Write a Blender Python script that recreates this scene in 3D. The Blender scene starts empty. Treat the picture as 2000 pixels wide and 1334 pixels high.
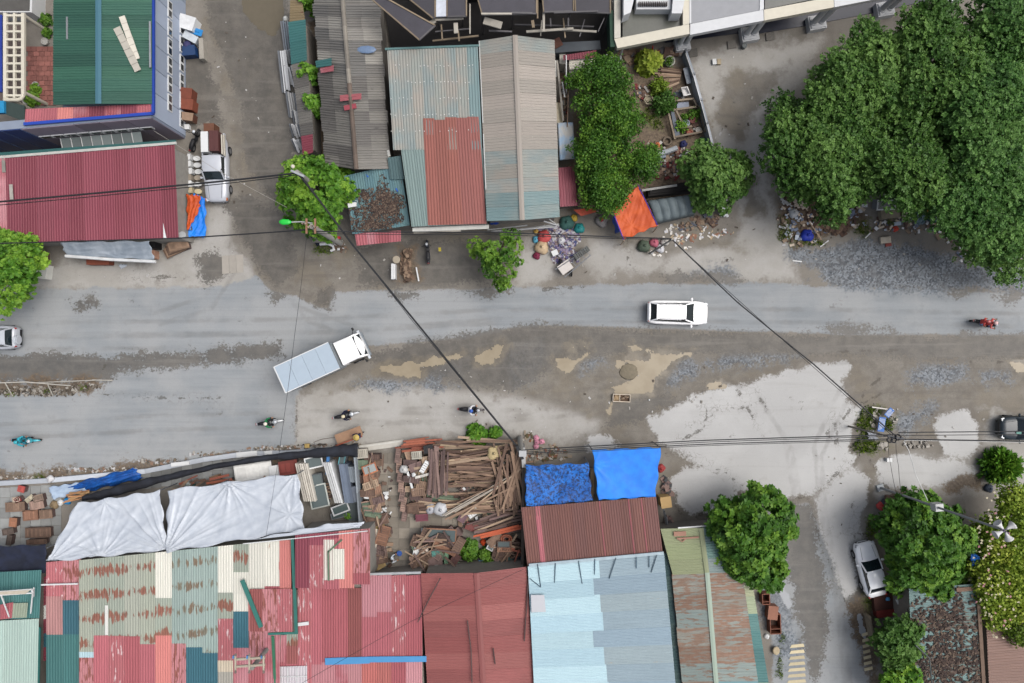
import bpy, math, random
import numpy as np
from mathutils import Vector, Matrix, noise as mnoise
random.seed(7)
rng = np.random.default_rng(11)
SC = bpy.context.scene
COL = SC.collection
# ---------------------------------------------------------------- camera, sky, sun
HC = 53.333            # camera height above the ground, metres
PPM = 25.0             # photograph pixels per metre on the ground
cam = bpy.data.cameras.new('camera'); cam.lens = 24.0; cam.sensor_width = 36.0
cam.clip_start = 0.5; cam.clip_end = 2000
camo = bpy.data.objects.new('camera', cam); COL.objects.link(camo)
camo.location = (0, 0, HC); camo.rotation_euler = (0, 0, 0)
SC.camera = camo
wd = bpy.data.worlds.new('World'); SC.world = wd; wd.use_nodes = True
wn = wd.node_tree; bg = wn.nodes['Background']
sky = wn.nodes.new('ShaderNodeTexSky'); sky.sky_type = 'NISHITA'; sky.sun_disc = False
SUN_EL, SUN_ROT = math.radians(62), math.radians(80)
sky.sun_elevation = SUN_EL; sky.sun_rotation = SUN_ROT
sky.air_density = 1.0; sky.dust_density = 6.0; sky.ozone_density = 1.0
hs = wn.nodes.new('ShaderNodeHueSaturation'); hs.inputs['Saturation'].default_value = 0.55
wn.links.new(sky.outputs[0], hs.inputs['Color']); wn.links.new(hs.outputs[0], bg.inputs['Color'])
bg.inputs['Strength'].default_value = 0.122
sl = bpy.data.lights.new('sun', 'SUN'); sl.energy = 1.35; sl.angle = math.radians(40); sl.color = (1, .985, .965)
so = bpy.data.objects.new('sun', sl); COL.objects.link(so); so.location = (0, 0, 90)
_d = Vector((math.sin(SUN_ROT) * math.cos(SUN_EL), math.cos(SUN_ROT) * math.cos(SUN_EL), math.sin(SUN_EL)))
so.rotation_euler = _d.to_track_quat('Z', 'Y').to_euler()
vs = SC.view_settings; vs.view_transform = 'Standard'; vs.look = 'None'; vs.exposure = 0.68; vs.gamma = 1
vs.use_curve_mapping = False
# ---------------------------------------------------------------- helpers
def W(px, py, z=0.0):
    k = (1 - z / HC) / PPM
    return Vector(((px - 1000) * k, (667 - py) * k, z))
def lin(c):
    c /= 255.0
    return c / 12.92 if c <= .04045 else ((c + .055) / 1.055) ** 2.4
KA = 0.55
def C(r, g, b, k=None):
    k = KA if k is None else k
    return (min(.9, lin(r) * k), min(.9, lin(g) * k), min(.9, lin(b) * k), 1)
def CD(r, g, b, s=.26, k=1.04):
    c = C(r, g, b); l = .3 * c[0] + .55 * c[1] + .15 * c[2]
    return tuple(min(.9, (q * (1 - s) + l * s) * k) for q in c[:3]) + (1,)
class NG:
    def __init__(s, name):
        s.m = bpy.data.materials.new(name); s.m.use_nodes = True
        s.t = s.m.node_tree; s.b = s.t.nodes['Principled BSDF']
    def n(s, typ, **kw):
        nd = s.t.nodes.new('ShaderNode' + typ)
        for k, v in kw.items(): setattr(nd, k, v)
        return nd
    def put(s, sock, v):
        if isinstance(v, bpy.types.NodeSocket): s.t.links.new(v, sock)
        elif v is not None: sock.default_value = v
    def math(s, op, a, b=None, clamp=False):
        nd = s.n('Math', operation=op, use_clamp=clamp)
        s.put(nd.inputs[0], a); s.put(nd.inputs[1], b)
        return nd.outputs[0]
    def noise(s, vec, scale, detail=3, rough=.55):
        nd = s.n('TexNoise'); s.put(nd.inputs['Vector'], vec)
        nd.inputs['Scale'].default_value = scale; nd.inputs['Detail'].default_value = detail
        nd.inputs['Roughness'].default_value = rough
        return nd.outputs['Fac']
    def vmul(s, vec, v):
        nd = s.n('VectorMath', operation='MULTIPLY'); s.put(nd.inputs[0], vec); nd.inputs[1].default_value = v
        return nd.outputs[0]
    def vadd(s, a, b):
        nd = s.n('VectorMath', operation='ADD'); s.put(nd.inputs[0], a); s.put(nd.inputs[1], b)
        return nd.outputs[0]
    def step(s, x, lo, hi, a=0., b=1.):
        nd = s.n('MapRange', interpolation_type='SMOOTHSTEP'); s.put(nd.inputs[0], x)
        nd.inputs[1].default_value = lo; nd.inputs[2].default_value = hi
        nd.inputs[3].default_value = a; nd.inputs[4].default_value = b
        return nd.outputs[0]
    def mix(s, f, a, b, blend='MIX'):
        nd = s.n('MixRGB', blend_type=blend); s.put(nd.inputs[0], f); s.put(nd.inputs[1], a); s.put(nd.inputs[2], b)
        return nd.outputs[0]
    def attr(s, name):
        return s.n('Attribute', attribute_name=name).outputs['Fac']
    def co(s, which='Object'):
        return s.n('TexCoord').outputs[which]
    def rnd(s):
        return s.n('ObjectInfo').outputs['Random']
    def rndvec(s, amt=60.):
        cx = s.n('CombineXYZ'); r = s.rnd()
        s.put(cx.inputs[0], s.math('MULTIPLY', r, amt)); s.put(cx.inputs[1], s.math('MULTIPLY', r, amt * 1.7))
        return cx.outputs[0]
    def bump(s, h, strength=.3, dist=.02):
        nd = s.n('Bump'); nd.inputs['Strength'].default_value = strength; nd.inputs['Distance'].default_value = dist
        s.put(nd.inputs['Height'], h); s.put(s.b.inputs['Normal'], nd.outputs[0])
    def done(s, col, rough=.7, metal=0., spec=.35):
        s.put(s.b.inputs['Base Color'], col); s.put(s.b.inputs['Roughness'], rough)
        s.b.inputs['Metallic'].default_value = metal; s.b.inputs['Specular IOR Level'].default_value = spec
        return s.m
_mats = {}
def sc4(c, f): return (min(1, c[0] * f), min(1, c[1] * f), min(1, c[2] * f), 1)
def M(rgb, rough=.7, metal=0., var=.3, scale=2.5, spec=.35, bump=0., obj=.25, k=None):
    """generic worn material: tone noise, fine grain, grime, per-object variation"""
    key = ('M', rgb, rough, metal, var, scale, spec, bump, obj, k)
    if key in _mats: return _mats[key]
    g = NG('mat_%d_%d_%d' % rgb); c = C(*rgb, k=k)
    v = g.vadd(g.co(), g.rndvec())
    n1 = g.noise(v, scale, 4); n2 = g.noise(v, scale * 9, 2)
    col = g.mix(n1, sc4(c, 1 - var), sc4(c, 1 + var))
    col = g.mix(g.step(n2, .35, .7, 0, var * .6), col, sc4(c, .6))
    if obj:
        o = g.step(g.rnd(), 0, 1, 1 - obj, 1 + obj * .6); h = g.n('HueSaturation'); g.put(h.inputs['Value'], o); g.put(h.inputs['Color'], col); col = h.outputs[0]
    if bump: g.bump(n2, bump, .01)
    _mats[key] = g.done(col, rough, metal, spec)
    return _mats[key]
def TIN(rgb, rust=0., rustc=(140, 78, 52), fade=None, streak=.25, band=0., rough=.55):
    """painted corrugated tin; UV is metres across / along the ribs"""
    key = ('T', rgb, rust, rustc, fade, streak, band, rough)
    if key in _mats: return _mats[key]
    g = NG('tin_%d_%d_%d' % rgb); c = CD(*rgb)
    uv = g.vadd(g.co('UV'), g.rndvec(40.))
    s1 = g.noise(g.vmul(uv, (5., .35, 1.)), 1.0, 4); s2 = g.noise(g.vmul(uv, (1., .7, 1.)), .55, 4)
    col = g.mix(s1, sc4(c, 1 - streak), sc4(c, 1 + streak))
    if fade: col = g.mix(g.step(s2, .38, .62, 0, .85), col, CD(*fade))
    col = g.mix(g.step(g.noise(uv, 14, 2), .5, .8, 0, .35), col, sc4(c, .55))
    col = g.mix(g.step(g.noise(uv, 5, 2), .68, .74, 0, .3), col, sc4(c, 1.5))
    if rust > 0:
        r = g.noise(g.vmul(uv, (4.5, .9, 1.)), 1.0, 5, .6)
        if band:
            w = g.n('TexWave', wave_type='BANDS', bands_direction='Y'); w.inputs['Scale'].default_value = .31 / band * 1.0
            w.inputs['Distortion'].default_value = 1.2; w.inputs['Detail'].default_value = 2
            g.put(w.inputs['Vector'], g.co('UV')); r = g.math('ADD', g.math('MULTIPLY', r, .8), g.math('MULTIPLY', w.outputs['Fac'], .24))
        th = .78 - rust * .55
        rc = g.mix(g.noise(uv, 3, 3), sc4(CD(*rustc), .7), sc4(CD(*rustc), 1.35))
        col = g.mix(g.step(r, th, th + .06, 0, .95), col, rc)
    o = g.step(g.rnd(), 0, 1, .92, 1.07); h = g.n('HueSaturation'); g.put(h.inputs['Value'], o); g.put(h.inputs['Color'], col)
    _mats[key] = g.done(h.outputs[0], rough, 0., .3)
    return _mats[key]
def leafmat(dark, mid, light, name):
    key = ('L', name)
    if key in _mats: return _mats[key]
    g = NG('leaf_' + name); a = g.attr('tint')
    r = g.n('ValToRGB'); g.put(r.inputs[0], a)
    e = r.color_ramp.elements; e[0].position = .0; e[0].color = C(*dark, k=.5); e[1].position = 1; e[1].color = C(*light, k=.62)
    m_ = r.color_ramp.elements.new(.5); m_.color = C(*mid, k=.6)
    g.done(r.outputs[0], .55, 0., .25)
    tr = g.n('BsdfTranslucent'); g.put(tr.inputs['Color'], r.outputs[0])
    ms = g.n('MixShader'); ms.inputs[0].default_value = .28
    g.t.links.new(g.b.outputs[0], ms.inputs[1]); g.t.links.new(tr.outputs[0], ms.inputs[2])
    out = [n for n in g.t.nodes if n.type == 'OUTPUT_MATERIAL'][0]; g.t.links.new(ms.outputs[0], out.inputs[0])
    _mats[key] = g.m
    return g.m
GLASS = None
def glassmat(rgb=(38, 50, 56), rough=.08):
    key = ('G', rgb, rough)
    if key in _mats: return _mats[key]
    g = NG('glass_%d_%d_%d' % rgb)
    _mats[key] = g.done(C(*rgb), rough, 0., .6); return _mats[key]

def tag(o, label=None, cat=None, group=None, kind=None):
    if label: o['label'] = label
    if cat: o['category'] = cat
    if group: o['group'] = group
    if kind: o['kind'] = kind
    return o
def thing(name, label, cat, loc=(0, 0, 0), rz=0., group=None):
    o = bpy.data.objects.new(name, None); COL.objects.link(o); o.empty_display_size = .3
    o.location = loc; o.rotation_euler = (0, 0, rz)
    return tag(o, label, cat, group)
class MB:
    """collects geometry in world (or local) metres, then builds one mesh object"""
    def __init__(s): s.v = []; s.f = []; s.uv = None; s.smooth = False
    def add(s, vs, fs):
        b = len(s.v); s.v += [Vector(p) for p in vs]; s.f += [tuple(b + i for i in f) for f in fs]; return s
    def box(s, c, size, rz=0., tilt=0., tip=0.):
        x, y, z = [q / 2 for q in size]
        m = Matrix.Rotation(rz, 3, 'Z') @ Matrix.Rotation(tilt, 3, 'Y') @ Matrix.Rotation(tip, 3, 'X'); c = Vector(c)
        vs = [c + m @ Vector((a * x, b * y, d * z)) for a in (-1, 1) for b in (-1, 1) for d in (-1, 1)]
        return s.add(vs, [(0, 1, 3, 2), (4, 6, 7, 5), (0, 4, 5, 1), (2, 3, 7, 6), (0, 2, 6, 4), (1, 5, 7, 3)])
    def beam(s, a, b, w, h, up=(0, 0, 1)):
        a, b = Vector(a), Vector(b); d = (b - a).normalized(); up = Vector(up)
        if abs(d.dot(up)) > .98: up = Vector((0, 1, 0))
        sd = d.cross(up).normalized(); u2 = sd.cross(d).normalized()
        vs = [p + sd * (i * w / 2) + u2 * (j * h / 2) for p in (a, b) for i, j in ((-1, -1), (1, -1), (1, 1), (-1, 1))]
        return s.add(vs, [(0, 1, 2, 3), (7, 6, 5, 4), (0, 4, 5, 1), (1, 5, 6, 2), (2, 6, 7, 3), (3, 7, 4, 0)])
    def prism(s, pts, z0, z1):
        n = len(pts); z0s = z0 if hasattr(z0, '__len__') else [z0] * n; z1s = z1 if hasattr(z1, '__len__') else [z1] * n
        ar = sum(pts[i][0] * pts[(i + 1) % n][1] - pts[(i + 1) % n][0] * pts[i][1] for i in range(n))
        if ar < 0: pts = pts[::-1]; z0s = list(z0s)[::-1]; z1s = list(z1s)[::-1]
        vs = [(p[0], p[1], z) for p, z in zip(pts, z0s)] + [(p[0], p[1], z) for p, z in zip(pts, z1s)]
        return s.add(vs, [tuple(range(n))[::-1], tuple(range(n, 2 * n))] + [(i, (i + 1) % n, n + (i + 1) % n, n + i) for i in range(n)])
    def tube(s, pts, r, seg=8, cap=True):
        pts = [Vector(p) for p in pts]; rs = r if hasattr(r, '__len__') else [r] * len(pts); vs = []; fs = []
        up = Vector((0, 0, 1))
        for i, p in enumerate(pts):
            d = (pts[min(i + 1, len(pts) - 1)] - pts[max(i - 1, 0)]).normalized()
            u = up if abs(d.dot(up)) < .95 else Vector((1, 0, 0))
            a = d.cross(u).normalized(); b = a.cross(d)
            vs += [p + (a * math.cos(t) + b * math.sin(t)) * rs[i] for t in [2 * math.pi * k / seg for k in range(seg)]]
        for i in range(len(pts) - 1):
            for k in range(seg):
                k2 = (k + 1) % seg; fs.append((i * seg + k, i * seg + k2, (i + 1) * seg + k2, (i + 1) * seg + k))
        if cap: fs += [tuple(range(seg))[::-1], tuple(range(len(vs) - seg, len(vs)))]
        return s.add(vs, fs)
    def cyl(s, c, r, h, seg=14, r2=None, axis='Z'):
        c = Vector(c); r2 = r if r2 is None else r2
        d = {'Z': Vector((0, 0, 1)), 'Y': Vector((0, 1, 0)), 'X': Vector((1, 0, 0))}[axis] * h / 2
        return s.tube([c - d, c + d], [r, r2], seg)
    def ell(s, c, r, nu=10, nv=7):
        c = Vector(c); vs = []; fs = []
        for j in range(nv + 1):
            t = math.pi * j / nv
            for i in range(nu):
                a = 2 * math.pi * i / nu
                vs.append(c + Vector((r[0] * math.sin(t) * math.cos(a), r[1] * math.sin(t) * math.sin(a), r[2] * math.cos(t))))
        for j in range(nv):
            for i in range(nu):
                i2 = (i + 1) % nu; fs.append((j * nu + i, (j + 1) * nu + i, (j + 1) * nu + i2, j * nu + i2))
        return s.add(vs, fs)
    def quad(s, a, b, c, d): return s.add([a, b, c, d], [(0, 1, 2, 3)])
    def loft(s, rings, cap=True):
        n = len(rings[0]); vs = [p for r in rings for p in r]; fs = []
        for i in range(len(rings) - 1):
            for k in range(n):
                k2 = (k + 1) % n; fs.append((i * n + k, i * n + k2, (i + 1) * n + k2, (i + 1) * n + k))
        if cap: fs += [tuple(range(n))[::-1], tuple(range(len(vs) - n, len(vs)))]
        return s.add(vs, fs)
    def build(s, name, mat, parent=None, world=True, smooth=None, label=None, kind=None):
        me = bpy.data.meshes.new(name)
        off = Vector(parent.location) if (parent is not None and world) else Vector((0, 0, 0))
        if parent is not None and world and parent.parent is not None: off = off + Vector(parent.parent.location)
        me.from_pydata([tuple(p - off) for p in s.v], [], s.f)
        if s.uv is not None:
            l = me.uv_layers.new(name='UVMap'); idx = np.empty(len(me.loops), np.int32); me.loops.foreach_get('vertex_index', idx)
            l.data.foreach_set('uv', np.asarray(s.uv, np.float32)[idx].ravel())
        if mat: me.materials.append(mat)
        if s.smooth if smooth is None else smooth: me.shade_smooth()
        o = bpy.data.objects.new(name, me); COL.objects.link(o)
        if parent is not None: o.parent = parent
        return tag(o, label, None, None, kind)
def single(mb, name, mat, label, cat, loc=None, group=None, smooth=None, kind=None):
    """a thing that is one mesh; origin at its base"""
    if loc is None:
        xs = [p.x for p in mb.v]; ys = [p.y for p in mb.v]; zs = [p.z for p in mb.v]
        loc = Vector(((min(xs) + max(xs)) / 2, (min(ys) + max(ys)) / 2, min(zs)))
    loc = Vector(loc); mb.v = [p - loc for p in mb.v]
    o = mb.build(name, mat, None, smooth=smooth); o.location = loc
    return tag(o, label, cat, group, kind)
def copy_tree(o, parent=None):
    c = o.copy(); COL.objects.link(c); c.parent = parent
    if parent is not None: c.matrix_parent_inverse = o.matrix_parent_inverse
    for ch in list(o.children): copy_tree(ch, c)
    return c
def bil(Q, u, v):
    a = Q[0].lerp(Q[1], u); b = Q[3].lerp(Q[2], u); return a.lerp(b, v)
def sheet(parent, Q, u0, u1, v0, v1, mat, ribs='v', pitch=.24, depth=.035, dz=0., name='roof_sheet', wob=.008):
    """one corrugated sheet inside the roof quad Q (TL, TR, BR, BL in world metres)"""
    pt = lambda a, l: bil(Q, a, l) if ribs == 'v' else bil(Q, l, a)
    if ribs == 'v': a0, a1, l0, l1 = u0, u1, v0, v1
    else: a0, a1, l0, l1 = v0, v1, u0, u1
    p00, p10, p01 = pt(a0, l0), pt(a1, l0), pt(a0, l1)
    wid = (p10 - p00).length; ln = (p01 - p00).length
    nrm = (p10 - p00).cross(p01 - p00).normalized()
    if nrm.z < 0: nrm = -nrm
    n = max(2, round(wid / pitch)); m = max(1, min(6, round(ln / 1.6)))
    prof = ((0, 0), (.3, 0), (.5, 1), (.8, 1))
    us = [(i + f) / n for i in range(n) for f, h in prof] + [1.]; hs_ = [h for i in range(n) for f, h in prof] + [0]
    mb = MB(); vs = []; uv = []
    for j in range(m + 1):
        t = l0 + (l1 - l0) * j / m; jj = random.uniform(-wob, wob)
        for q, h in zip(us, hs_):
            vs.append(pt(a0 + (a1 - a0) * q, t) + nrm * (h * depth + dz + jj)); uv.append((q * wid, ln * j / m))
    k = len(us); fs = []
    for j in range(m):
        for i in range(k - 1): fs.append((j * k + i, j * k + i + 1, (j + 1) * k + i + 1, (j + 1) * k + i))
    e = (p10 - p00).cross(p01 - p00)
    if e.z < 0: fs = [f[::-1] for f in fs]
    mb.add(vs, fs); mb.uv = uv
    return mb.build(name, mat, parent)
def strips(parent, Q, mats, n, ribs='v', u=(0, 1), v=(0, 1), lap=.01, jit=0., pitch=.24, depth=.035, cuts=None, dz=0.):
    """n sheets side by side over (part of) the quad, every other one lapped over its neighbours"""
    for i in range(n):
        a0, a1 = i / n, (i + 1) / n; pick = mats(i) if callable(mats) else mats[i % len(mats)]
        ll = (cuts or [0, 1])
        for q in range(len(ll) - 1):
            b0, b1 = ll[q], ll[q + 1]; mt = pick[q % len(pick)] if isinstance(pick, (list, tuple)) else pick
            j0 = random.uniform(-jit, jit) if q == 0 else 0; j1 = random.uniform(-jit, jit)
            d = dz + (i % 2) * .012 + (q % 2) * .02
            if ribs == 'v': sheet(parent, Q, u[0] + (u[1] - u[0]) * max(0, a0 - lap / 2), u[0] + (u[1] - u[0]) * min(1, a1 + lap / 2), v[0] + (v[1] - v[0]) * (b0 + j0), v[0] + (v[1] - v[0]) * (b1 + j1 * (q == len(ll) - 2)), mt, ribs, pitch, depth, d)
            else: sheet(parent, Q, u[0] + (u[1] - u[0]) * (b0 + j0), u[0] + (u[1] - u[0]) * (b1 + j1 * (q == len(ll) - 2)), v[0] + (v[1] - v[0]) * max(0, a0 - lap / 2), v[0] + (v[1] - v[0]) * min(1, a1 + lap / 2), mt, ribs, pitch, depth, d)
def Q4(pts, zs):
    if not hasattr(zs, '__len__'): zs = [zs] * 4
    return [W(p[0], p[1], z) for p, z in zip(pts, zs)]
def inset(pts, d):
    c = sum((Vector((p[0], p[1])) for p in pts), Vector((0, 0))) / len(pts)
    out = []
    for p in pts:
        v = Vector((p[0], p[1])) - c; L = v.length; out.append(c + v * max(.1, (L - d) / L))
    return out
def walls(parent, Q, mat, drop=.12, ins=.3, z0=0.):
    q2 = inset(Q, ins); return MB().prism([(p.x, p.y) for p in q2], z0, [q.z - drop - .03 for q in Q]).build('wall', mat, parent)
def ridge(parent, a, b, mat, w=.35, name='ridge_cap'):
    mb = MB(); d = (b - a).normalized(); s_ = d.cross(Vector((0, 0, 1))).normalized() * w / 2
    n = max(1, int((b - a).length / 1.5)); up = Vector((0, 0, .075)); dn = Vector((0, 0, -.01 + .06)) 
    for i in range(n):
        p, q = a.lerp(b, i / n), a.lerp(b, (i + 1) / n + (.004 if i < n - 1 else 0)); e = Vector((0, 0, .006 * (i % 2)))
        mb.add([p - s_ + dn + e, p + up + e, p + s_ + dn + e, q - s_ + dn + e, q + up + e, q + s_ + dn + e], [(0, 1, 4, 3), (1, 2, 5, 4)])
    return mb.build(name, mat, parent)
def fractal(pts, depth=4, amp=.18):
    pts = [Vector((p[0], p[1])) for p in pts]
    for k in range(depth):
        out = []
        for i, p in enumerate(pts):
            q = pts[(i + 1) % len(pts)]; d = q - p; L = d.length
            out.append(p)
            if L > .12: out.append((p + q) / 2 + Vector((-d.y, d.x)) * random.uniform(-amp, amp))
        pts = out; amp *= .85
    return pts
def plank(a, b, w, h, mb=None): return (mb or MB()).beam(a, b, w, h)
# ================================================================ ground, road, lanes, puddles
def wpoly(p): return np.array([W(*q)[:2] for q in p])
MASK = {}
MASK['asphalt'] = [
 [(-90,566),(300,562),(440,560),(500,540),(530,570),(580,577),(620,602),(642,602),(652,570),(960,563),(1060,560),(1300,553),(1530,553),(1660,562),(1860,568),(2090,575),(2090,652),(1900,656),(1640,654),(1280,642),(1100,636),(1000,642),(900,662),(720,675),(640,720),(578,770),(578,868),(480,888),(280,915),(-90,940)],
 [(1500,1000),(1580,978),(1610,1050),(1640,1140),(1690,1180),(1704,1280),(1716,1400),(1500,1400),(1512,1280),(1490,1150)],
 [(1596,1120),(1630,1075),(1652,1150),(1672,1200),(1704,1280),(1716,1400),(1570,1400),(1590,1310),(1622,1250),(1618,1190)]]
MASK['concrete'] = [
 [(1352,112),(1600,78),(1540,160),(1495,230),(1490,330),(1515,430),(1450,430),(1420,330),(1385,220)],
 [(-90,562),(60,556),(60,520),(110,512),(300,516),(370,470),(400,415),(425,398),(452,420),(440,480),(480,500),(500,545),(470,566)],
 [(578,775),(640,770),(700,742),(760,748),(860,760),(1000,775),(1080,795),(1170,822),(1160,850),(1040,846),(960,838),(830,850),(720,860),(600,890),(578,868)],
 [(1000,530),(1030,480),(1060,470),(1090,535),(1060,548),(1000,556)],
 [(1150,505),(1160,470),(1200,455),(1290,500),(1300,528),(1430,540),(1560,548),(1545,500),(1520,440),(1460,415),(1440,470),(1330,490),(1270,528),(1180,530)],
 [(1400,110),(1470,100),(1560,105),(1520,130),(1420,125)],
 [(1390,230),(1425,215),(1450,240),(1480,330),(1440,310),(1415,320)],
 [(1700,905),(1770,885),(1850,892),(1910,910),(1935,945),(1860,958),(1750,965),(1720,985),(1690,960)],
 [(1590,970),(1670,905),(1700,930),(1690,985),(1680,1010),(1690,1060),(1670,1080),(1680,1150),(1655,1185),(1640,1150),(1600,1040)],
 [(1930,870),(2090,860),(2090,960),(1960,970),(1940,930)],
 [(1915,780),(2090,760),(2090,870),(1920,870)]]
MASK['mud'] = [
 [(368,-80),(562,-80),(575,200),(572,340),(600,470),(680,480),(950,450),(1010,520),(1000,552),(960,562),(660,566),(645,606),(600,602),(540,574),(510,545),(478,500),(452,450),(462,380),(445,240),(412,120)],
 [(650,765),(760,690),(900,662),(1000,642),(1100,636),(1280,642),(1640,654),(2090,654),(2090,850),(1930,795),(1700,800),(1650,706),(1590,706),(1450,750),(1330,790),(1262,820),(1270,870),(1180,880),(1172,822),(1080,792),(1000,772),(860,757),(740,748)],
 [(1410,150),(1540,125),(1480,220),(1445,270),(1400,230)], [(1440,330),(1480,350),(1500,420),(1455,420)],
 [(1140,440),(1200,440),(1320,450),(1420,440),(1440,480),(1330,492),(1300,500),(1160,470)],
 [(1690,890),(1670,960),(1690,1000),(1720,990),(1700,930),(1760,880),(1930,850),(1930,800),(1690,800)],
 [(1320,870),(1420,905),(1440,955),(1420,1030),(1290,1040),(1290,930)],
 [(1655,1180),(1690,1060),(1700,1170),(1708,1290),(1690,1310),(1665,1250)],
 [(1100,120),(1340,110),(1390,280),(1440,420),(1200,430),(1110,400)]]
MASK['dark'] = [
 [(-90,700),(100,693),(200,698),(320,690),(440,680),(548,670),(556,694),(430,710),(300,721),(232,728),(214,742),(-90,750)],
 [(720,692),(850,664),(960,648),(1040,630),(1100,640),(1280,648),(1640,656),(2090,656),(2090,700),(1800,700),(1660,690),(1400,688),(1250,684),(1100,704),(1060,726),(1000,764),(860,738),(740,708)],
 [(385,-80),(560,-80),(572,120),(575,330),(560,400),(520,380),(480,300),(470,200),(440,120),(415,60)], [(440,400),(480,380),(560,420),(580,520),(540,560),(490,500)], [(362,100),(400,110),(425,180),(432,240),(368,250)], [(700,480),(800,470),(960,480),(990,540),(900,556),(700,556)], 
 [(1190,830),(1262,822),(1258,800),(1330,790),(1290,770),(1200,790)],
 [(1525,985),(1585,985),(1598,1060),(1618,1150),(1612,1220),(1600,1300),(1590,1340),(1570,1250),(1545,1150),(1530,1060)],
 [(1650,1160),(1690,1080),(1700,1170),(1700,1260),(1670,1240)],
 [(1290,540),(1390,535),(1450,548),(1300,552)],
 [(640,600),(620,590),(625,570),(650,565)], [(520,575),(545,590),(560,575)],
 [(380,500),(420,490),(450,520),(400,560)], [(140,590),(180,585),(190,597),(150,600)], [(900,566),(960,566),(1000,570),(940,580)],
 [(760,570),(810,566),(820,582),(780,590)], [(1860,570),(1900,572),(1870,582)], [(1938,576),(1990,576),(1965,590)],
 [(1600,640),(1740,640),(1660,650)], [(1330,660),(1480,660),(1470,690),(1330,690)]]
MASK['gravel'] = [
 [(1540,490),(1700,462),(1860,485),(1880,515),(2090,520),(2090,573),(1860,566),(1660,560),(1575,545),(1600,528),(1540,510)],
 [(1005,672),(1060,655),(1068,690),(1040,740),(1000,765),(985,720)],
 [(1300,742),(1350,702),(1480,686),(1570,694),(1490,704),(1380,724),(1300,757)],
 [(815,742),(850,715),(900,702),(935,712),(900,732),(850,752)],
 [(1770,722),(1890,713),(1900,745),(1780,752)], [(1110,700),(1180,695),(1190,705),(1130,728)],
 [(1740,820),(1800,800),(1830,790),(1770,850),(1750,845)], [(1915,725),(1970,722),(1970,742),(1920,742)],
 [(700,750),(800,735),(900,755),(760,765)], [(1500,1180),(1530,1190),(1560,1260),(1540,1300),(1515,1280)],
 [(1350,530),(1420,520),(1440,545),(1340,545)], [(1480,1120),(1505,1120),(1530,1200),(1500,1240)]]
MASK['slab'] = [
 [(1590,975),(1668,908),(1695,940),(1690,985),(1680,1010),(1686,1060),(1666,1080),(1672,1140),(1652,1175),(1636,1130),(1604,1040)], [(1712,905),(1770,888),(1850,896),(1905,915),(1920,938),(1860,950),(1760,955),(1725,950)],
 [(1262,820),(1330,792),(1350,770),(1390,766),(1450,752),(1560,720),(1592,706),(1650,706),(1660,716),(1640,745),(1660,790),(1692,800),(1668,830),(1660,880),(1678,890),(1668,910),(1600,955),(1582,972),(1500,966),(1440,950),(1390,925),(1330,888),(1290,868)],
 [(1312,930),(1345,913),(1385,908),(1425,935),(1435,972),(1425,1000),(1350,1008),(1322,985)],
 [(1828,820),(1850,800),(1890,800),(1908,830),(1914,868),(1890,892),(1842,888)],
 [(1150,852),(1185,855),(1205,870),(1180,884),(1150,880)]]
MASK['soil'] = [
 [(1130,150),(1340,120),(1385,280),(1340,420),(1260,420),(1110,400)],
 [(1515,385),(1600,380),(1680,410),(1690,440),(1620,470),(1560,475),(1525,440)],
 [(1860,930),(1925,925),(1920,950),(1830,962)], [(780,480),(810,485),(812,545),(785,550)],
 [(600,0),(615,0),(640,330),(612,330)], [(1650,1180),(1700,1165),(1720,1340),(1700,1340)], [(1740,965),(1790,968),(1790,1000),(1740,1000)],
 [(-90,742),(195,742),(195,766),(-90,776)], [(-90,925),(300,905),(560,878),(700,872),(700,890),(560,895),(300,928),(-90,945)]]
MASK['moss'] = [
 [(1672,810),(1700,798),(1725,800),(1700,850),(1735,870),(1700,890),(1668,882),(1678,840)], [(1725,815),(1745,812),(1748,835),(1728,840)],
 [(1690,1010),(1712,1010),(1715,1050),(1695,1060)], [(1690,1150),(1702,1150),(1708,1190),(1696,1190)],
 [(1520,425),(1540,430),(1545,470),(1525,462)], [(1560,470),(1620,465),(1600,480)], [(1670,440),(1700,435),(1695,460),(1670,458)],
 [(60,925),(90,925),(90,940),(55,942)], [(1250,210),(1285,225),(1290,255),(1262,250)], [(615,470),(650,480),(640,500),(612,490)], [(608,170),(628,170),(628,205),(608,205)]]
PUDDLES = [
 [(742,720),(760,712),(830,705),(890,690),(902,698),(860,712),(825,720),(820,738),(790,735),(745,726)],
 [(925,706),(936,690),(974,672),(985,678),(970,700),(945,713)],
 [(1086,704),(1128,701),(1150,690),(1140,702),(1122,720),(1105,729)],
 [(1195,706),(1266,703),(1276,691),(1352,690),(1312,702),(1286,737),(1268,765),(1206,766),(1200,757),(1232,742),(1243,724),(1226,708),(1206,716)],
 [(1184,802),(1192,786),(1197,780),(1200,786),(1192,806),(1187,806)],
 [(1379,752),(1398,744),(1419,752),(1416,760),(1386,759)],
 [(1231,677),(1242,674),(1250,680),(1280,682),(1276,686),(1236,684)],
 [(1112,678),(1122,674),(1124,680),(1114,682)], [(1132,673),(1142,670),(1142,677),(1134,677)],
 [(1975,710),(2030,705),(2030,722),(1990,724)]]
for _p in PUDDLES:      # damp rims
    _c = (sum(q[0] for q in _p) / len(_p), sum(q[1] for q in _p) / len(_p)); MASK.setdefault('fringe', []).append([(_c[0] + (x - _c[0]) * 1.12 + (6 if x > _c[0] else -6), _c[1] + (y - _c[1]) * 1.15 + (5 if y > _c[1] else -5)) for x, y in _p])
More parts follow.
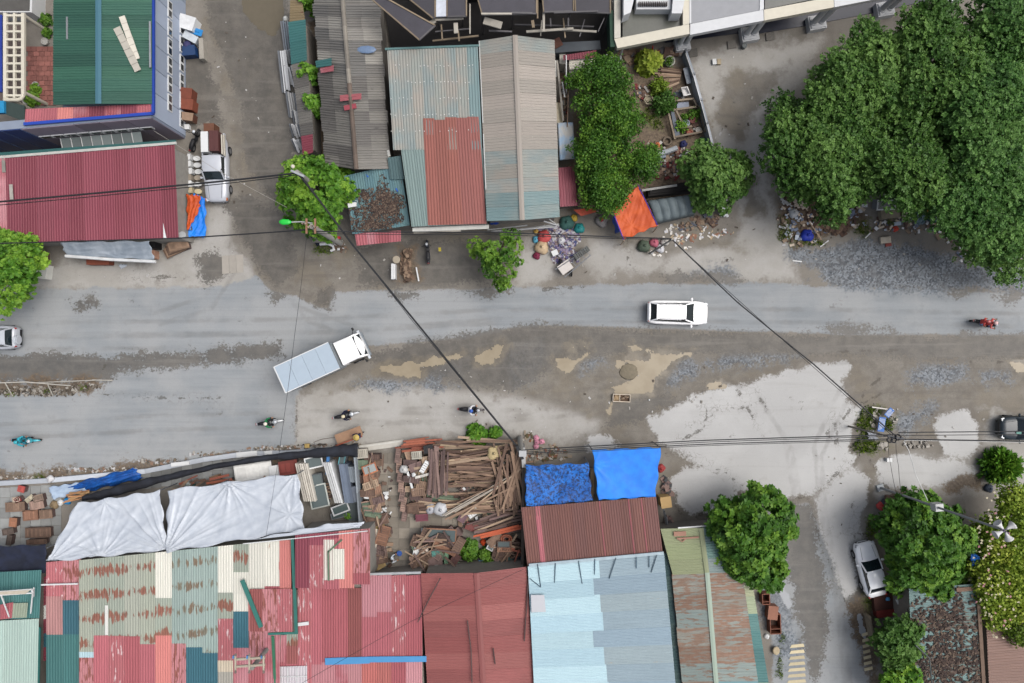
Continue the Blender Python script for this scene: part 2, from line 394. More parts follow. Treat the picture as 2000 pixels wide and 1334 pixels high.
CRACK = [
 [(1300,885),(1360,895),(1420,925),(1450,950)], [(1350,775),(1380,800),(1410,790),(1380,820),(1350,830)], [(1380,800),(1375,835),(1330,860)],
 [(1660,900),(1630,930),(1590,968)], [(1578,975),(1600,1050),(1640,1150),(1660,1190)], [(1510,965),(1540,975),(1580,970)], [(1665,985),(1668,1070),(1680,1150)],
 [(1700,900),(1720,930),(1735,960)], [(1320,985),(1330,1005),(1360,1012),(1372,1000)], [(1410,790),(1440,800),(1470,790)], [(1440,760),(1480,830)], [(1470,760),(1500,800)],
 [(578,770),(580,810),(577,860)], [(200,770),(320,778),(430,778)], [(195,735),(205,712)], [(1720,740),(1690,760),(1680,790),(1720,770)],
 [(1225,440),(1222,500),(1240,530)], [(1140,560),(1060,565)], [(360,545),(330,540),(240,545)], [(1870,705),(1990,708)], [(1560,688),(1750,684)],
 [(1600,1035),(1690,1045)], [(1660,800),(1640,830),(1625,815),(1640,860)], [(1625,820),(1615,850),(1640,870)]]
def sdf_poly(P, X, Y):
    n = len(P); d = np.full(X.shape, 1e9); ins = np.zeros(X.shape, bool)
    for i in range(n):
        ax, ay = P[i]; bx, by = P[(i + 1) % n]; ex, ey = bx - ax, by - ay
        t = np.clip(((X - ax) * ex + (Y - ay) * ey) / (ex * ex + ey * ey + 1e-12), 0, 1)
        d = np.minimum(d, (X - ax - t * ex) ** 2 + (Y - ay - t * ey) ** 2)
        c = (ay > Y) != (by > Y)
        ins ^= c & (X < ex * (Y - ay) / (ey if abs(ey) > 1e-9 else 1e-9) + ax)
    d = np.sqrt(d); return np.where(ins, d, -d)
def masks(me, X, Y):
    R = 2.5
    for key, polys in MASK.items():
        out = np.full(X.shape, -R)
        for p in polys:
            P = wpoly(p); s_ = (X > P[:, 0].min() - R) & (X < P[:, 0].max() + R) & (Y > P[:, 1].min() - R) & (Y < P[:, 1].max() + R)
            if s_.any(): out[s_] = np.maximum(out[s_], np.clip(sdf_poly(P, X[s_], Y[s_]), -R, R))
        a = me.attributes.new('m_' + key, 'FLOAT', 'POINT'); a.data.foreach_set('value', out.astype(np.float32))
    for key, lines in (('crack', CRACK), ('track', TRACK)):
        out = np.full(X.shape, 2.0)
        for p in lines:
            P = wpoly(p)
            for i in range(len(P) - 1):
                (ax, ay), (bx, by) = P[i], P[i + 1]; ex, ey = bx - ax, by - ay
                s_ = (X > min(ax, bx) - 1) & (X < max(ax, bx) + 1) & (Y > min(ay, by) - 1) & (Y < max(ay, by) + 1)
                if not s_.any(): continue
                x, y = X[s_], Y[s_]; t = np.clip(((x - ax) * ex + (y - ay) * ey) / (ex * ex + ey * ey), 0, 1)
                out[s_] = np.minimum(out[s_], np.sqrt((x - ax - t * ex) ** 2 + (y - ay - t * ey) ** 2))
        a = me.attributes.new('m_' + key, 'FLOAT', 'POINT'); a.data.foreach_set('value', out.astype(np.float32))
TRACK = []
for _l, _o in (([(-90,632),(300,628),(640,622),(950,606),(1300,602),(1700,606),(2090,615)], (0, 34)), ([(-90,835),(300,812),(560,806),(760,800),(960,790),(1160,760),(1400,700),(1700,676),(2090,680)], (0, 36)), ([(-90,660),(400,655),(640,650),(1000,620)], (0, 32)), ([(1562,1330),(1560,1150),(1550,960),(1530,850),(1460,740),(1330,690)], (0, 36)), ([(1650,1334),(1630,1150),(1600,980),(1590,870),(1640,760),(1800,690)], (0, 30)), ([(455,-60),(462,200),(470,360),(505,500),(585,600),(700,640)], (0, 38)), ([(455,380),(450,500),(400,580),(300,612)], (0, 30)), ([(640,800),(900,810),(1120,790),(1300,740)], (0, 26))):
    for _k in _o: TRACK.append([(x + _k * .45, y + _k * .75) for x, y in _l])
def ground_material():
    g = NG('ground_surface'); co = g.co()
    big = g.noise(co, .13, 5, .62); low = g.noise(co, .32, 4, .6); mid = g.noise(co, .9, 6, .68); fine = g.noise(co, 5, 5, .72); grit = g.noise(co, 19, 3, .7)
    sl, sm, sf = [g.math('SUBTRACT', q, .5) for q in (low, mid, fine)]
    strk = g.noise(g.vmul(co, (.1, 1.6, 1)), 1.0, 6, .62); strk2 = g.noise(g.vmul(co, (.05, 5., 1)), 1.0, 3, .6)
    def two(f, a, b_, lo=.3, hi=.7, m=1.): return g.mix(g.step(f, lo, hi, 0, m), a if isinstance(a, bpy.types.NodeSocket) else C(*a), b_ if isinstance(b_, bpy.types.NodeSocket) else C(*b_))
    def grainy(col, amt): return g.mix(g.step(grit, .35, .75, 0, amt), col, (.03, .03, .03, 1))
    def cls(name, a0, a1, a2, w=.05, off=0.):
        x = g.attr('m_' + name)
        for n_, a_ in ((sl, a0), (sm, a1), (sf, a2)):
            if a_: x = g.math('ADD', x, g.math('MULTIPLY', n_, a_))
        return g.step(x, off - w, off + w)
    def lay(col, f, new, m=1.): return g.mix(g.math('MULTIPLY', f, m) if m < 1 else f, col, new)
    col = grainy(two(mid, two(big, (136, 130, 121), (158, 152, 143)), (120, 113, 104), .45, .75, .6), .3)
    f = cls('concrete', 3.5, 2.5, .8, .6, -.25); cc = two(low, (194, 192, 187), (180, 177, 170), .35, .65); cc = two(mid, cc, (160, 155, 147), .52, .75, .5); cc = two(fine, cc, (206, 204, 200), .5, .75, .35)
    col = lay(col, f, grainy(cc, .14), .92)
    f = cls('mud', 3.2, 2.0, .8, .45); mc = two(mid, (120, 114, 105), (150, 144, 134)); mc = two(low, mc, (138, 128, 111), .45, .62, .6); mc = two(strk, mc, (108, 103, 96), .52, .7, .45)
    col = lay(col, f, grainy(mc, .35), .93); wet = g.math('MULTIPLY', f, .3)
    ac = two(strk, (150, 156, 160), (166, 171, 174), .3, .7); ac = two(big, ac, (178, 180, 180), .42, .6, .7); ac = two(mid, ac, (138, 141, 142), .55, .75, .4); ac = two(strk2, ac, (148, 152, 155), .54, .66, .22); ac = two(fine, ac, (128, 131, 133), .58, .72, .3)
    f = cls('asphalt', .7, .8, .7, .1); col = lay(col, f, grainy(ac, .16)); wet = g.mix(f, wet, (0, 0, 0, 1))
    f = cls('gravel', 3.4, 3.0, 2.4, .5); gv = g.n('TexVoronoi'); g.put(gv.inputs['Vector'], co); gv.inputs['Scale'].default_value = 8.
    gr = two(gv.outputs['Color'], (66, 76, 88), (156, 165, 174), .1, .9); gr = two(mid, gr, (116, 119, 122), .42, .65, .6); col = lay(col, f, gr, .8)
    f = cls('dark', 1.5, 2.2, 2.4, .2, -.08); dk = two(mid, (90, 87, 82), (118, 113, 105)); dk = two(strk, dk, (140, 135, 127), .52, .68, .55); dk = two(fine, dk, (84, 82, 79), .52, .7, .45)
    col = lay(col, f, grainy(dk, .35), .88); wet = g.math('MAXIMUM', wet, g.math('MULTIPLY', f, .6))
    f = cls('fringe', 1.6, 1.6, 1.2, .3); col = lay(col, f, grainy(two(mid, (104, 97, 86), (136, 126, 108)), .15), .85); wet = g.math('MAXIMUM', wet, g.math('MULTIPLY', f, .9))
    f = cls('slab', 1.4, 1.3, 1.1, .16); halo = cls('slab', 1.4, 1.3, .6, .6, -.5); col = lay(col, halo, C(104, 98, 90), .28)
    sb = two(big, (210, 210, 208), (198, 198, 196), .35, .62); sb = two(strk, sb, (176, 175, 171), .5, .75, .4); sb = two(mid, sb, (168, 165, 159), .56, .76, .45); sb = two(fine, sb, (140, 135, 127), .6, .75, .35)
    col = lay(col, f, grainy(sb, .1)); wet = g.mix(f, wet, (0, 0, 0, 1))
    f = cls('soil', 2.6, 2.4, 1.8, .3); col = lay(col, f, two(fine, (78, 62, 47), (134, 116, 94)), .88)
    f = cls('moss', 2.0, 2.0, 2.2, .25); col = lay(col, f, two(fine, (64, 76, 36), (112, 114, 68)), .75)
    dc = g.math('ADD', g.attr('m_crack'), g.math('ADD', g.math('MULTIPLY', sm, 1.1), g.math('MULTIPLY', g.math('ABSOLUTE', sf), .8)))
    f = g.step(g.math('ABSOLUTE', dc), .03, .1, 1, 0); col = lay(col, f, C(84, 78, 70), .7)
    vo = g.n('TexVoronoi', feature='DISTANCE_TO_EDGE'); nz = g.n('TexNoise'); nz.inputs['Scale'].default_value = 2.2; g.put(nz.inputs['Vector'], co); g.put(vo.inputs['Vector'], g.vadd(co, g.vmul(nz.outputs['Color'], (.9, .9, 0)))); vo.inputs['Scale'].default_value = 1.7
    net = g.math('MULTIPLY', g.step(vo.outputs['Distance'], .006, .03, 1, 0), g.step(g.math('ADD', g.attr('m_crack'), sl), .25, .6, 1, 0)); col = lay(col, net, C(110, 104, 96), .4)
    f = g.math('MULTIPLY', g.step(g.math('ADD', g.attr('m_track'), g.math('MULTIPLY', sm, .5)), .06, .26, 1, 0), g.step(low, .38, .62, .05, 1)); col = lay(col, f, C(112, 108, 103), .3)
    spots = g.step(g.noise(co, .5, 6, .75), .64, .68); col = lay(col, spots, C(108, 103, 97), .5)
    ro = g.math('SUBTRACT', .92, g.math('MULTIPLY', wet, .6))
    g.bump(g.math('ADD', mid, g.math('ADD', g.math('MULTIPLY', fine, .5), g.math('MULTIPLY', grit, .25))), .4, .05)
    return g.done(col, ro, 0., .3)
GMAT = ground_material()
def gridmesh(name, xs, ys2, z):
    """xs: columns; ys2[i]: rows for every column"""
    X = np.repeat(np.asarray(xs)[:, None], ys2.shape[1], 1); n, m = X.shape
    v = np.stack([X, ys2, np.full_like(X, z)], -1).reshape(-1, 3)
    i, j = np.meshgrid(np.arange(n - 1), np.arange(m - 1), indexing='ij'); a = (i * m + j).ravel()
    f = np.stack([a, a + m, a + m + 1, a + 1], 1)
    me = bpy.data.meshes.new(name); me.vertices.add(len(v)); me.vertices.foreach_set('co', v.ravel().astype(np.float32))
    me.loops.add(f.size); me.loops.foreach_set('vertex_index', f.ravel().astype(np.int32)); me.polygons.add(len(f))
    me.polygons.foreach_set('loop_start', (np.arange(len(f)) * 4).astype(np.int32)); me.update(calc_edges=True)
    masks(me, v[:, 0], v[:, 1]); me.materials.append(GMAT)
    o = bpy.data.objects.new(name, me); COL.objects.link(o); tag(o, kind='structure'); return o
xs = np.concatenate([[-600, -200, -90, -60], np.arange(-48, 48.01, .25), [60, 90, 200, 600]])
ysg = np.concatenate([[-600, -200, -80, -45], np.arange(-34, 34.01, .25), [45, 80, 200, 600]])
gridmesh('ground', xs, np.repeat(ysg[None, :], len(xs), 0), 0.)
def edge(poly, xs_, amp, seed):
    P = wpoly(poly); y = np.interp(xs_, P[:, 0], P[:, 1]); r = np.random.default_rng(seed); a = amp
    for k in range(5):
        st = max(1, 16 >> k); kn = r.normal(0, 1, len(xs_) // st + 3); y = y + a * np.interp(np.arange(len(xs_)) / st, np.arange(len(kn)), kn); a *= .6
    return y
xr = np.arange(-56, 56.01, .2); t = np.linspace(0, 1, 78)
up = edge([(-400, 566), (300, 562), (960, 563), (1300, 553), (1530, 553), (1660, 562), (2400, 578)], xr, .07, 3)
lo = edge([(-400, 945), (280, 915), (480, 889), (578, 870), (780, 862), (1000, 858), (1270, 868), (1690, 850), (2400, 850)], xr, .08, 4)
gridmesh('road', xr, lo[:, None] + (up - lo)[:, None] * t[None, :], .006)
def puddle_material():
    g = NG('muddy_water'); n = g.noise(g.co(), .8, 3)
    col = g.mix(g.step(n, .3, .7), C(160, 147, 124), C(172, 160, 137)); return g.done(col, .3, 0., .2)
PUD = puddle_material()
def puddle(pts, z=.016, mat=None, name='puddle', amp=.5):
    """water sheet: small cells wherever outline distance plus noise stays positive"""
    P = wpoly(pts); st = .075; X, Y = np.meshgrid(np.arange(P[:, 0].min() - .6, P[:, 0].max() + .6, st), np.arange(P[:, 1].min() - .6, P[:, 1].max() + .6, st)); d = sdf_poly(P, X, Y)
    N = np.array([[.6 * mnoise.noise((x * .9, y * .9, 3)) + .4 * mnoise.noise((x * 2.7, y * 2.7, 7)) + .2 * mnoise.noise((x * 7, y * 7, 1)) for x, y in zip(rx, ry)] for rx, ry in zip(X, Y)])
    ok = d + amp * N > 0; idx = {}; mb = MB(); vs = []; fs = []
    for j, i in zip(*np.nonzero(ok)):
        f_ = []
        for dj, di in ((0, 0), (0, 1), (1, 1), (1, 0)):
            k = (j + dj, i + di)
            if k not in idx: idx[k] = len(vs); vs.append((X[0, 0] + (i + di - .5) * st, Y[0, 0] + (j + dj - .5) * st, z))
            f_.append(idx[k])
        fs.append(tuple(f_))
    mb.add(vs, fs); return tag(mb.build(name, mat or PUD), kind='structure')
for p in PUDDLES: puddle(p)
SKYP = M((176, 180, 184), .15, var=.08, spec=.5, obj=0)  # pale grey base colour holds the sky reflection on the water
for p in [[(1505,1112),(1520,1102),(1530,1140),(1546,1182),(1540,1192),(1522,1162)], [(1673,1200),(1682,1196),(1688,1225),(1690,1250),(1678,1235)]]: puddle(p, .012, SKYP, amp=.3)
puddle([(462,-30),(545,-30),(556,30),(536,70),(508,62),(482,28)], .012, M((114, 106, 90), .25, var=.12, spec=.3, obj=0), amp=.5)
# pale gravel mound standing out of the big puddle
mb = MB(); c = W(1228, 726); R0 = .72
ring = lambda r, z: [(c.x + r * math.cos(a) * random.uniform(.85, 1.12) * 1.1, c.y + r * math.sin(a) * random.uniform(.85, 1.1), z) for a in [k * math.pi / 8 for k in range(16)]]
mb.loft([ring(R0, -.01), ring(R0 * .8, .06), ring(R0 * .4, .1), ring(.05, .1)])
tag(mb.build('dirt_mound', M((150, 140, 120), .9, var=.35, scale=5, bump=.5), smooth=True), kind='structure')
# painted rumble bars across the lane at the lower right
YP = M((222, 208, 172), .7, var=.2, scale=6)
for k in range(7):
    y = 1262 + k * 11.6; x0 = 1543 - k * 1.0; x1 = x0 + 26 + 1.6 * k
    mb = MB(); mb.prism([W(x0 + 3, y - 2.5)[:2], W(x1, y - 5)[:2], W(x1 + 2, y + 1)[:2], W(x0, y + 3.5)[:2]], .001, .014); tag(mb.build('road_marking', YP), kind='structure')
for k in range(7):
    y = 1236 + k * 11.2; x0 = 1683 + k * .8
    mb = MB(); mb.prism([W(x0, y + 2)[:2], W(x0 + 11 + k * .8, y - 2)[:2], W(x0 + 12 + k * .8, y + 4)[:2], W(x0 + 1, y + 7.5)[:2]], .001, .014); tag(mb.build('road_marking', YP), kind='structure')
# concrete utility cover: three slabs
cov = tag(bpy.data.objects.new('utility_cover', None), 'square concrete utility cover of three slabs at the lane mouth', 'manhole cover'); COL.objects.link(cov); cov.location = W(454, 517)
for k in range(3):
    x0, x1 = 433.5 + k * 14, 447 + k * 14
    MB().prism([W(x0, 500 - k)[:2], W(x1, 499 - k)[:2], W(x1 + .8, 534 - k)[:2], W(x0 + .8, 535 - k)[:2]], -.02, .03).build('slab', M((180, 174, 164), .85, var=.12, obj=.06), cov)
# ================================================================ buildings
T_GREEN = [TIN((44, 108, 88), .06, (90, 100, 60), streak=.12), TIN((40, 100, 82), .05, (80, 95, 60), streak=.12), TIN((48, 114, 90), .1, (100, 100, 62), streak=.14)]
T_MAROON = [TIN((152, 54, 76), .0, streak=.07), TIN((147, 50, 71), .0, streak=.07), TIN((156, 59, 80), .01, (190, 140, 140), streak=.07)]
T_PINK = [TIN((196, 92, 104), .06, (214, 150, 156), streak=.16), TIN((188, 84, 96), .0, fade=(208, 132, 142), streak=.14), TIN((182, 80, 90), .08, (160, 70, 55), streak=.15)]
T_PINKRUST = TIN((204, 122, 128), .5, (150, 74, 58), streak=.2)
T_PINKWHITE = TIN((196, 96, 104), .38, (222, 190, 190), streak=.2)
T_SALMON = TIN((226, 122, 112), .0, streak=.1)
T_BRICK = [TIN((170, 84, 80), .0, streak=.08, fade=(158, 78, 74)), TIN((160, 76, 72), .0, streak=.08), TIN((174, 90, 84), .02, (120, 60, 55), streak=.08)]
T_TAN = [TIN((172, 161, 148), .04, (130, 150, 148), streak=.08), TIN((168, 159, 146), .06, (132, 152, 150), streak=.08)]
T_MIX = [TIN((150, 158, 150), .1, (170, 160, 148), fade=(170, 160, 146), streak=.1), TIN((140, 158, 156), .1, (168, 158, 146), fade=(168, 158, 144), streak=.1), TIN((158, 158, 148), .1, (130, 152, 152), fade=(132, 152, 152), streak=.1)]
T_TANTEAL = TIN((146, 158, 154), .2, (168, 158, 146), fade=(164, 158, 146), streak=.1)
T_TEALB = TIN((118, 152, 154), .12, (150, 150, 140), fade=(140, 156, 152), streak=.12)
T_SAGE = [TIN((164, 172, 152), .34, (150, 82, 56), streak=.1, band=1.7), TIN((160, 172, 154), .42, (156, 86, 60), streak=.12, band=1.7), TIN((168, 174, 156), .28, (140, 80, 58), streak=.1, band=1.7)]
T_SAGEG = [TIN((148, 172, 164), .3, (124, 112, 88), streak=.14, band=1.7), TIN((152, 176, 168), .36, (130, 104, 76), streak=.14, band=1.7)]
T_CREAM = TIN((226, 224, 208), .2, (172, 120, 84), streak=.1)
T_TEAL = TIN((34, 108, 126), .0, streak=.14)
T_TEALG = TIN((46, 122, 120), .05, (130, 140, 90), streak=.16)
T_MINT = TIN((172, 202, 190), .06, (196, 186, 130), streak=.08)
T_RUST = [TIN((134, 78, 66), .22, (164, 104, 62), streak=.2), TIN((128, 76, 68), .16, (176, 128, 78), streak=.18), TIN((124, 72, 62), .28, (150, 88, 58), streak=.2)]
T_BLUEP = [TIN((180, 220, 232), .04, (150, 170, 160), streak=.07), TIN((172, 214, 230), .05, (200, 200, 160), streak=.07)]
T_BLUEG = [TIN((150, 178, 192), .1, (190, 176, 150), streak=.12), TIN((142, 172, 190), .04, (180, 170, 150), streak=.1), TIN((158, 182, 190), .2, (186, 172, 150), streak=.12)]
T_OLIVE = [TIN((160, 170, 118), .03, streak=.08), TIN((154, 166, 112), .04, streak=.08)]
T_RUSTG = [TIN((150, 152, 140), .55, (150, 116, 92), fade=(152, 136, 118), streak=.2), TIN((146, 154, 144), .62, (152, 112, 86), fade=(150, 128, 108), streak=.2), TIN((142, 160, 154), .45, (146, 116, 94), streak=.18)]
T_FIBRO = [TIN((142, 138, 130), .2, (86, 84, 80), streak=.3), TIN((124, 120, 114), .25, (80, 78, 74), streak=.3), TIN((156, 152, 142), .15, (98, 94, 88), streak=.25), TIN((112, 110, 106), .2, (74, 72, 70), streak=.3)]
T_FIBRO2 = [TIN((128, 124, 116), .25, (78, 74, 70), streak=.3), TIN((106, 102, 97), .25, (70, 67, 64), streak=.3)]
T_WHITE = TIN((226, 226, 220), .05, (170, 170, 160), streak=.06)
WALLG = M((178, 174, 166), .9, var=.3); WALLD = M((140, 134, 126), .9, var=.35); WALLW = M((214, 214, 208), .8, var=.12)
WHITE = M((236, 238, 238), .55, var=.08, obj=.06); CREAM = M((228, 222, 204), .7, var=.12, obj=.05)
DARKM = M((52, 54, 58), .6, var=.3); GREYM = M((150, 154, 158), .45, var=.15); BLUEG = M((36, 72, 172), .5, var=.1)
def pq(x0, y0l, x1, y0r, y1l, y1r, z0, z1, dx=0.):
    return Q4([(x0, y0l), (x1, y0r), (x1 + dx, y1r), (x0 + dx, y1l)], [z0, z0, z1, z1])
# ---- two-storey workshop with green roof
b = thing('workshop_building', 'two-storey grey workshop with green tin roof, blue ridge and window bands', 'building', W(362, 150))
walls_p = [W(362, -90)[:2], W(362, 270)[:2], W(130, 290)[:2], W(-120, 312)[:2], W(-120, -90)[:2]]
MB().prism([W(362, -90)[:2], W(362, 270)[:2], W(130, 290)[:2], W(-140, 313)[:2], W(-140, 300)[:2], W(205, 268)[:2], W(205, -90)[:2]], 0, 5.0).build('wall', M((160, 172, 192), .7, var=.12), b)
strips(b, Q4([(105, -70), (193, -70), (193, 203), (104, 205)], [5.4, 6.1, 6.1, 5.4]), T_GREEN, 11, 'h', lap=.004, pitch=.2)
strips(b, Q4([(193, -70), (297, -70), (297, 203), (193, 203)], [6.1, 5.4, 5.4, 6.1]), T_GREEN, 11, 'h', lap=.004, pitch=.2)
ridge(b, W(193, -70, 6.12), W(193, 203, 6.12), M((74, 118, 134), .5, var=.1), .42)
strips(b, Q4([(50, 213), (298, 203), (298, 219), (48, 239)], [5.3, 5.3, 5.12, 5.12]), lambda i: [T_PINK[0], T_PINK[0], T_SALMON, T_PINK[1], T_MAROON[0], T_PINK[1], T_MAROON[2], T_PINK[0]][i], 8, 'v', lap=.004, pitch=.18)
mb = MB(); mb.beam(W(299.5, -70, 5.3), W(299.5, 221, 5.3), .2, .16); mb.build('gutter', BLUEG, b)
mb = MB(); mb.beam(W(47, 242.5, 5.18), W(301, 221.5, 5.18), .2, .16); mb.build('gutter', BLUEG, b)
xe = W(362, 0).x
for k in range(7):      # east cladding
    y0 = 24.5 - k * 1.25 * 1.0; 
    if k < 7: MB().box((xe + .02, 15.98 + .9 + k * 1.72, 2.5), (.06, 1.68, 4.9)).build('wall_panel', M((172, 184, 204), .6, var=.1, scale=.6), b)
def window(par, c, size, n, axis, frame, pane, slat=False):
    """frame box with n panes set proud; axis: the horizontal run"""
    o = MB().box(c, size if axis == 'Y' else (size[1], size[0], size[2])).build('window', frame, par)
    L = size[1]; g_ = L / n
    for i in range(n):
        off = -L / 2 + g_ * (i + .5)
        cc = (c[0], c[1] + off, c[2]) if axis == 'Y' else (c[0] + off, c[1], c[2])
        sz = (size[0] + .02, g_ * .74, size[2] * .68) if axis == 'Y' else (g_ * .74, size[0] + .02, size[2] * .68)
        MB().box(cc, sz).build('pane', pane, o)
    return o
PANE = glassmat((70, 74, 78)); PANED = glassmat((30, 36, 40))
for z, y0, n in ((2.55, 1, 6), (.72, 33, 6)):
    kz = 1 - z / HC
    for i in range(n):
        py = y0 + 18 + i * 36.5; y = (667 - py) * kz / PPM
        window(b, (xe + .07, y, z), (.08, 1.25, .62), 2, 'Y', WHITE, PANE if (i + n) % 4 else PANED)
# south face: cladding, window row, glass awning
S0, S1 = W(130, 290), W(362, 270); sd = (S1 - S0).normalized(); sn = Vector((sd.y, -sd.x, 0))
for k in range(5):
    a, c_ = S0.lerp(S1, k / 5 + .003), S0.lerp(S1, (k + 1) / 5 - .003); mid = (a + c_) / 2 + sn * .025 + Vector((0, 0, 2.5))
    MB().box(mid, ((c_ - a).length, .06, 4.9), math.atan2(sd.y, sd.x)).build('wall_panel', M((146, 138, 152), .65, var=.14, scale=.7), b)
for k in range(8):      # dark blue cladding west of it
    a = S0 + (W(-140, 313) - S0) * (k / 8 + .004); c_ = S0 + (W(-140, 313) - S0) * ((k + 1) / 8 - .004); d2 = c_ - a
    MB().box((a + c_) / 2 + sn * .03 + Vector((0, 0, 2.5)), (d2.length, .07, 4.95), math.atan2(d2.y, d2.x)).build('wall_panel', M((44, 66, 122), .35, var=.15, scale=.5), b, label='dark blue cladding panel')
    MB().box(a + sn * .05 + Vector((0, 0, 2.5)), (.05, .05, 4.9)).build('seam_strip', M((92, 116, 160), .5), b)
for k in range(9):
    p = S0.lerp(S1, .06 + k * .1) + sn * .08 + Vector((0, 0, 3.1)); rz = math.atan2(sd.y, sd.x)
    o = MB().box(p, (.86, .07, .5), rz).build('window', WHITE, b); MB().box(p + sn * .02, (.66, .07, .34), rz).build('pane', PANED, o)
aw = [S0.lerp(S1, .13) + sn * .1 + Vector((0, 0, 2.62)), S0.lerp(S1, .78) + sn * .1 + Vector((0, 0, 2.62))]
for k in range(8):
    a = aw[0].lerp(aw[1], k / 8 + .006); c_ = aw[0].lerp(aw[1], (k + 1) / 8 - .006); o_ = sn * .78 - Vector((0, 0, .18))
    f = MB().beam(a.lerp(c_, 0), a + o_, .05, .05).beam(a + o_, c_ + o_, .05, .05).build('awning_frame', WHITE, b)
    MB().add([a, c_, c_ + o_, a + o_, a - Vector((0, 0, .02)), c_ - Vector((0, 0, .02)), c_ + o_ - Vector((0, 0, .02)), a + o_ - Vector((0, 0, .02))], [(0, 1, 2, 3)[::-1], (4, 5, 6, 7)]).build('awning_pane', M((132, 142, 140), .25, var=.1, spec=.6), b)
MB().beam(W(-60, 312, 3.5), W(345, 279.5, 3.5), .18, .12).build('gutter', M((204, 204, 198), .7), b)
for x0, y0, x1, y1, w in ((228, 54, 270, 139, .5), (238, 32, 268, 116, .42)):
    mb = MB(); a, c_ = W(x0, y0, 5.95), W(x1, y1, 5.72 if x1 > 250 else 5.8); n_ = 6
    for i in range(n_): mb.beam(a.lerp(c_, i / n_), a.lerp(c_, (i + .96) / n_), w * random.uniform(.85, 1.05), .07)
    single(mb, 'foam_strip', M((226, 220, 206), .8, var=.16), 'long %s foam strip lying on the green tin roof' % ('white' if x0 < 230 else 'discoloured bent cream'), 'strip')
for x, y0, y1, n_ in ((131, 33, 77, 'by its west eave'), (293, 42, 132, 'by its east gutter')):
    single(MB().beam(W(x, y0, 5.66), W(x + .5, y1, 5.66), .12, .08), 'metal_batten', GREYM, 'thin grey metal batten on the green tin roof ' + n_, 'batten')
# ---- dark red shed
b = thing('tin_shed', 'long shed with dark red corrugated roof below the workshop windows', 'shed', W(349, 400))
Q = Q4([(-80, 314), (341, 283), (349, 466), (-80, 475)], [3.45, 3.45, 3.0, 3.0])
walls(b, Q, WALLG); strips(b, Q, T_MAROON, 14, 'v', lap=.003, pitch=.2, jit=.004)
strips(b, Q4([(-80, 310), (10, 303), (14, 474), (-80, 476)], [3.52, 3.52, 3.07, 3.07]), [T_PINK[1]], 3, 'v', lap=.004, pitch=.2)
MB().beam(W(-80, 308.5, 3.52), W(344, 277.5, 3.52), .34, .05).build('ridge_cap', M((52, 106, 104), .6), b)
MB().prism([W(319, 436, 3.12)[:2], W(326, 467, 3.05)[:2], W(320, 467, 3.05)[:2]], [3.14, 3.08, 3.08], [3.16, 3.1, 3.1]).build('torn_flashing', WHITE, b)
for x, y in ((7, 322), (22, 375)): MB().box(W(x, y, 3.5), (.24, 1.1, .05), .06).build('roof_vent', M((170, 166, 158), .7), b)
MB().beam(W(352, 300, .9), W(358, 372, .9), .1, 1.8).build('side_door', M((92, 96, 96), .6), b)
# ---- white house with pergola (top left)
b = thing('white_house', 'cream white house with a grid pergola in the corner by the workshop', 'house', W(0, 90))
MB().prism([W(-160, -120, 1.5)[:2], W(66, -120, 1.5)[:2], W(62, 24, 1.5)[:2], W(-160, 24, 1.5)[:2]], 0, 1.5).build('wall', WHITE, b)
MB().prism([W(-140, -120, 1.6)[:2], W(60, -120, 1.6)[:2], W(56, 20, 1.6)[:2], W(-140, 20, 1.6)[:2]], 1.5, 1.58).build('roof_slab', M((112, 110, 106), .9), b)
MB().prism([W(-140, 205)[:2], W(50, 205)[:2], W(50, 50)[:2], W(-140, 50)[:2]], 0, .3).build('terrace', M((112, 100, 94), .9, var=.3), b)
zc = 2.6
for x in (11, 29, 46): MB().beam(W(x, 26, zc), W(x, 186 if x > 40 else 192, zc), .24 if x != 29 else .15, .2).build('pergola_beam', CREAM, b)
for k in range(11): MB().beam(W(11, 31 + k * 15.6, zc + .012), W(46, 31 + k * 15.6, zc + .012), .15, .18).build('pergola_beam', CREAM, b)
mb = MB(); mb.tube([W(46, 180, zc), W(45, 188, zc), W(41, 193, zc), W(34, 195, zc), W(8, 195, zc)], .13); mb.build('pergola_edge', CREAM, b)
for x, y in ((46, 180), (12, 190), (46, 30)): MB().cyl((W(x, y, zc).x, W(x, y, zc).y, zc / 2), .13, zc).build('column', CREAM, b)
MB().beam(W(1, 180, 2.5), W(1, 30, 2.5), .34, .2).build('blue_trim', M((36, 60, 150), .6), b)
MB().prism([W(8, 197, 3)[:2], W(48, 206, 3)[:2], W(48, 238, 3)[:2], W(8, 222, 3)[:2]], 2.9, 3.0).build('glass_roof', M((62, 76, 70), .2, var=.2, spec=.6), b)
MB().prism([W(-40, 195, 3.2)[:2], W(8, 197, 3.2)[:2], W(8, 220, 3.2)[:2], W(-40, 222, 3.2)[:2]], 2.9, 3.2).build('corner_block', M((36, 140, 190), .6), b)
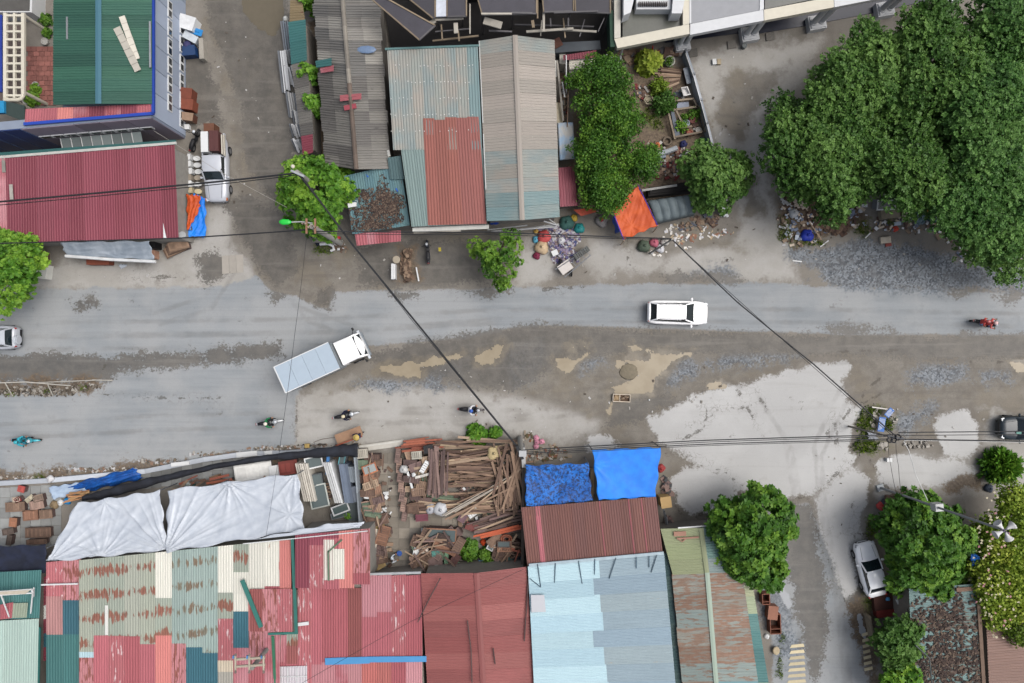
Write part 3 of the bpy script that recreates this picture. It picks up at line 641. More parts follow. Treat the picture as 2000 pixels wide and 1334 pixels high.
# ---- old fibro cement house
b = thing('old_house', 'old long house with broken grey fibre cement roof and mossy ridge', 'house', W(700, 335))
QL = Q4([(608, -60), (664, -60), (695, 331), (636, 322)], [3.0, 3.9, 3.9, 3.0]); QR = Q4([(664, -60), (736, -60), (762, 330), (695, 331)], [3.9, 3.0, 3.0, 3.9])
walls(b, [QL[0], QR[1], QR[2], QL[3]], WALLD, .3, .4)
for i in range(17):
    for k in range(2):
        v0, v1 = i / 17, min(1, (i + 1) / 17 + .006)
        old = i > 8
        pool = T_FIBRO2 if old else T_FIBRO
        sheet(b, QL, k * .5 - (.03 if k else random.uniform(-.03, .05)), .5 + k * .5, v0, v1, random.choice(pool), 'h', .2, .05, (i % 2) * .02 + k * .02, wob=.02)
        sheet(b, QR, k * .5 - (.03 if k else 0), .5 + k * .5 + (random.uniform(-.02, .04) if k else 0), v0, v1, random.choice(pool), 'h', .2, .05, (i % 2) * .02 - k * .02, wob=.02)
mb = MB()
rdg = [W(664, -60, 4.0).lerp(W(696, 331, 4.0), t_) for t_ in [k / 14 for k in range(15)]]
for k in range(14): 
    q = MB(); q.tube([rdg[k] + Vector((0, 0, .012 * (k % 2))), rdg[k + 1] + Vector((0, 0, .012 * (k % 2)))], .17, 8)
    q.build('ridge_tile', M((150, 144, 134), .9, var=.3) if k < 8 else M((118, 104, 94), .9, var=.35), b, label=None)
for x0, y0, x1, y1, mt in ((616, 116, 648, 128, T_TEALG), (625, 130, 652, 139, T_PINK[1])):
    sheet(b, Q4([(x0, y0 + 3), (x1, y0 - 3), (x1, y1), (x0 + 2, y1 + 4)], [3.35, 3.85, 3.85, 3.35]), 0, 1, 0, 1, mt, 'h', .18, .03)
q = Q4([(664, 186), (706, 182), (706, 194), (664, 198)], [4.1, 4.1, 4.1, 4.1]); sheet(b, q, 0, 1, 0, 1, T_PINK[2], 'h', .2, .03)
MB().box(W(684, 209, 4.12), (.9, .35, .06), .2).build('ridge_crate', M((150, 60, 72), .6), b)
single(MB().ell(W(716, 97, 3.62), (.75, .3, .1), 9, 5), 'plastic_sheet', M((134, 160, 196), .4, var=.3, scale=6), 'crumpled pale blue plastic sheet on the grey fibre cement roof', 'plastic sheet')
# lean-to along the lane
b = thing('lane_lean_to', 'low lean-to with mixed green and grey sheets along the side lane', 'shed', W(590, 180))
Qa = Q4([(563, 43), (597, 38), (600, 118), (569, 126)], [2.3, 2.6, 2.6, 2.3]); Qb = Q4([(569, 126), (600, 118), (613, 262), (588, 266)], [2.25, 2.55, 2.55, 2.25]); Qc = Q4([(588, 266), (611, 262), (612, 298), (592, 304)], [2.3, 2.55, 2.55, 2.3]); Qd = Q4([(567, 0), (590, 0), (596, 40), (566, 43)], [2.25, 2.5, 2.5, 2.25])
walls(b, [Qa[0], Qa[1], Qc[2], Qc[3]], WALLD, .3, .3)
strips(b, Qa, [T_TEALG], 4, 'h', pitch=.2); strips(b, Qb, T_FIBRO2, 6, 'h', pitch=.2); strips(b, Qc, [T_MAROON[0]], 2, 'h', pitch=.2); strips(b, Qd, [TIN((150, 128, 84), .2, streak=.2)], 2, 'h', pitch=.2)
# ---- teal rusty lean-to and pink awning
b = thing('teal_lean_to', 'rusty teal tin lean-to strewn with dead leaves beside the leafy corner tree', 'shed', W(740, 400))
Q = Q4([(672, 344), (782, 318), (801, 440), (688, 458)], [3.0, 3.0, 2.6, 2.6]); walls(b, Q, WALLD)
strips(b, Q, [TIN((84, 136, 146), .2, (104, 92, 82), streak=.22), TIN((92, 142, 148), .28, (104, 90, 80), streak=.22)], 6, 'v', pitch=.2)
sheet(b, Q4([(757, 308), (783, 304), (790, 350), (762, 350)], [3.3, 3.3, 3.1, 3.1]), 0, 1, 0, 1, TIN((72, 108, 112), .2, streak=.3), 'v', .2)
strips(b, Q4([(693, 456), (783, 450), (783, 471), (697, 480)], [2.55, 2.55, 2.3, 2.3]), T_PINK, 4, 'v', pitch=.2)
# ---- house A
b = thing('tin_house', 'tin-roofed house with weathered teal sheets and a large red-brown patch', 'house', W(870, 440))
Qu = Q4([(756, 97), (933, 90), (942, 292), (768, 293)], [4.2, 4.2, 3.8, 3.8]); Ql = Q4([(783, 291), (944, 290), (951, 437), (804, 443)], [3.78, 3.78, 3.45, 3.45])
walls(b, [Qu[0], Qu[1], Ql[2], Ql[3]], WALLG, .2, .45)
strips(b, Qu, [T_MIX[1], T_MIX[2], T_MIX[0], T_MIX[2], T_MIX[0], T_MIX[1], T_MIX[0], T_TEALB], 8, 'v', pitch=.22, lap=.006); strips(b, Ql, [TIN((128, 156, 152), .2, (170, 170, 160), streak=.16)], 6, 'v', pitch=.22)
for i in range(5):
    u0 = i / 5; y0 = [231, 234, 229, 230, 228][i]
    sheet(b, Q4([(826, y0), (934, y0), (950, 437), (836, 440)], [3.98, 3.98, 3.53, 3.53]), u0, u0 + .205, 0, 1, TIN((164, 86, 70), .06, (190, 132, 120), streak=.14) if i < 3 else TIN((170, 90, 80), .05, (200, 142, 132), streak=.14), 'v', .22, dz=(i % 2) * .012)
MB().beam(W(752, 96, 4.25), W(936, 89, 4.25), .14, .1).build('ridge_cap', M((110, 150, 150), .6), b)
for k in range(34):
    x = 768 + (k % 11) * 14.5 + random.uniform(-3, 3); y = 128 + (k // 11) * 31 + random.uniform(-1, 1)
    if k < 33: pass
mb = MB()
for y in (128, 160, 192, 224, 255):
    for x in range(764, 930, 8):
        if random.random() < .7: mb.box(W(x + random.uniform(-1, 1), y + random.uniform(-1.5, 1.5), 4.28 - (y - 97) * .00205), (.06, .06, .03))
mb.build('roof_screw', M((232, 232, 226), .6), b, kind='stuff')
MB().beam(W(806, 449, 3.0), W(955, 443, 3.0), .3, .12).build('front_gutter', M((206, 206, 200), .7), b); MB().beam(W(808, 453.5, 2.9), W(900, 451, 2.9), .16, .1).build('front_gutter', M((196, 190, 176), .7), b)
# ---- house B
b = thing('tin_house', 'tin-roofed house with dusty tan double-pitch roof turning teal at its street end', 'house', W(1020, 430))
QL = Q4([(935, 80), (1006, 69), (1020, 430), (951, 432)], [3.9, 4.6, 4.6, 3.9]); QR = Q4([(1006, 69), (1083, 78), (1093, 424), (1020, 430)], [4.6, 3.9, 3.9, 4.6]); walls(b, [QL[0], QR[1], QR[2], QL[3]], WALLG, .5, .45)
pick = lambda i: T_TAN[i % 2] if 0 < i < 8 else [T_TANTEAL, T_TAN[0], T_MIX[2], T_MIX[0], T_TANTEAL, T_TEALB][0 if i == 0 else min(5, i - 6)]
strips(b, QL, pick, 13, 'h', pitch=.2, lap=.004); strips(b, QR, pick, 13, 'h', pitch=.2, lap=.004)
ridge(b, W(1006, 69, 4.62), W(1020, 430, 4.62), T_TAN[0], .36)
for y0, y1 in ((80, 240), (262, 370)): MB().beam(W(936 + (y0 - 80) * .045, y0, 3.98), W(936 + (y1 - 80) * .045, y1, 3.98), .07, .06).build('edge_flashing', M((226, 228, 226), .5), b)
# ---- unfinished building with formwork decks
b = thing('unfinished_building', 'unfinished concrete building with dark plywood formwork decks and props', 'building', W(960, 40))
FORM = M((70, 68, 76), .55, var=.3, scale=1.2); WOODB = M((150, 134, 112), .8, var=.3); CONCD = M((104, 102, 104), .85, var=.25)
MB().prism([W(725, -140)[:2], W(1185, -140)[:2], W(1185, 112)[:2], W(770, 124)[:2]], 0, .4).build('void_shade_floor', M((36, 34, 34), .9), b)  # near-black colour paints the darkness of the deep void between the decks
MB().prism([W(830, -140)[:2], W(1180, -140)[:2], W(1180, 10)[:2], W(830, 10)[:2]], .4, 4.2).build('void_shade_wall', M((40, 38, 38), .9), b)  # darkness below the decks is put into this wall colour
for poly, z in (([(716, -10), (742, -10), (850, 50), (819, 78)], 5.6), ([(752, -40), (850, -40), (850, 34), (846, 36)], 5.7), ([(873, -40), (911, -40), (911, 32), (873, 33)], 5.72), ([(922, -40), (1048, -40), (1048, 27), (942, 29)], 5.68), ([(1056, -40), (1120, -40), (1120, 22), (1062, 24)], 5.7), ([(1122, -40), (1192, -40), (1192, 26), (1124, 24)], 5.66)):
    P = [W(x, y, z)[:2] for x, y in poly]; d_ = MB().prism(P, z - .08, z).build('formwork_deck', FORM, b)
    for i in range(4):
        a, c_ = Vector((*P[i], z)), Vector((*P[(i + 1) % 4], z)); MB().beam(a, c_, .09, .12).build('edge_board', WOODB if i % 2 else CONCD, d_)
MB().prism([W(852, -40, 5.7)[:2], W(872, -40, 5.7)[:2], W(872, 32, 5.7)[:2], W(852, 33, 5.7)[:2]], 5.62, 5.74).build('white_panel', M((206, 212, 222), .6), b)
for (x0, y0, x1, y1, z, w) in ((848, 39, 905, 36, 5.3, .14), (890, 45, 891, 65, 5.2, .3), (862, 48, 864, 78, 5.0, .1), (895, 60, 897, 80, 4.9, .1), (918, 8, 918, 66, 5.5, .09), (940, 27, 1000, 27, 5.8, .12), (1000, 25, 1040, 26, 5.8, .12), (1082, 25, 1168, 22, 5.9, .1), (945, 40, 980, 50, 5.2, .5), (1040, 40, 1042, 54, 5.3, .2), (1075, 36, 1076, 52, 5.2, .1), (1110, 35, 1110, 52, 5.2, .1), (1062, 0, 1062, 62, 5.4, .16), (1050, 0, 1050, 36, 5.4, .1), (955, 60, 1000, 62, 4.6, .1), (1028, 62, 1120, 56, 4.8, .16), (1095, 58, 1165, 62, 4.6, .14), (1005, 48, 1160, 52, 4.2, .08), (1132, 72, 1142, 38, 4.5, .07), (1168, 62, 1180, 36, 4.5, .06), (1100, 36, 1104, 74, 4.4, .09), (1058, 40, 1056, 70, 4.4, .08), (815, 62, 850, 40, 5.3, .3), (800, 55, 830, 40, 5.45, .2), (850, 62, 920, 56, 5.0, .06), (845, 80, 935, 70, 4.2, .12)):
    MB().beam(W(x0, y0, z), W(x1, y1, z), w, .1).build('prop_board', random.choice([WOODB, CONCD, CONCD, M((190, 184, 172), .8)]), b)
for x, y in ((905, 55), (1000, 60), (1105, 66), (1175, 70), (860, 66), (945, 70)): MB().tube([W(x, y, 0), W(x, y, 0) + Vector((.1, .1, 5.2))], .06, 6).build('prop', CONCD, b)
MB().prism([W(1085, 82, 2)[:2], W(1172, 78, 2)[:2], W(1174, 95, 2)[:2], W(1085, 102, 2)[:2]], 0, 1.9).build('low_roof', M((96, 104, 112), .6, var=.25), b)
MB().beam(W(1192, 30, 3), W(1194, 100, 3), .35, 1.5).build('side_net', M((48, 82, 66), .8), b); MB().beam(W(1196, 35, 3.2), W(1197, 85, 3.2), .14, .8).build('yellow_edge', M((190, 140, 50), .7), b)
sheet(b, Q4([(1100, 108), (1165, 98), (1165, 112), (1100, 118)], 2.2), 0, 1, 0, 1, T_MAROON[0], 'v', .2); sheet(b, Q4([(1112, 113), (1165, 105), (1158, 135), (1112, 136)], 2.0), 0, 1, 0, 1, TIN((226, 220, 200), .05, streak=.05), 'h', .2)
strips(b, Q4([(1112, 137), (1148, 137), (1146, 166), (1112, 166)], 1.9), T_FIBRO2, 2, 'h')
# ---- white porch building with paired columns
b = thing('white_porch_building', 'white building with porch beams and paired round columns on square plinths', 'building', W(1480, 30))
WB = M((226, 228, 230), .6, var=.1, obj=.04); zb = 3.9
def slab(pts, z0, z1, name, mt): return MB().prism([W(x, y, z1)[:2] for x, y in pts], z0, z1).build(name, mt, b)
MB().prism([W(1215, -120)[:2], W(2060, -250)[:2], W(1950, -90)[:2], W(1215, 62)[:2]], 0, 3.3).build('wall', M((44, 46, 58), .8, var=.2), b)  # dark navy wall colour carries the shade behind the porch
MB().prism([W(*q)[:2] for q in ((1222, 58), (1300, 84), (1440, 66), (1460, 70), (1590, 48), (1722, 22), (1848, -6), (1930, -90))], .0, .06).build('porch_shade_floor', M((46, 50, 66), .4, var=.3), b)  # painted strip of shade under the beam, laid as a dark navy floor
slab([(1216, 18), (1336, 18), (1336, 50), (1216, 73)], 3.0, 3.42, 'glass_roof', M((84, 86, 78), .3, var=.35, scale=.8, spec=.5))
slab([(1200, 76), (1346, 47), (1347, 66), (1206, 94)], zb - .4, zb, 'beam', CREAM); slab([(1334, -90), (1347, -90), (1347, 46), (1334, 49)], zb - .4, zb, 'beam', CREAM)
slab([(1199, -90), (1212, -90), (1212, 73), (1200, 75)], zb - .5, zb + .02, 'beam', M((214, 210, 198), .7, var=.2))
slab([(1350, -90), (1484, -90), (1484, 20), (1350, 46)], zb - .35, zb - .04, 'roof_deck', M((172, 174, 178), .8, var=.1)); slab([(1348, 47), (1491, 19), (1492, 40), (1348, 68)], zb - .4, zb + .02, 'beam', WB)
slab([(1484, -90), (1492, -90), (1492, 18), (1484, 20)], zb - .4, zb + .02, 'beam', WB); slab([(1346, -90), (1350, -90), (1350, 45), (1347, 46)], zb - .4, zb + .03, 'beam', WB)
slab([(1492, 19), (1628, -7), (1629, 14), (1493, 40)], zb - .4, zb, 'beam', CREAM); slab([(1494, -90), (1624, -90), (1624, -9), (1494, 18)], 3.2, 3.5, 'glass_roof', M((92, 94, 88), .3, var=.3, spec=.5))
slab([(1629, -7), (1760, -34), (1762, -12), (1630, 14)], zb - .4, zb + .02, 'beam', WB); slab([(1762, -34), (1900, -62), (1902, -40), (1763, -12)], zb - .4, zb, 'beam', WB)
slab([(1218, -40), (1248, -40), (1232, 24), (1218, 30)], 3.43, 4.6, 'pier', WB); slab([(1318, -40), (1345, -40), (1332, 26), (1312, 26)], 3.43, 4.6, 'pier', WB); slab([(1243, -40), (1310, -40), (1310, 18), (1243, 18)], 3.43, 4.2, 'parapet', WB)
mb = MB()
for k in range(16): mb.box(W(1248 + k * 3.6, 8, 4.35), (.06, .3, .2))
mb.build('railing', M((70, 60, 56), .7), b)
for i, (x, y, s_) in enumerate(((1330, 92, 1.0), (1460, 72, 1.15), (1590, 50, 1.15), (1722, 24, 1.15), (1848, -4, 1.15), (1206, 122, .45))):
    c = W(x, y); pl = MB().box(c + Vector((0, 0, .3)), (1.15 * s_, .95 * s_, .6), .18).build('plinth', WB, b)
    MB().box(c + Vector((0, 0, .64)), (.98 * s_, .8 * s_, .1), .18).build('plinth_cap', WB, pl)
    for sx in ((-.27, .27) if s_ > .5 else (0,)):
        m_ = MB(); cc = c + Vector((sx * s_, sx * .18 * s_, 0)); m_.tube([cc + Vector((0, 0, q)) for q in (.69, .78, .8, 1.2, 3.3, 3.34, 3.42, 3.48)], [.25 * s_, .25 * s_, .19 * s_, .19 * s_, .17 * s_, .22 * s_, .24 * s_, .24 * s_], 14); m_.build('column', WB, b, smooth=False)
for x0, y0 in ((1345, 98), (1420, 82), (1495, 66)): MB().prism([W(x0, y0)[:2], W(x0 + 16, y0 - 3)[:2], W(x0 + 17, y0 + 12)[:2], W(x0 + 1, y0 + 15)[:2]], 0, .12).build('step_grate', M((122, 118, 112), .8, var=.4, scale=9), b)
# ---- rust-brown roof
b = thing('rusty_shed', 'shed with rust-brown corrugated roof and one thin pink stripe behind the blue awnings', 'shed', W(1150, 1040))
Q = Q4([(1018, 991), (1281, 970), (1294, 1082), (1030, 1104)], [3.0, 3.0, 3.5, 3.5]); walls(b, Q, WALLD)
for i in range(11):
    u0 = i / 11; sheet(b, Q, max(0, u0 - .002), u0 + .093, 0, 1, T_RUST[i % 3], 'v', .18, .035, (i % 2) * .012)
for u0, w, y1 in ((.1, .035, 1), (.575, .008, 1), (.79, .008, 1), (.885, .008, 1)): sheet(b, Q, u0, u0 + w, 0, y1, T_PINK[0], 'v', .18, .02, .05)
# ---- pale blue roof
b = thing('blue_roof_house', 'house with pale blue ribbed roof, light west half and greyer east half', 'house', W(1170, 1200))
Q = Q4([(1031, 1106), (1297, 1082), (1325, 1400), (1046, 1400)], [3.6, 3.6, 3.75, 3.75]); walls(b, Q, WALLG)
strips(b, Q, T_BLUEG, 9, 'h', pitch=.2, lap=.004)
for i in range(9):
    v0 = i / 9; u1 = [.52, .47, .51, .52, .44, .51, .52, .53, .5][i]; sheet(b, Q, 0, u1, max(0, v0 - .003), v0 + .115, T_BLUEP[i % 2], 'h', .2, .035, .055 + (i % 2) * .012)
MB().beam(W(1033, 1104, 3.66), W(1296, 1080, 3.66), .22, .1).build('ridge_gutter', M((176, 196, 206), .4), b)
for x0, y0, x1, y1 in ((1050, 1102, 1056, 1146), (1085, 1100, 1083, 1138), (1130, 1096, 1137, 1140), (1162, 1092, 1161, 1122), (1203, 1090, 1190, 1130), (1035, 1130, 1056, 1147), (1243, 1088, 1243, 1110), (1268, 1086, 1268, 1108), (1283, 1084, 1272, 1118)):
    MB().tube([W(x0, y0, 3.75), W(x1, y1, 3.72)], .035, 6).build('bracket_rod', M((84, 110, 126), .5), b)
for cx, cy, rx, ry in ((1124, 1295, 14, 12), (1125, 1151, 20, 5), (1130, 1330, 24, 6)): 
    P = fractal([W(cx + rx * math.cos(a), cy + ry * math.sin(a), 3.78)[:2] for a in [k * math.pi / 5 for k in range(10)]], 2, .1)
single(MB().add(*(lambda q: (q.v, q.f))(MB().loft([[W(1037 + dx, 1162 + dy, z) for dx, dy in ((0, 0), (26, 0), (29, 33), (1, 34))] for z in (3.74, 3.95)]))), 'plastic_sheet', M((228, 230, 236), .4, var=.05), 'white plastic sheet on the pale blue roof next to the brick red roof', 'plastic sheet')
# ---- sage / rust two-pitch roof
b = thing('patched_roof_house', 'house with olive and rusty two-pitch tin roof under the rosette-leaved tree', 'house', W(1400, 1200))
QLo = Q4([(1290, 1033), (1369, 1031), (1381, 1120), (1314, 1123)], [3.2, 3.6, 3.6, 3.2]); QLr = Q4([(1313, 1122), (1381, 1118), (1404, 1400), (1338, 1400)], [3.2, 3.6, 3.6, 3.2])
QRo = Q4([(1369, 1031), (1455, 1020), (1466, 1116), (1381, 1120)], [3.6, 3.1, 3.1, 3.6]); QRr = Q4([(1381, 1120), (1466, 1116), (1512, 1400), (1404, 1400)], [3.6, 3.1, 3.1, 3.6])
walls(b, [QLo[0], QRo[1], QRr[2], QLr[3]], WALLD, .4, .5)
strips(b, QLo, T_OLIVE, 3, 'h', pitch=.2); strips(b, QRo, [T_TEALB, TIN((112, 160, 150), .05)], 3, 'h', pitch=.2)
strips(b, QLr, T_RUSTG, 8, 'h', pitch=.2, jit=.02); strips(b, QRr, [T_RUSTG[1], T_RUSTG[0], T_RUSTG[1], T_RUSTG[1], T_RUSTG[1], T_RUSTG[2], TIN((106, 160, 170), .3, (150, 110, 82))], 8, 'h', u=(0, .8), pitch=.2)
strips(b, QRr, [TIN((178, 186, 138), .05), TIN((168, 184, 140), .1), TIN((84, 146, 142), .05), TIN((64, 132, 130), .08), TIN((60, 128, 128), .05), TIN((62, 130, 128), .05)], 8, 'h', u=(.8, 1), pitch=.2, dz=-.03, v=(.05, 1))
ridge(b, W(1369, 1031, 3.62), W(1381, 1120, 3.62), T_OLIVE[0], .34); ridge(b, W(1381, 1118, 3.63), W(1404, 1400, 3.63), TIN((156, 178, 158), .2, (150, 100, 74)), .34)
strips(b, Q4([(1296, 1080), (1306, 1078), (1338, 1400), (1326, 1400)], [2.8, 2.9, 2.9, 2.8]), [TIN((64, 100, 104), .2, (80, 60, 50)), TIN((78, 110, 108), .3, (70, 58, 50))], 7, 'h', pitch=.2)
MB().beam(W(1324, 1031, 3.4), W(1412, 1025, 3.4), .09, .08).build('edge_flashing', WHITE, b)
single(MB().beam(W(1322, 1052, 3.5), W(1365, 1049, 3.62), .12, .1).beam(W(1316, 1043, 3.47), W(1340, 1042, 3.55), .34, .05).beam(W(1322, 1050, 3.48), W(1332, 1058, 3.5), .07, .06).beam(W(1332, 1058, 3.5), W(1344, 1049, 3.55), .07, .06), 'scrap_bundle', M((198, 150, 128), .7, var=.3), 'pinkish bundle of scrap sticks lying on the olive roof', 'scrap')
# ---- brick red roof
b = thing('red_roof_house', 'house with brick red double-pitch ribbed roof and leaning rods', 'house', W(935, 1200))
QL = Q4([(822, 1120), (931, 1119), (948, 1400), (838, 1400)], [3.4, 3.9, 3.9, 3.4]); QR = Q4([(931, 1119), (1028, 1107), (1048, 1400), (948, 1400)], [3.9, 3.4, 3.4, 3.9]); walls(b, [QL[0], QR[1], QR[2], QL[3]], WALLD, .4, .4)
strips(b, QL, T_BRICK, 9, 'h', pitch=.2, lap=.006); strips(b, QR, T_BRICK, 9, 'h', pitch=.2, lap=.006); ridge(b, W(931, 1119, 3.92), W(948, 1400, 3.92), T_BRICK[0], .4)
for pts, n_ in (([(860, 1129, 4.05), (836, 1174, 3.75), (816, 1215, 3.65)], 'dark bent rod with a hook'), ([(913, 1212, 4.05), (920, 1270, 4.08), (922, 1334, 4.1)], 'long dark rod'), ([(1033, 1118, 3.6), (1024, 1252, 3.68)], 'straight dark rod at the blue roof edge'), ([(963, 1266, 4.02), (967, 1297, 4.0)], 'short dark rod')):
    single(MB().tube([W(*p) for p in pts], .045, 6), 'metal_rod', M((92, 72, 70), .7), n_ + ' lying on the brick red roof', 'rod')
# ---- pink roof hall
def column(b, x0, x1, segs, zf, mats, jit=1.2):
    """segs: (yl, yr) top then y ends with sheet materials, in photo pixels; zf gives the plane height from py"""
    (yl, yr) = segs[0]; al, ar = yl, yr
    for k, (ye, mt) in enumerate(segs[1:]):
        e = ye + random.uniform(-jit, jit); Q = [W(x0, al, zf(al)), W(x1, ar, zf(ar)), W(x1 + .3, e, zf(e)), W(x0 + .3, e, zf(e))]
        sheet(b, Q, -.02, 1.02, -.01 if k else 0, 1.0, mt, 'v', .19, .035, .012 * (int(x0) % 2) + .016 * (k % 2)); al = ar = e
b = thing('pink_roof_hall', 'wide hall with patched faded pink-red tin roof crossed by a bright blue strip', 'building', W(690, 1250))
zf = lambda y: 3.2 + (y - 1120) * .0008
walls(b, Q4([(556, 1150), (824, 1122), (836, 1400), (540, 1400)], [3.2, 3.2, 3.3, 3.3]), WALLD, .1, .3)
xs_ = [582, 608, 628, 654, 679, 706, 736, 764, 792, 824]
for i in range(9):
    y0 = 1148 - max(0, (i - 4)) * 5; y0 = 1124 if i >= 5 else 1148
    t1, t2 = T_PINK[i % 3], T_PINK[(i + 1) % 3]
    mid_ = [(1290, T_PINKWHITE), (1298, T_PINK[0]), (1293, T_PINK[2]), (1296, T_PINK[2]), (1292, T_BRICK[1]), (1206, TIN((206, 128, 138), 0., streak=.06)), (1197, TIN((208, 130, 140), 0., streak=.06)), (1290, T_PINKWHITE), (1290, T_PINK[2])][i]
    seg = [(y0, y0 - (2 if i >= 5 else 0)), mid_]
    if i in (5, 6): seg += [(1290, T_PINK[0])]
    seg += [(1400, [T_PINKWHITE, TIN((206, 126, 134), 0., streak=.08), TIN((206, 126, 134), 0., streak=.08), T_PINK[1], TIN((206, 132, 138), 0., streak=.08), TIN((202, 98, 88), .1), TIN((200, 100, 90), .1, (120, 60, 40)), T_PINK[2], TIN((210, 136, 144), 0., streak=.06)][i])]
    column(b, xs_[i], xs_[i + 1], seg, zf, None)
column(b, 536, 560, [(1240, 1240), (1295, T_PINK[1]), (1400, T_PINK[0])], lambda y: zf(y) - .03, None); column(b, 558, 582, [(1236, 1236), (1262, T_SAGE[1]), (1296, T_BRICK[0]), (1400, T_PINK[0])], lambda y: zf(y) - .03, None)
sheet(b, Q4([(541, 1302), (600, 1300), (600, 1400), (543, 1400)], 3.42), 0, 1, 0, 1, TIN((206, 198, 204), 0., streak=.06), 'v', .2); 
for x in (562, 580): MB().beam(W(x, 1304, 3.5), W(x, 1400, 3.5), .05, .03).build('skylight_bar', WHITE, b)
MB().beam(W(545, 1322, 3.5), W(600, 1321, 3.5), .05, .03).build('skylight_bar', WHITE, b)
MB().beam(W(635, 1292, 3.42), W(722, 1289, 3.42), .5, .04).beam(W(721, 1288, 3.44), W(833, 1287, 3.44), .42, .04).build('blue_strip', M((96, 178, 240), .5, var=.1), b)
MB().beam(W(712, 1121.5, 3.3), W(822, 1118, 3.3), .16, .12).build('gutter', M((168, 172, 174), .5), b); single(MB().beam(W(579, 1220, 3.4), W(603, 1217, 3.4), .24, .08), 'metal_batten', WHITE, 'short white batten at the west edge of the pink roof', 'batten')
# ---- patchwork roof building
b = thing('patchwork_roof_building', 'building with patchwork roof of sage, cream, teal and pink rusty tin sheets', 'building', W(340, 1200))
zf = lambda y: 3.55 + (y - 1090) * .0012
walls(b, Q4([(155, 1096), (566, 1056), (540, 1400), (150, 1400)], [3.5, 3.5, 3.85, 3.85]), WALLG, .1, .3)
tp = lambda x: 1094 - (x - 155) * .1
for x0, x1, seg in ((155, 183, [(1272, T_SAGE[0]), (1285, T_BLUEP[0]), (1400, T_PINKRUST)]), (183, 212, [(1243, T_SAGE[1]), (1400, T_PINK[0])]), (212, 242, [(1242, T_SAGE[1]), (1400, T_PINKWHITE)]), (242, 273, [(1243, T_SAGE[2]), (1400, T_PINK[2])]),
                    (273, 303, [(1258, T_SAGE[0]), (1400, T_PINK[0])]), (303, 335, [(1168, T_CREAM), (1240, T_SAGE[1]), (1400, T_SALMON)]), (335, 363, [(1258, T_SAGEG[0]), (1400, T_PINKRUST)]), (363, 395, [(1266, T_SAGEG[1]), (1400, T_TEAL)]), (395, 425, [(1275, T_SAGEG[0]), (1400, T_TEAL)]),
                    (425, 455, [(1158, T_CREAM), (1208, T_SAGE[1]), (1290, T_PINKWHITE), (1312, TIN((206, 190, 160), .0)), (1400, TIN((176, 172, 158), .0))]), (455, 485, [(1118, T_SAGE[1]), (1160, T_CREAM), (1194, T_CREAM), (1266, T_TEAL), (1400, T_PINK[1])]), (485, 516, [(1152, T_CREAM), (1232, T_SALMON), (1296, T_PINKRUST), (1400, T_PINK[2])]), (516, 546, [(1148, T_CREAM), (1400, T_PINK[1])])):
    column(b, x0, x1, [(tp(x0), tp(x1))] + seg, zf, None)
column(b, 545, 568, [(1056, 1054), (1152, T_SALMON)], lambda y: zf(y) + .02, None)
for x0, x1, mt in ((489, 512, T_BRICK[1]), (511, 541, T_PINKRUST), (540, 570, T_PINKWHITE)): column(b, x0, x1, [(1150, 1150), (1233, mt)], lambda y: zf(y) + .16, None)
MB().beam(W(571, 1052, 3.75), W(579, 1238, 3.8), .22, .1).build('green_flashing', M((56, 128, 118), .6), b); MB().beam(W(524, 1238, 3.82), W(576, 1236, 3.82), .16, .08).build('green_flashing', M((56, 128, 118), .6), b); MB().beam(W(533, 1242, 3.8), W(541, 1400, 3.85), .2, .12).build('green_flashing', M((56, 118, 90), .6), b)
column(b, 205, 211, [(1182, 1182), (1240, T_WHITE)], lambda y: zf(y) + .07, None, 0)
single(MB().beam(W(473, 1133, 3.95), W(510, 1225, 4.02), .3, .1), 'metal_batten', M((64, 140, 130), .55, var=.15), 'long green painted batten lying askew on the cream roof sheets', 'batten')
# raised pink section east of the flashing
b = thing('raised_roof_block', 'raised block of maroon and pink tin roof with a cream rusty patch', 'building', W(650, 1090))
zf = lambda y: 3.95
walls(b, Q4([(578, 1046), (718, 1038), (722, 1140), (582, 1150)], 3.95), WALLG, .08, .1)
for x0, x1, seg in ((577, 604, [(1148, T_MAROON[0])]), (603, 632, [(1066, T_MAROON[2]), (1150, T_PINKWHITE)]), (631, 662, [(1053, T_MAROON[2]), (1150, T_PINK[0])]), (660, 691, [(1148, T_SALMON)]), (689, 722, [(1120, T_PINKRUST), (1142, T_PINK[2])])): column(b, x0, x1, [(1045 - (x0 - 577) * .09, 1045 - (x1 - 577) * .09)] + seg, zf, None)
for x0, x1, y0, y1 in ((632, 652, 1054, 1134), (652, 672, 1072, 1132)): column(b, x0, x1, [(y0, y0), (y1, T_CREAM)], lambda y: zf(y) + .06, None)
MB().beam(W(641, 1078, 4.08), W(668, 1054, 4.08), .12, .06).beam(W(641, 1076, 4.08), W(642, 1134, 4.08), .1, .06).build('green_flashing', M((112, 140, 112), .7), b)
MB().beam(W(475, 1062, 3.9), W(718, 1037, 4.1), .06, .06).build('edge_bar', WHITE, b)
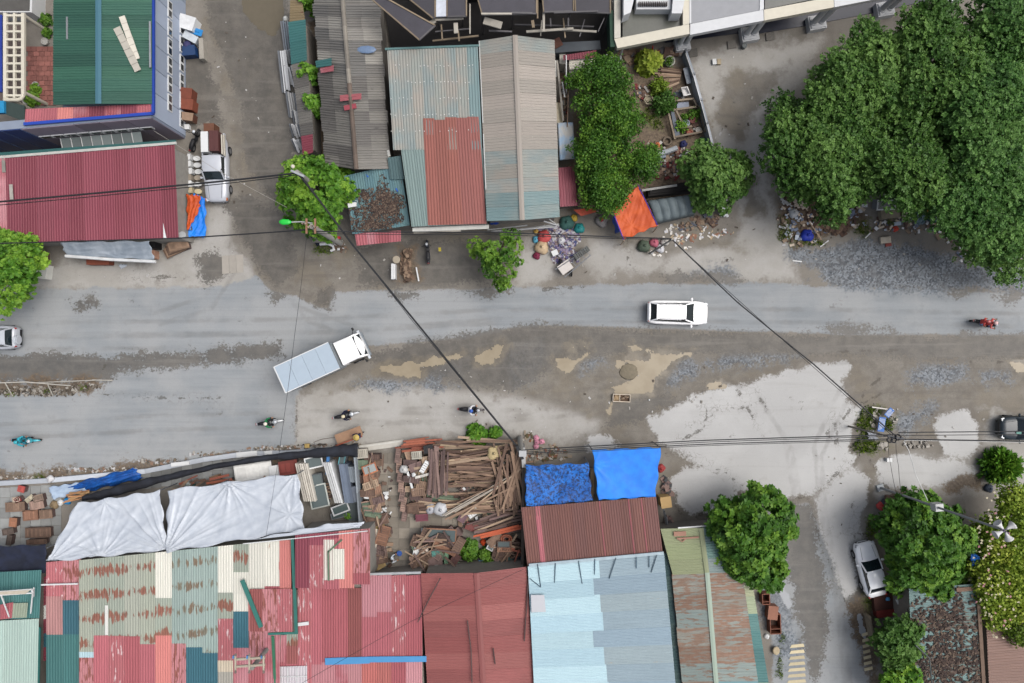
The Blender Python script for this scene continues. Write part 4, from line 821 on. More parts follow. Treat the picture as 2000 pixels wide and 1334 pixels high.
# ---- west end roofs (bottom left)
b = thing('corner_roof_house', 'house with teal and mint green tin roofs at the end of the tarpaulin row', 'house', W(40, 1230))
walls(b, Q4([(-60, 1120), (78, 1114), (76, 1400), (-60, 1400)], 3.3), WALLD, .15, .3)
strips(b, Q4([(-60, 1120), (81, 1113), (77, 1207), (-60, 1212)], [3.3, 3.3, 3.5, 3.5]), [T_TEALG, TIN((52, 126, 124), .03)], 5, 'v', pitch=.18)
strips(b, Q4([(-60, 1215), (76, 1208), (72, 1400), (-60, 1400)], [3.6, 3.6, 3.7, 3.7]), [T_MINT], 4, 'v', pitch=.18)
sheet(b, Q4([(0, 1181), (26, 1176), (23, 1207), (0, 1210)], 3.6), 0, 1, 0, 1, T_PINK[2], 'v', .18); sheet(b, Q4([(24, 1178), (55, 1177), (52, 1206), (22, 1207)], 3.58), 0, 1, 0, 1, TIN((150, 166, 140), .05), 'v', .18)
MB().beam(W(77, 1225, 3.55), W(73, 1400, 3.6), .18, .1).build('green_flashing', M((50, 122, 116), .6), b)
mb = MB(); zt = 4.3; T4 = [(-20, 1157), (62, 1151), (64, 1158), (-20, 1163)]
for i in range(4): mb.beam(W(*T4[i], zt), W(*T4[(i + 1) % 4], zt), .09, .09)
for (x0, y0, x1, y1) in ((2, 1162, 18, 1205), (64, 1156, 60, 1198), (66, 1148, 66, 1165)): mb.beam(W(x0, y0, zt), W(x1, y1, 3.6), .07, .07)
fr = thing('rooftop_frame', 'white metal rack frame standing on the teal roof', 'frame', W(40, 1160, 3.5)); mb.build('frame_bars', WHITE, fr); MB().prism([W(x, y, zt + .06)[:2] for x, y in ((-20, 1157), (60, 1152), (50, 1160), (-20, 1162))], zt + .05, zt + .08).build('rack_top', M((206, 196, 178), .7, var=.3, scale=4), fr)
b = thing('narrow_roof_house', 'narrow house of pink and teal tin sheets between mint and patchwork roofs', 'house', W(120, 1200))
zf = lambda y: 3.3 + (y - 1090) * .001
walls(b, Q4([(92, 1100), (158, 1092), (152, 1400), (92, 1400)], 3.3), WALLD, .1, .2)
for x0, x1, seg in ((91, 122, [(1165, T_PINKWHITE), (1238, TIN((196, 132, 128), .2, (190, 150, 130))), (1400, T_TEALG)]), (122, 157, [(1172, T_PINKRUST), (1238, T_TEAL), (1400, T_TEALG)])): column(b, x0, x1, [(1098 - (x0 - 91) * .1, 1098 - (x1 - 91) * .1)] + seg, zf, None)
strips(b, Q4([(77, 1130), (92, 1125), (94, 1290), (76, 1292)], [2.6, 2.7, 2.7, 2.6]), [T_MAROON[0], T_MAROON[1], T_WHITE, T_MAROON[0], T_TEAL], 6, 'h', pitch=.2)
MB().beam(W(81, 1142, 3.6), W(152, 1140, 3.6), .1, .1).build('white_pipe', WHITE, b)
# ---- leaf-strewn roof (bottom right) and brown roof
b = thing('leafy_roof_house', 'house with rusted teal tin roof buried in dead leaves beside the flowering vine', 'house', W(1850, 1250))
Q = Q4([(1775, 1150), (1911, 1140), (1926, 1400), (1785, 1400)], [3.0, 3.3, 3.3, 3.0]); walls(b, Q, WALLD)
strips(b, Q, [TIN((118, 158, 154), .35, (96, 74, 62), streak=.2), TIN((112, 152, 150), .5, (92, 68, 58), streak=.2), TIN((120, 150, 140), .6, (106, 76, 62), streak=.22)], 9, 'h', pitch=.2)
MB().beam(W(1909, 1142, 3.4), W(1925, 1400, 3.4), .26, .1).build('roof_edge', M((138, 114, 96), .8), b); MB().beam(W(1868, 1152, 3.34), W(1911, 1149, 3.4), .3, .06).build('roof_edge', M((138, 110, 92), .8), b)
b = thing('brown_roof_house', 'house with plain brown rusted tin roof below the flowering vine', 'house', W(1990, 1290))
Q = Q4([(1926, 1215), (2100, 1195), (2100, 1400), (1934, 1400)], [3.0, 3.0, 3.2, 3.2]); walls(b, Q, WALLD); strips(b, Q, [TIN((146, 108, 92), .25, (120, 84, 70), streak=.2), TIN((150, 112, 96), .1, (186, 172, 148), streak=.2)], 6, 'h', pitch=.2)
# ================================================================ vegetation
L_DARK = leafmat((30, 60, 20), (72, 114, 44), (122, 160, 78), 'dense'); L_MID = leafmat((34, 66, 22), (78, 126, 40), (136, 176, 62), 'mid')
L_LIGHT = leafmat((44, 84, 22), (92, 146, 42), (160, 200, 72), 'light'); L_BLUE = leafmat((28, 60, 24), (68, 114, 48), (118, 160, 80), 'cool'); L_YEL = leafmat((58, 84, 22), (128, 158, 46), (196, 208, 84), 'yellow')
BARK = M((120, 104, 86), .9, var=.35, scale=5, bump=.5)
def leaves(parent, P, N, size, mat, style, tint, name='crown'):
    """P: cluster points, N: outward normals; every cluster is a spray or rosette of leaf blades"""
    n = len(P); k = {'spray': 7, 'rosette': 8, 'fine': 5, 'grass': 4}[style]
    ax = rng.normal(size=(n, 3)); N = N / np.linalg.norm(N, axis=1, keepdims=True)
    T = np.cross(N, ax); T /= np.linalg.norm(T, axis=1, keepdims=True); B = np.cross(N, T)
    if style == 'spray':      # stem heads outward and droops a little
        T = N * .55 + T * .75; T[:, 2] -= .1; T /= np.linalg.norm(T, axis=1, keepdims=True); B = np.cross(np.array([0, 0, 1.]) + rng.normal(0, .35, (n, 3)), T); B /= np.linalg.norm(B, axis=1, keepdims=True)
    V = []; TI = []
    sz = size * rng.uniform(.7, 1.25, n)
    for j in range(k):
        if style == 'spray':
            t = (j // 2) / 3.0; side = 1 if j % 2 else -1
            if j == 6: o = P + T * (sz * .9)[:, None]; d = T
            else: o = P + T * (sz * t * .9)[:, None]; d = T * .55 + B * side * .85
            ln, wd_ = sz * .62, sz * .26
        elif style == 'rosette':
            a = 2 * math.pi * j / k + rng.uniform(-.3, .3, n); d = T * np.cos(a)[:, None] + B * np.sin(a)[:, None] + N * rng.uniform(.0, .55, n)[:, None]; o = P; ln, wd_ = sz * rng.uniform(.75, 1.1, n), sz * .3
        elif style == 'grass':
            a = rng.uniform(0, 6.28, n); d = T * np.cos(a)[:, None] * .7 + B * np.sin(a)[:, None] * .7 + N; o = P + rng.normal(0, .05, (n, 3)); ln, wd_ = sz, sz * .16
        else:
            d = rng.normal(size=(n, 3)) * .8 + N * .5; o = P + rng.normal(0, .6, (n, 3)) * sz[:, None]; ln, wd_ = sz * .7, sz * .42
        d = d / np.linalg.norm(d, axis=1, keepdims=True); up = N + rng.normal(0, .35, (n, 3)); s_ = np.cross(d, up); s_ /= np.linalg.norm(s_, axis=1, keepdims=True) + 1e-9
        f = np.cross(s_, d)
        a0 = o; a2 = o + d * ln[:, None]; m_ = o + d * (ln * .5)[:, None] + f * (ln * .08)[:, None]
        V.append(np.stack([a0, m_ + s_ * wd_[:, None], a2, m_ - s_ * wd_[:, None]], 1)); TI.append(np.clip(tint + rng.normal(0, .09, n), 0, 1))
    V = np.concatenate(V).reshape(-1, 3); TI = np.repeat(np.concatenate(TI), 4); nf = len(V) // 4
    me = bpy.data.meshes.new(name); me.vertices.add(len(V)); off = np.array(parent.location) if parent is not None else 0
    me.vertices.foreach_set('co', (V - off).ravel().astype(np.float32)); me.loops.add(nf * 4); me.loops.foreach_set('vertex_index', np.arange(nf * 4, dtype=np.int32))
    me.polygons.add(nf); me.polygons.foreach_set('loop_start', (np.arange(nf) * 4).astype(np.int32)); me.update(calc_edges=True)
    a = me.attributes.new('tint', 'FLOAT', 'POINT'); a.data.foreach_set('value', TI.astype(np.float32)); me.materials.append(mat)
    o = bpy.data.objects.new(name, me); COL.objects.link(o)
    if parent is not None: o.parent = parent
    return o
def clumps(cx, cy, rx, ry, ztop, depth, n, rc, shape=None):
    """clump centres over a dome; pixel outline at crown height"""
    out = []; tries = 0
    while len(out) < n and tries < n * 40:
        tries += 1
        a = random.uniform(0, 6.283); r = math.sqrt(random.random()); px, py = cx + rx * r * math.cos(a), cy + ry * r * math.sin(a)
        w = 1 + .16 * math.sin(3 * a + cx) + .1 * math.sin(5 * a + cy)
        px, py = cx + (px - cx) * w, cy + (py - cy) * w
        z = ztop - depth * (r ** 2.2) + random.uniform(-.3, .35) * depth * .6
        p = W(px, py, z)
        if all((p - q).length > rc * .5 for q, _ in out): out.append((p, rc * random.uniform(.5, 1.25)))
    return out
def tree(name, label, cx, cy, rx, ry, ztop, mat, style='spray', n=None, rc=1.0, dens=26, size=.34, base_tint=.5, group=None, depth=None, trunk=True):
    depth = depth or min(rx, ry) / PPM * .9
    area = math.pi * rx * ry / PPM ** 2; n = n or max(5, int(area / (rc * rc) * .85))
    cl = clumps(cx, cy, rx - rc * PPM * .55, ry - rc * PPM * .55, ztop - rc * .7, depth, n, rc)
    c0 = W(cx, cy, ztop * .55); root = thing(name, label, 'tree', (c0.x, c0.y, 0), 0, group)
    P = []; N = []; TI = []
    for p, r in cl:
        m = int(dens * r * r * 4); d = rng.normal(size=(m, 3)); d /= np.linalg.norm(d, axis=1, keepdims=True); d[:, 2] = np.where(d[:, 2] < -.25, -d[:, 2], d[:, 2])
        rad = r * np.where(rng.random(m) < .6, rng.uniform(.8, 1.1, m), np.where(rng.random(m) < .5, rng.uniform(.4, .8, m), rng.uniform(1.05, 1.4, m))); q = np.array(p) + d * rad[:, None] * np.array([1, 1, .75])
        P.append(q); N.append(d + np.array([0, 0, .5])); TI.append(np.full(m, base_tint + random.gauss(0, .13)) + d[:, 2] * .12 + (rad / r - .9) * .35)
    P = np.concatenate(P); N = np.concatenate(N); TI = np.concatenate(TI)
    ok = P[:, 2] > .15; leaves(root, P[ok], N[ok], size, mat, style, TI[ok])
    if trunk:
        tr = MB(); hh = ztop - depth * .9 - rc; hh = max(hh, ztop * .35); b0 = Vector((c0.x, c0.y, 0)); r0 = .09 + ztop * .022
        pts = [b0 + Vector((random.uniform(-.1, .1) * i, random.uniform(-.1, .1) * i, hh * i / 4)) for i in range(5)]; tr.tube(pts, [r0 * (1.25 - .13 * i) for i in range(5)], 9); tr.build('trunk', BARK, root, smooth=True)
        lb = MB()
        for p, r in random.sample(cl, min(len(cl), 14)): 
            s_ = pts[random.choice((3, 4))]; md = s_.lerp(p, .5) + Vector((0, 0, .25)); lb.tube([s_, md, p], [r0 * .42, r0 * .26, .025], 6)
        lb.build('limb', BARK, root, smooth=True)
    return root
G1 = 'tall trees of the grove beside the concrete yard'
for i, (cx, cy, rx, ry, zt, tn, mt, lb) in enumerate((
 (1612, 290, 122, 118, 7.5, .46, L_DARK, 'broad feathery tree at the yard edge of the grove'), (1690, 165, 130, 104, 8.2, .5, L_DARK, 'feathery tree of the grove just below the white porch columns'),
 (1822, 130, 118, 110, 8.8, .5, L_DARK, 'tall feathery tree in the upper middle of the dense grove'), (1770, 315, 124, 92, 8.0, .5, L_DARK, 'feathery grove tree overhanging the dumped white window frame'),
 (1925, 215, 100, 150, 9.0, .52, L_BLUE, 'blue-green grove tree with fuller rounder leaf clumps'), (1915, 385, 108, 98, 7.6, .5, L_BLUE, 'blue-green grove tree above the rubbish strip end'), (1958, 478, 72, 60, 5.5, .52, L_DARK, 'low spreading tree of the grove reaching over the road gravel'), (1975, 60, 90, 90, 8.6, .5, L_BLUE, 'grove tree at the far corner beyond the porch building'))):
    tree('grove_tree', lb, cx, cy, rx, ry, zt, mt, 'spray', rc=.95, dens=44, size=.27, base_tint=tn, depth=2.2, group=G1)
tree('street_tree', 'bright green rounded tree around the utility pole at the lane corner', 612, 378, 82, 82, 5.6, L_LIGHT, 'rosette', rc=.58, dens=34, size=.23, base_tint=.44)
tree('street_tree', 'bright yellow-green roadside tree beside the white cabinet and red shed', 22, 525, 62, 84, 5.2, L_LIGHT, 'rosette', rc=.58, dens=34, size=.23, base_tint=.46)
tree('street_tree', 'small open crowned tree standing alone on the verge below the tin houses', 972, 504, 55, 56, 4.2, L_MID, 'rosette', n=26, rc=.5, dens=34, size=.2, base_tint=.56)
tree('rosette_tree', 'dark green tree with star-shaped leaf rosettes leaning over the olive roof', 1468, 1045, 88, 100, 6.0, L_MID, 'rosette', rc=.58, dens=18, size=.36, base_tint=.4)
tree('street_tree', 'leafy tree hanging over the parked silver sedan', 1812, 1065, 104, 104, 6.0, L_MID, 'rosette', rc=.6, dens=24, size=.3, base_tint=.38)
tree('street_tree', 'dense low tree beside the yellow road bars below the sedan', 1757, 1255, 52, 60, 4.2, L_DARK, 'rosette', rc=.55, dens=26, size=.26, base_tint=.55); tree('street_tree', 'yellow-green low tree at the foot of the leaf-strewn roof', 1765, 1330, 55, 50, 3.9, L_LIGHT, 'rosette', rc=.55, dens=24, size=.28, base_tint=.4)
for cx, cy, rx, ry, zt, lb in ((1175, 150, 60, 38, 4.6, 'garden tree at the back by the cream panel'), (1190, 228, 68, 56, 5.0, 'largest garden tree beside the tan roof house'), (1175, 300, 62, 56, 4.8, 'garden tree beside the blue and white mattress'), (1185, 372, 48, 46, 4.3, 'garden tree next to the orange tarpaulin'), (1255, 318, 30, 42, 3.6, 'slim garden tree between the scrap and the grey canopy'), (1398, 345, 72, 66, 4.8, 'bushy round tree at the garden gate beside the grey canopy')):
    tree('garden_tree', lb, cx, cy, rx, ry, zt, L_MID if cx < 1390 else L_DARK, 'fine' if cx < 1390 else 'rosette', rc=.55, dens=52, size=.19, base_tint=.42 if cx < 1390 else .58, group='trees of the cluttered garden')
def shrub(name, label, cx, cy, r, h, mat, style='rosette', tint=.5, size=.22, dens=40, cat='plant', z0=0., stem=True, group=None):
    c = W(cx, cy, z0); root = thing(name, label, cat, c, 0, group); rr = r / PPM; m = int(dens * rr * rr * 6) + 14
    d = rng.normal(size=(m, 3)); d /= np.linalg.norm(d, axis=1, keepdims=True); d[:, 2] = np.abs(d[:, 2]); q = np.array(c) + d * (rng.uniform(.35, 1, m) * rr)[:, None] * np.array([1, 1, h / max(rr, .01)]); q[:, 2] += .12
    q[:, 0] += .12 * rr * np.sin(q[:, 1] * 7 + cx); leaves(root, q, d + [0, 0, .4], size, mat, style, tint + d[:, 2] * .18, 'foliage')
    if stem:
        s_ = MB()
        for k in range(4): s_.tube([c + Vector((random.uniform(-.05, .05), random.uniform(-.05, .05), -.02)), c + Vector((random.uniform(-.4, .4) * rr, random.uniform(-.4, .4) * rr, h * .8))], [.03, .012], 5)
        s_.build('stem', BARK, root)
    return root
shrub('yellow_shrub', 'yellow-green papaya-like shrub below the white porch beam', 1264, 127, 22, 1.6, L_YEL, 'rosette', .6, .4, 30)
shrub('garden_shrub', 'reddish-green shrub beside the hexagonal planter', 1285, 175, 18, 1.2, L_YEL, 'fine', .3, .22, 50); shrub('garden_shrub', 'dark green shrub below the hexagonal planter', 1295, 205, 22, 1.4, L_DARK, 'fine', .45, .24, 60)
shrub('garden_shrub', 'small bright shrub by the scrap tank in the garden', 1328, 252, 11, .8, L_LIGHT, 'fine', .5, .2, 60); shrub('garden_shrub', 'thin shrub at the corner of the grey sheet in the garden', 1122, 157, 14, 1.0, L_MID, 'fine', .45, .2, 50)
shrub('lane_shrub', 'small leafy tree growing over the low grey lean-to wall', 607, 152, 20, 1.8, L_LIGHT, 'rosette', .45, .26, 40, z0=1.2); shrub('lane_shrub', 'leafy branches hanging over the gap beside the old grey house', 619, 212, 21, 2.0, L_LIGHT, 'rosette', .45, .26, 36, z0=1.2)
shrub('lane_shrub', 'bright green bush at the top end of the old grey roof', 608, 8, 24, 2., L_LIGHT, 'rosette', .45, .28, 40, z0=1.)
shrub('verge_shrub', 'bright green bush above the timber pile by the pole', 931, 848, 22, .8, L_LIGHT, 'rosette', .4, .24, 50); shrub('verge_shrub', 'smaller green bush near the pole foot above the timber pile', 967, 843, 13, .6, L_LIGHT, 'rosette', .4, .22, 50)
shrub('yard_shrub', 'green shrub among the stacked shutters in the timber yard', 916, 1070, 22, 1.2, L_MID, 'rosette', .5, .24, 50); shrub('yard_shrub', 'small green shrub on the blue boards in the timber yard', 949, 1082, 16, .9, L_MID, 'rosette', .6, .22, 50)
shrub('yard_shrub', 'little bright plant beside the steel window frames', 682, 1004, 8, .7, L_LIGHT, 'rosette', .5, .18, 60)
shrub('bamboo_bush', 'feathery bamboo-like bush at the end of the dirty concrete patch', 1943, 907, 30, 1.8, L_LIGHT, 'grass', .45, .5, 60)
for x, y, r, lb in ((92, 40, 12, 'upper'), (95, 66, 9, 'lower')): shrub('yard_plant', 'green plant by the white house wall, %s of the pair' % lb, x, y, r, .5, L_MID, 'rosette', .5, .2, 60)
shrub('yard_plant', 'yellow-green plant in the corner below the pergola', 66, 194, 15, .7, L_LIGHT, 'rosette', .6, .22, 60); shrub('yard_plant', 'tall yellow-green plant beside the round white pot', 76, 176, 9, .6, L_LIGHT, 'rosette', .6, .2, 60)
# grass tufts around the fallen sign and along verges
def tufts(name, label_pts, n, size, mat, tint=.45):
    P = []
    for (cx, cy, rx, ry) in label_pts:
        m = int(n * rx * ry / 400); a = rng.uniform(0, 6.28, m); r = np.sqrt(rng.random(m)) * (1 + .25 * np.sin(3 * a)); P.append(np.stack([(cx + rx * r * np.cos(a) - 1000) / PPM, (667 - cy - ry * r * np.sin(a)) / PPM, np.full(m, .01)], 1))
    P = np.concatenate(P); o = leaves(None, P, np.tile([0, 0, 1.], (len(P), 1)) + rng.normal(0, .2, (len(P), 3)), size, mat, 'grass', np.full(len(P), tint) + rng.normal(0, .15, len(P)), name); return tag(o, kind='stuff')
tag(tufts('grass', [(1690, 825, 16, 26), (1732, 828, 10, 14), (1690, 868, 26, 18), (1705, 803, 12, 8)], 170, .2, L_YEL, .3), 'rough grass around the fallen blue sign', 'grass')
tag(tufts('grass', [(75, 932, 14, 6), (95, 762, 10, 6), (165, 757, 8, 6), (20, 768, 14, 5), (1532, 450, 12, 22), (1585, 474, 24, 7), (1683, 447, 16, 12), (1702, 1030, 12, 20), (1697, 1165, 7, 18), (1265, 230, 18, 16), (1285, 245, 12, 8), (616, 188, 8, 16), (632, 486, 18, 12), (1528, 1245, 5, 12), (1522, 1300, 6, 30), (1740, 433, 10, 8)], 150, .16, L_YEL, .3), 'scattered weeds along verges and heaps', 'weeds')
# flowering vine at the right edge
v = tree('flowering_vine', 'sprawling light green vine dotted with cream and pink blossom', 1972, 1095, 66, 150, 4.6, L_YEL, 'fine', rc=.8, dens=50, size=.24, base_tint=.42, depth=1.2)
P = []; 
for k in range(300):
    a = random.uniform(0, 6.28); r = math.sqrt(random.random()); x = 1958 + 60 * r * math.cos(a); y = 1100 + 150 * r * math.sin(a)
    if random.random() < .5 * (1 if x < 1950 else .55) + .12: P.append(W(x, y, 4.75 - 1.2 * r ** 2 + random.uniform(-.1, .35)))
for nm, rgb, part in (('blossom_cream', (236, 226, 196), P[::2] + P[1::4]), ('blossom_pink', (206, 150, 158), P[3::4])):
    mb = MB()
    for p in part:
        for k in range(5):
            a = k * 1.2566 + p.x * 9; s_ = random.uniform(.04, .085); o = p + Vector((math.cos(a), math.sin(a), 0)) * s_ ; mb.add([p, p + Vector((math.cos(a - .5) * s_, math.sin(a - .5) * s_, .03)), o + Vector((math.cos(a), math.sin(a), 0)) * s_ * .5, p + Vector((math.cos(a + .5) * s_, math.sin(a + .5) * s_, .03))], [(0, 1, 2, 3)])
    mb.build('blossom', M(rgb, .6, var=.15), v, kind='stuff', label=nm.split('_')[1] + ' coloured blossom')
# ================================================================ vehicles
def paint(rgb, k=None): 
    key = ('P', rgb)
    if key not in _mats:
        g = NG('paint_%d_%d_%d' % rgb); c = C(*rgb, k=k); v = g.co(); n1 = g.noise(v, 2.2, 4); col = g.mix(g.step(n1, .3, .7, 0, .14), c, sc4(c, .72))
        g.b.inputs['Coat Weight'].default_value = .5 if max(rgb) > 90 else .12; g.b.inputs['Coat Roughness'].default_value = .12; _mats[key] = g.done(col, .38, 0., .4)
    return _mats[key]
TYRE = M((38, 38, 40), .85, var=.2); RIM = M((150, 152, 156), .4, metal=.4, var=.15); CHROME = M((190, 192, 196), .25, metal=.6, var=.1); BLACKP = M((34, 35, 38), .5, var=.2); GLS = glassmat((34, 46, 52)); REDL = M((176, 36, 32), .3, var=.1); HEADL = M((214, 220, 226), .2, var=.05, spec=.6); ORANGEL = M((226, 128, 60), .3, var=.1)
def wheel(root, x, y, r=.34, w=.22):
    t_ = MB().cyl((x, y, r), r, w, 18, axis='Y').build('wheel', TYRE, root, world=False); MB().cyl((x, y, r), r * .62, w + .02, 12, axis='Y').build('rim', RIM, t_, world=False)
def section(x, w, zb, zt, crown, tuck=.9):
    h = zt - zb
    half = [(w * tuck, zb), (w * .985, zb + h * .25), (w, zb + h * .55), (w * .975, zb + h * .85), (w * .9, zt), (w * .55, zt + crown * .75)]
    return [Vector((x, y, z)) for y, z in half] + [Vector((x, 0, zt + crown))] + [Vector((x, -y, z)) for y, z in half[::-1]]
def pane(root, quad, name, mat, ins=.08, off=.012, nrm_up=True):
    c = sum(quad, Vector()) / 4; n = (quad[1] - quad[0]).cross(quad[3] - quad[0]).normalized(); cc = Vector((0, 0, .6))
    if n.dot(c - Vector((c.x * .3, 0, .5))) < 0: n = -n
    q = [p + (c - p) * ins + n * off for p in quad]; f = (0, 1, 2, 3)
    mb = MB(); mb.add(q + [p - n * .02 for p in q], [f, (7, 6, 5, 4), (0, 4, 5, 1), (1, 5, 6, 2), (2, 6, 7, 3), (3, 7, 4, 0)]); return mb.build(name, mat, root, world=False)
def car(name, label, cat, loc, rz, P, pm):
    root = thing(name, label, cat, loc, rz); L, wd_, hw = P['L'], P['W'] / 2, None; f, r = L / 2, -L / 2; hz, bz, rz_ = P['hood'], P['belt'], P['roof']
    rq = P['rw0']; gap = rq - r; far = gap > .5; tl = P['tail']
    st = [(f, .42, hz - .24), (f - .05, .64, hz - .13), (f - .16, .8, hz - .06), (f - .4, .92, hz - .015), (f - .8, .985, hz), (P['ws0'], 1, bz), ((P['ws0'] + rq) / 2, 1, bz)] + ([(rq, 1, bz)] if far else [(r + .6, .985, bz), (rq, .88, bz)]) + [(r + gap * .55, .94 if far else .82, tl), (r + gap * .2, .82 if far else .74, tl - .08), (r, .6, tl - .22)]
    xs, ws, zt = [q[0] for q in st], [q[1] * wd_ for q in st], [q[2] for q in st]; cr = [.01, .03, .04, .05] + [.05] * (len(st) - 6) + [.03, .01]
    mb = MB(); mb.loft([section(x, w, .26 if 0 < i < len(xs) - 1 else .36, z, c) for i, (x, w, z, c) in enumerate(zip(xs, ws, zt, cr))]); mb.build('body', pm, root, world=False, smooth=True)
    a0, a1, b1, b0 = P['ws0'], P['ws1'], P['rw1'], P['rw0']; wb, wr = wd_ * .9, wd_ * P.get('rw', .74)
    B = [Vector((a0, wb * .93, bz - .02)), Vector((a0, -wb * .93, bz - .02)), Vector((b0, -wb * (.92 if far else .84), bz - .02)), Vector((b0, wb * (.92 if far else .84), bz - .02))]
    T = [Vector((a1, wr, rz_ - .06)), Vector((a1, -wr, rz_ - .06)), Vector((b1, -wr * .96, rz_ - .07)), Vector((b1, wr * .96, rz_ - .07))]
    MB().loft([B, T]).build('cabin', BLACKP, root, world=False)
    for i_ in range(4): MB().beam(B[i_] + (T[i_] - B[i_]) * .02, T[i_], .09, .09).build('pillar', pm, root, world=False)
    n = 5; rows = []
    for i in range(n + 1):
        x = a1 + .05 + (b1 - a1 - .12) * i / n; e = .03 * math.sin(math.pi * i / n) - .03 * (i in (0, n)); w2 = (wr * (1 - .04 * i / n) + .03) * (.93 if i in (0, n) else 1)
        rows.append([Vector((x, y * w2, rz_ - .07 + (.07 + e) * (1 - abs(y) ** 3))) for y in (1, .85, .5, 0, -.5, -.85, -1)])
    m_ = MB(); k = 7; m_.add([p for r_ in rows for p in r_], [(i * k + j, i * k + j + 1, (i + 1) * k + j + 1, (i + 1) * k + j) for i in range(n) for j in range(k - 1)])
    ro = m_.build('roof', P.get('roofmat', pm), root, world=False, smooth=True)
    if ro.data.polygons[0].normal.z < 0: ro.data.flip_normals()
    pane(root, [B[0], B[1], T[1], T[0]], 'windscreen', GLS, .03); pane(root, [B[2], B[3], T[3], T[2]], 'rear_window', GLS, .03)
    for s_ in (1, -1):
        i0, i3 = (0, 3) if s_ == 1 else (1, 2); nw = P.get('nw', 2)
        for q in range(nw):
            lo0, lo1 = B[i0].lerp(B[i3], q / nw + .03), B[i0].lerp(B[i3], (q + 1) / nw - .03); hi0, hi1 = T[i0].lerp(T[i3], q / nw + .02), T[i0].lerp(T[i3], (q + 1) / nw - .02); pane(root, [lo0, lo1, hi1, hi0], 'side_window', GLS, .02)
        mi = MB().ell((a0 - .22, s_ * (wd_ + .1), bz + .02), (.09, .14, .09), 8, 6).build('mirror', P.get('mirmat', pm), root, world=False, smooth=True)
        MB().box((f - .2, s_ * wd_ * .66, hz - .12), (.22, .34, .1), s_ * -.35).build('headlight', HEADL, root, world=False); MB().box((r + .12, s_ * wd_ * .68, P['tail'] - .16), (.16, .24, .16), s_ * .3).build('tail_light', REDL, root, world=False)
        for x in (P['L'] * .295, -P['L'] * .29): wheel(root, x, s_ * (wd_ - .1))
        if P.get('rails'): MB().tube([(a1 - .15, s_ * wr * .93, rz_ - .02), (0, s_ * wr * .93, rz_ + .04), (b1 + .15, s_ * wr * .9, rz_ - .02)], .022, 6).build('roof_rail', P['rails'], root, world=False)
        MB().tube([(a0 + .1, s_ * wd_ * .62, bz + .05), (f - .25, s_ * wd_ * .5, hz + .02)], .012, 4).build('bonnet_seam', M((90, 92, 96), .6), root, world=False)
    MB().box((f - .1, 0, .42), (.18, wd_ * 1.2, .2)).build('front_bumper', BLACKP, root, world=False); MB().box((r + .08, 0, .46), (.18, wd_ * 1.3, .22)).build('rear_bumper', P.get('bump', pm), root, world=False); MB().box((f - .01, 0, hz - .3), (.05, wd_ * .9, .14)).build('grille', BLACKP, root, world=False)
    return root
WHITEP = paint((250, 250, 250), .8); SILV = paint((196, 200, 208), .62); DKP = paint((40, 52, 60)); 
SUV = dict(L=4.62, W=1.86, hood=1.0, belt=1.06, roof=1.68, tail=1.1, ws0=1.22, ws1=.42, rw1=-1.7, rw0=-2.16, nw=3, rails=CHROME, rw=.62, bump=BLACKP)
car('white_suv', 'white sport utility vehicle driving on the dry upper road lane', 'car', W(1321, 611, .4), math.radians(-1.5), SUV, WHITEP).location.z = 0
s = dict(SUV); s.update(L=4.55, roof=1.8, ws0=1.0, ws1=.55, rw1=-1.9, rw0=-2.08, hood=1.05, belt=1.12)
o = car('silver_suv', 'silver off-roader with spare wheel cut by the left picture side', 'car', W(-17, 660, .5), math.radians(181), s, SILV); o.location.z = 0; o['label'] = 'silver off-roader with rear spare wheel leaving past the median'
sp = MB().cyl((-2.36, .18, 1.0), .36, .22, 20, axis='X').build('spare_wheel', paint((206, 212, 220), .6), o, world=False); MB().cyl((-2.48, .18, 1.0), .24, .06, 16, axis='X').build('wheel_cover', SILV, sp, world=False)
d = dict(SUV); d.update(L=4.5, roof=1.7, ws0=1.15, ws1=.6, rails=BLACKP, roofmat=paint((58, 92, 108))); o = car('dark_suv', 'dark green-black car coming up beside the pale concrete patch', 'car', W(2004, 835, .5), math.radians(180), d, DKP); o.location.z = 0
MB().box((1.1, .3, 1.24), (.3, .2, .02), 0, .6).build('windscreen_sticker', M((150, 206, 190), .5), o, world=False)
sed = dict(L=4.3, W=1.74, hood=.9, belt=.95, roof=1.46, tail=.98, ws0=.85, ws1=.1, rw1=-1.15, rw0=-1.75, nw=2, rw=.72)
o = car('silver_sedan', 'silver sedan parked under the leafy tree beside the lane', 'car', W(1697, 1110, .5), math.radians(104), sed, paint((244, 246, 249), .75)); o.location.z = 0
# pickup carrying furniture
pk = dict(L=5.1, W=1.8, hood=1.02, belt=1.1, roof=1.74, tail=1.02, ws0=.95, ws1=.35, rw1=-.75, rw0=-.85, nw=2, rw=.8)
o = car('pickup_truck', 'silver pickup loaded with furniture parked by the toilets in the lane', 'pickup', W(426, 332, .5), math.radians(-89), pk, SILV); o.location.z = 0
MB().box((-1.72, 0, 1.07), (1.66, 1.56, .1)).build('load_bed', BLACKP, o, world=False)
for s_ in (1, -1): MB().box((-1.72, s_ * .82, 1.22), (1.7, .1, .26)).build('bed_side', SILV, o, world=False); MB().box((2.35, s_ * .7, .86), (.2, .3, .12)).build('indicator', ORANGEL, o, world=False)
pl = o.location
def cargo(mb, name, mt, label, cat): 
    m = Matrix.Translation(pl) @ Matrix.Rotation(math.radians(-89), 4, 'Z'); mb.v = [m @ p for p in mb.v]; return single(mb, name, mt, label, cat)
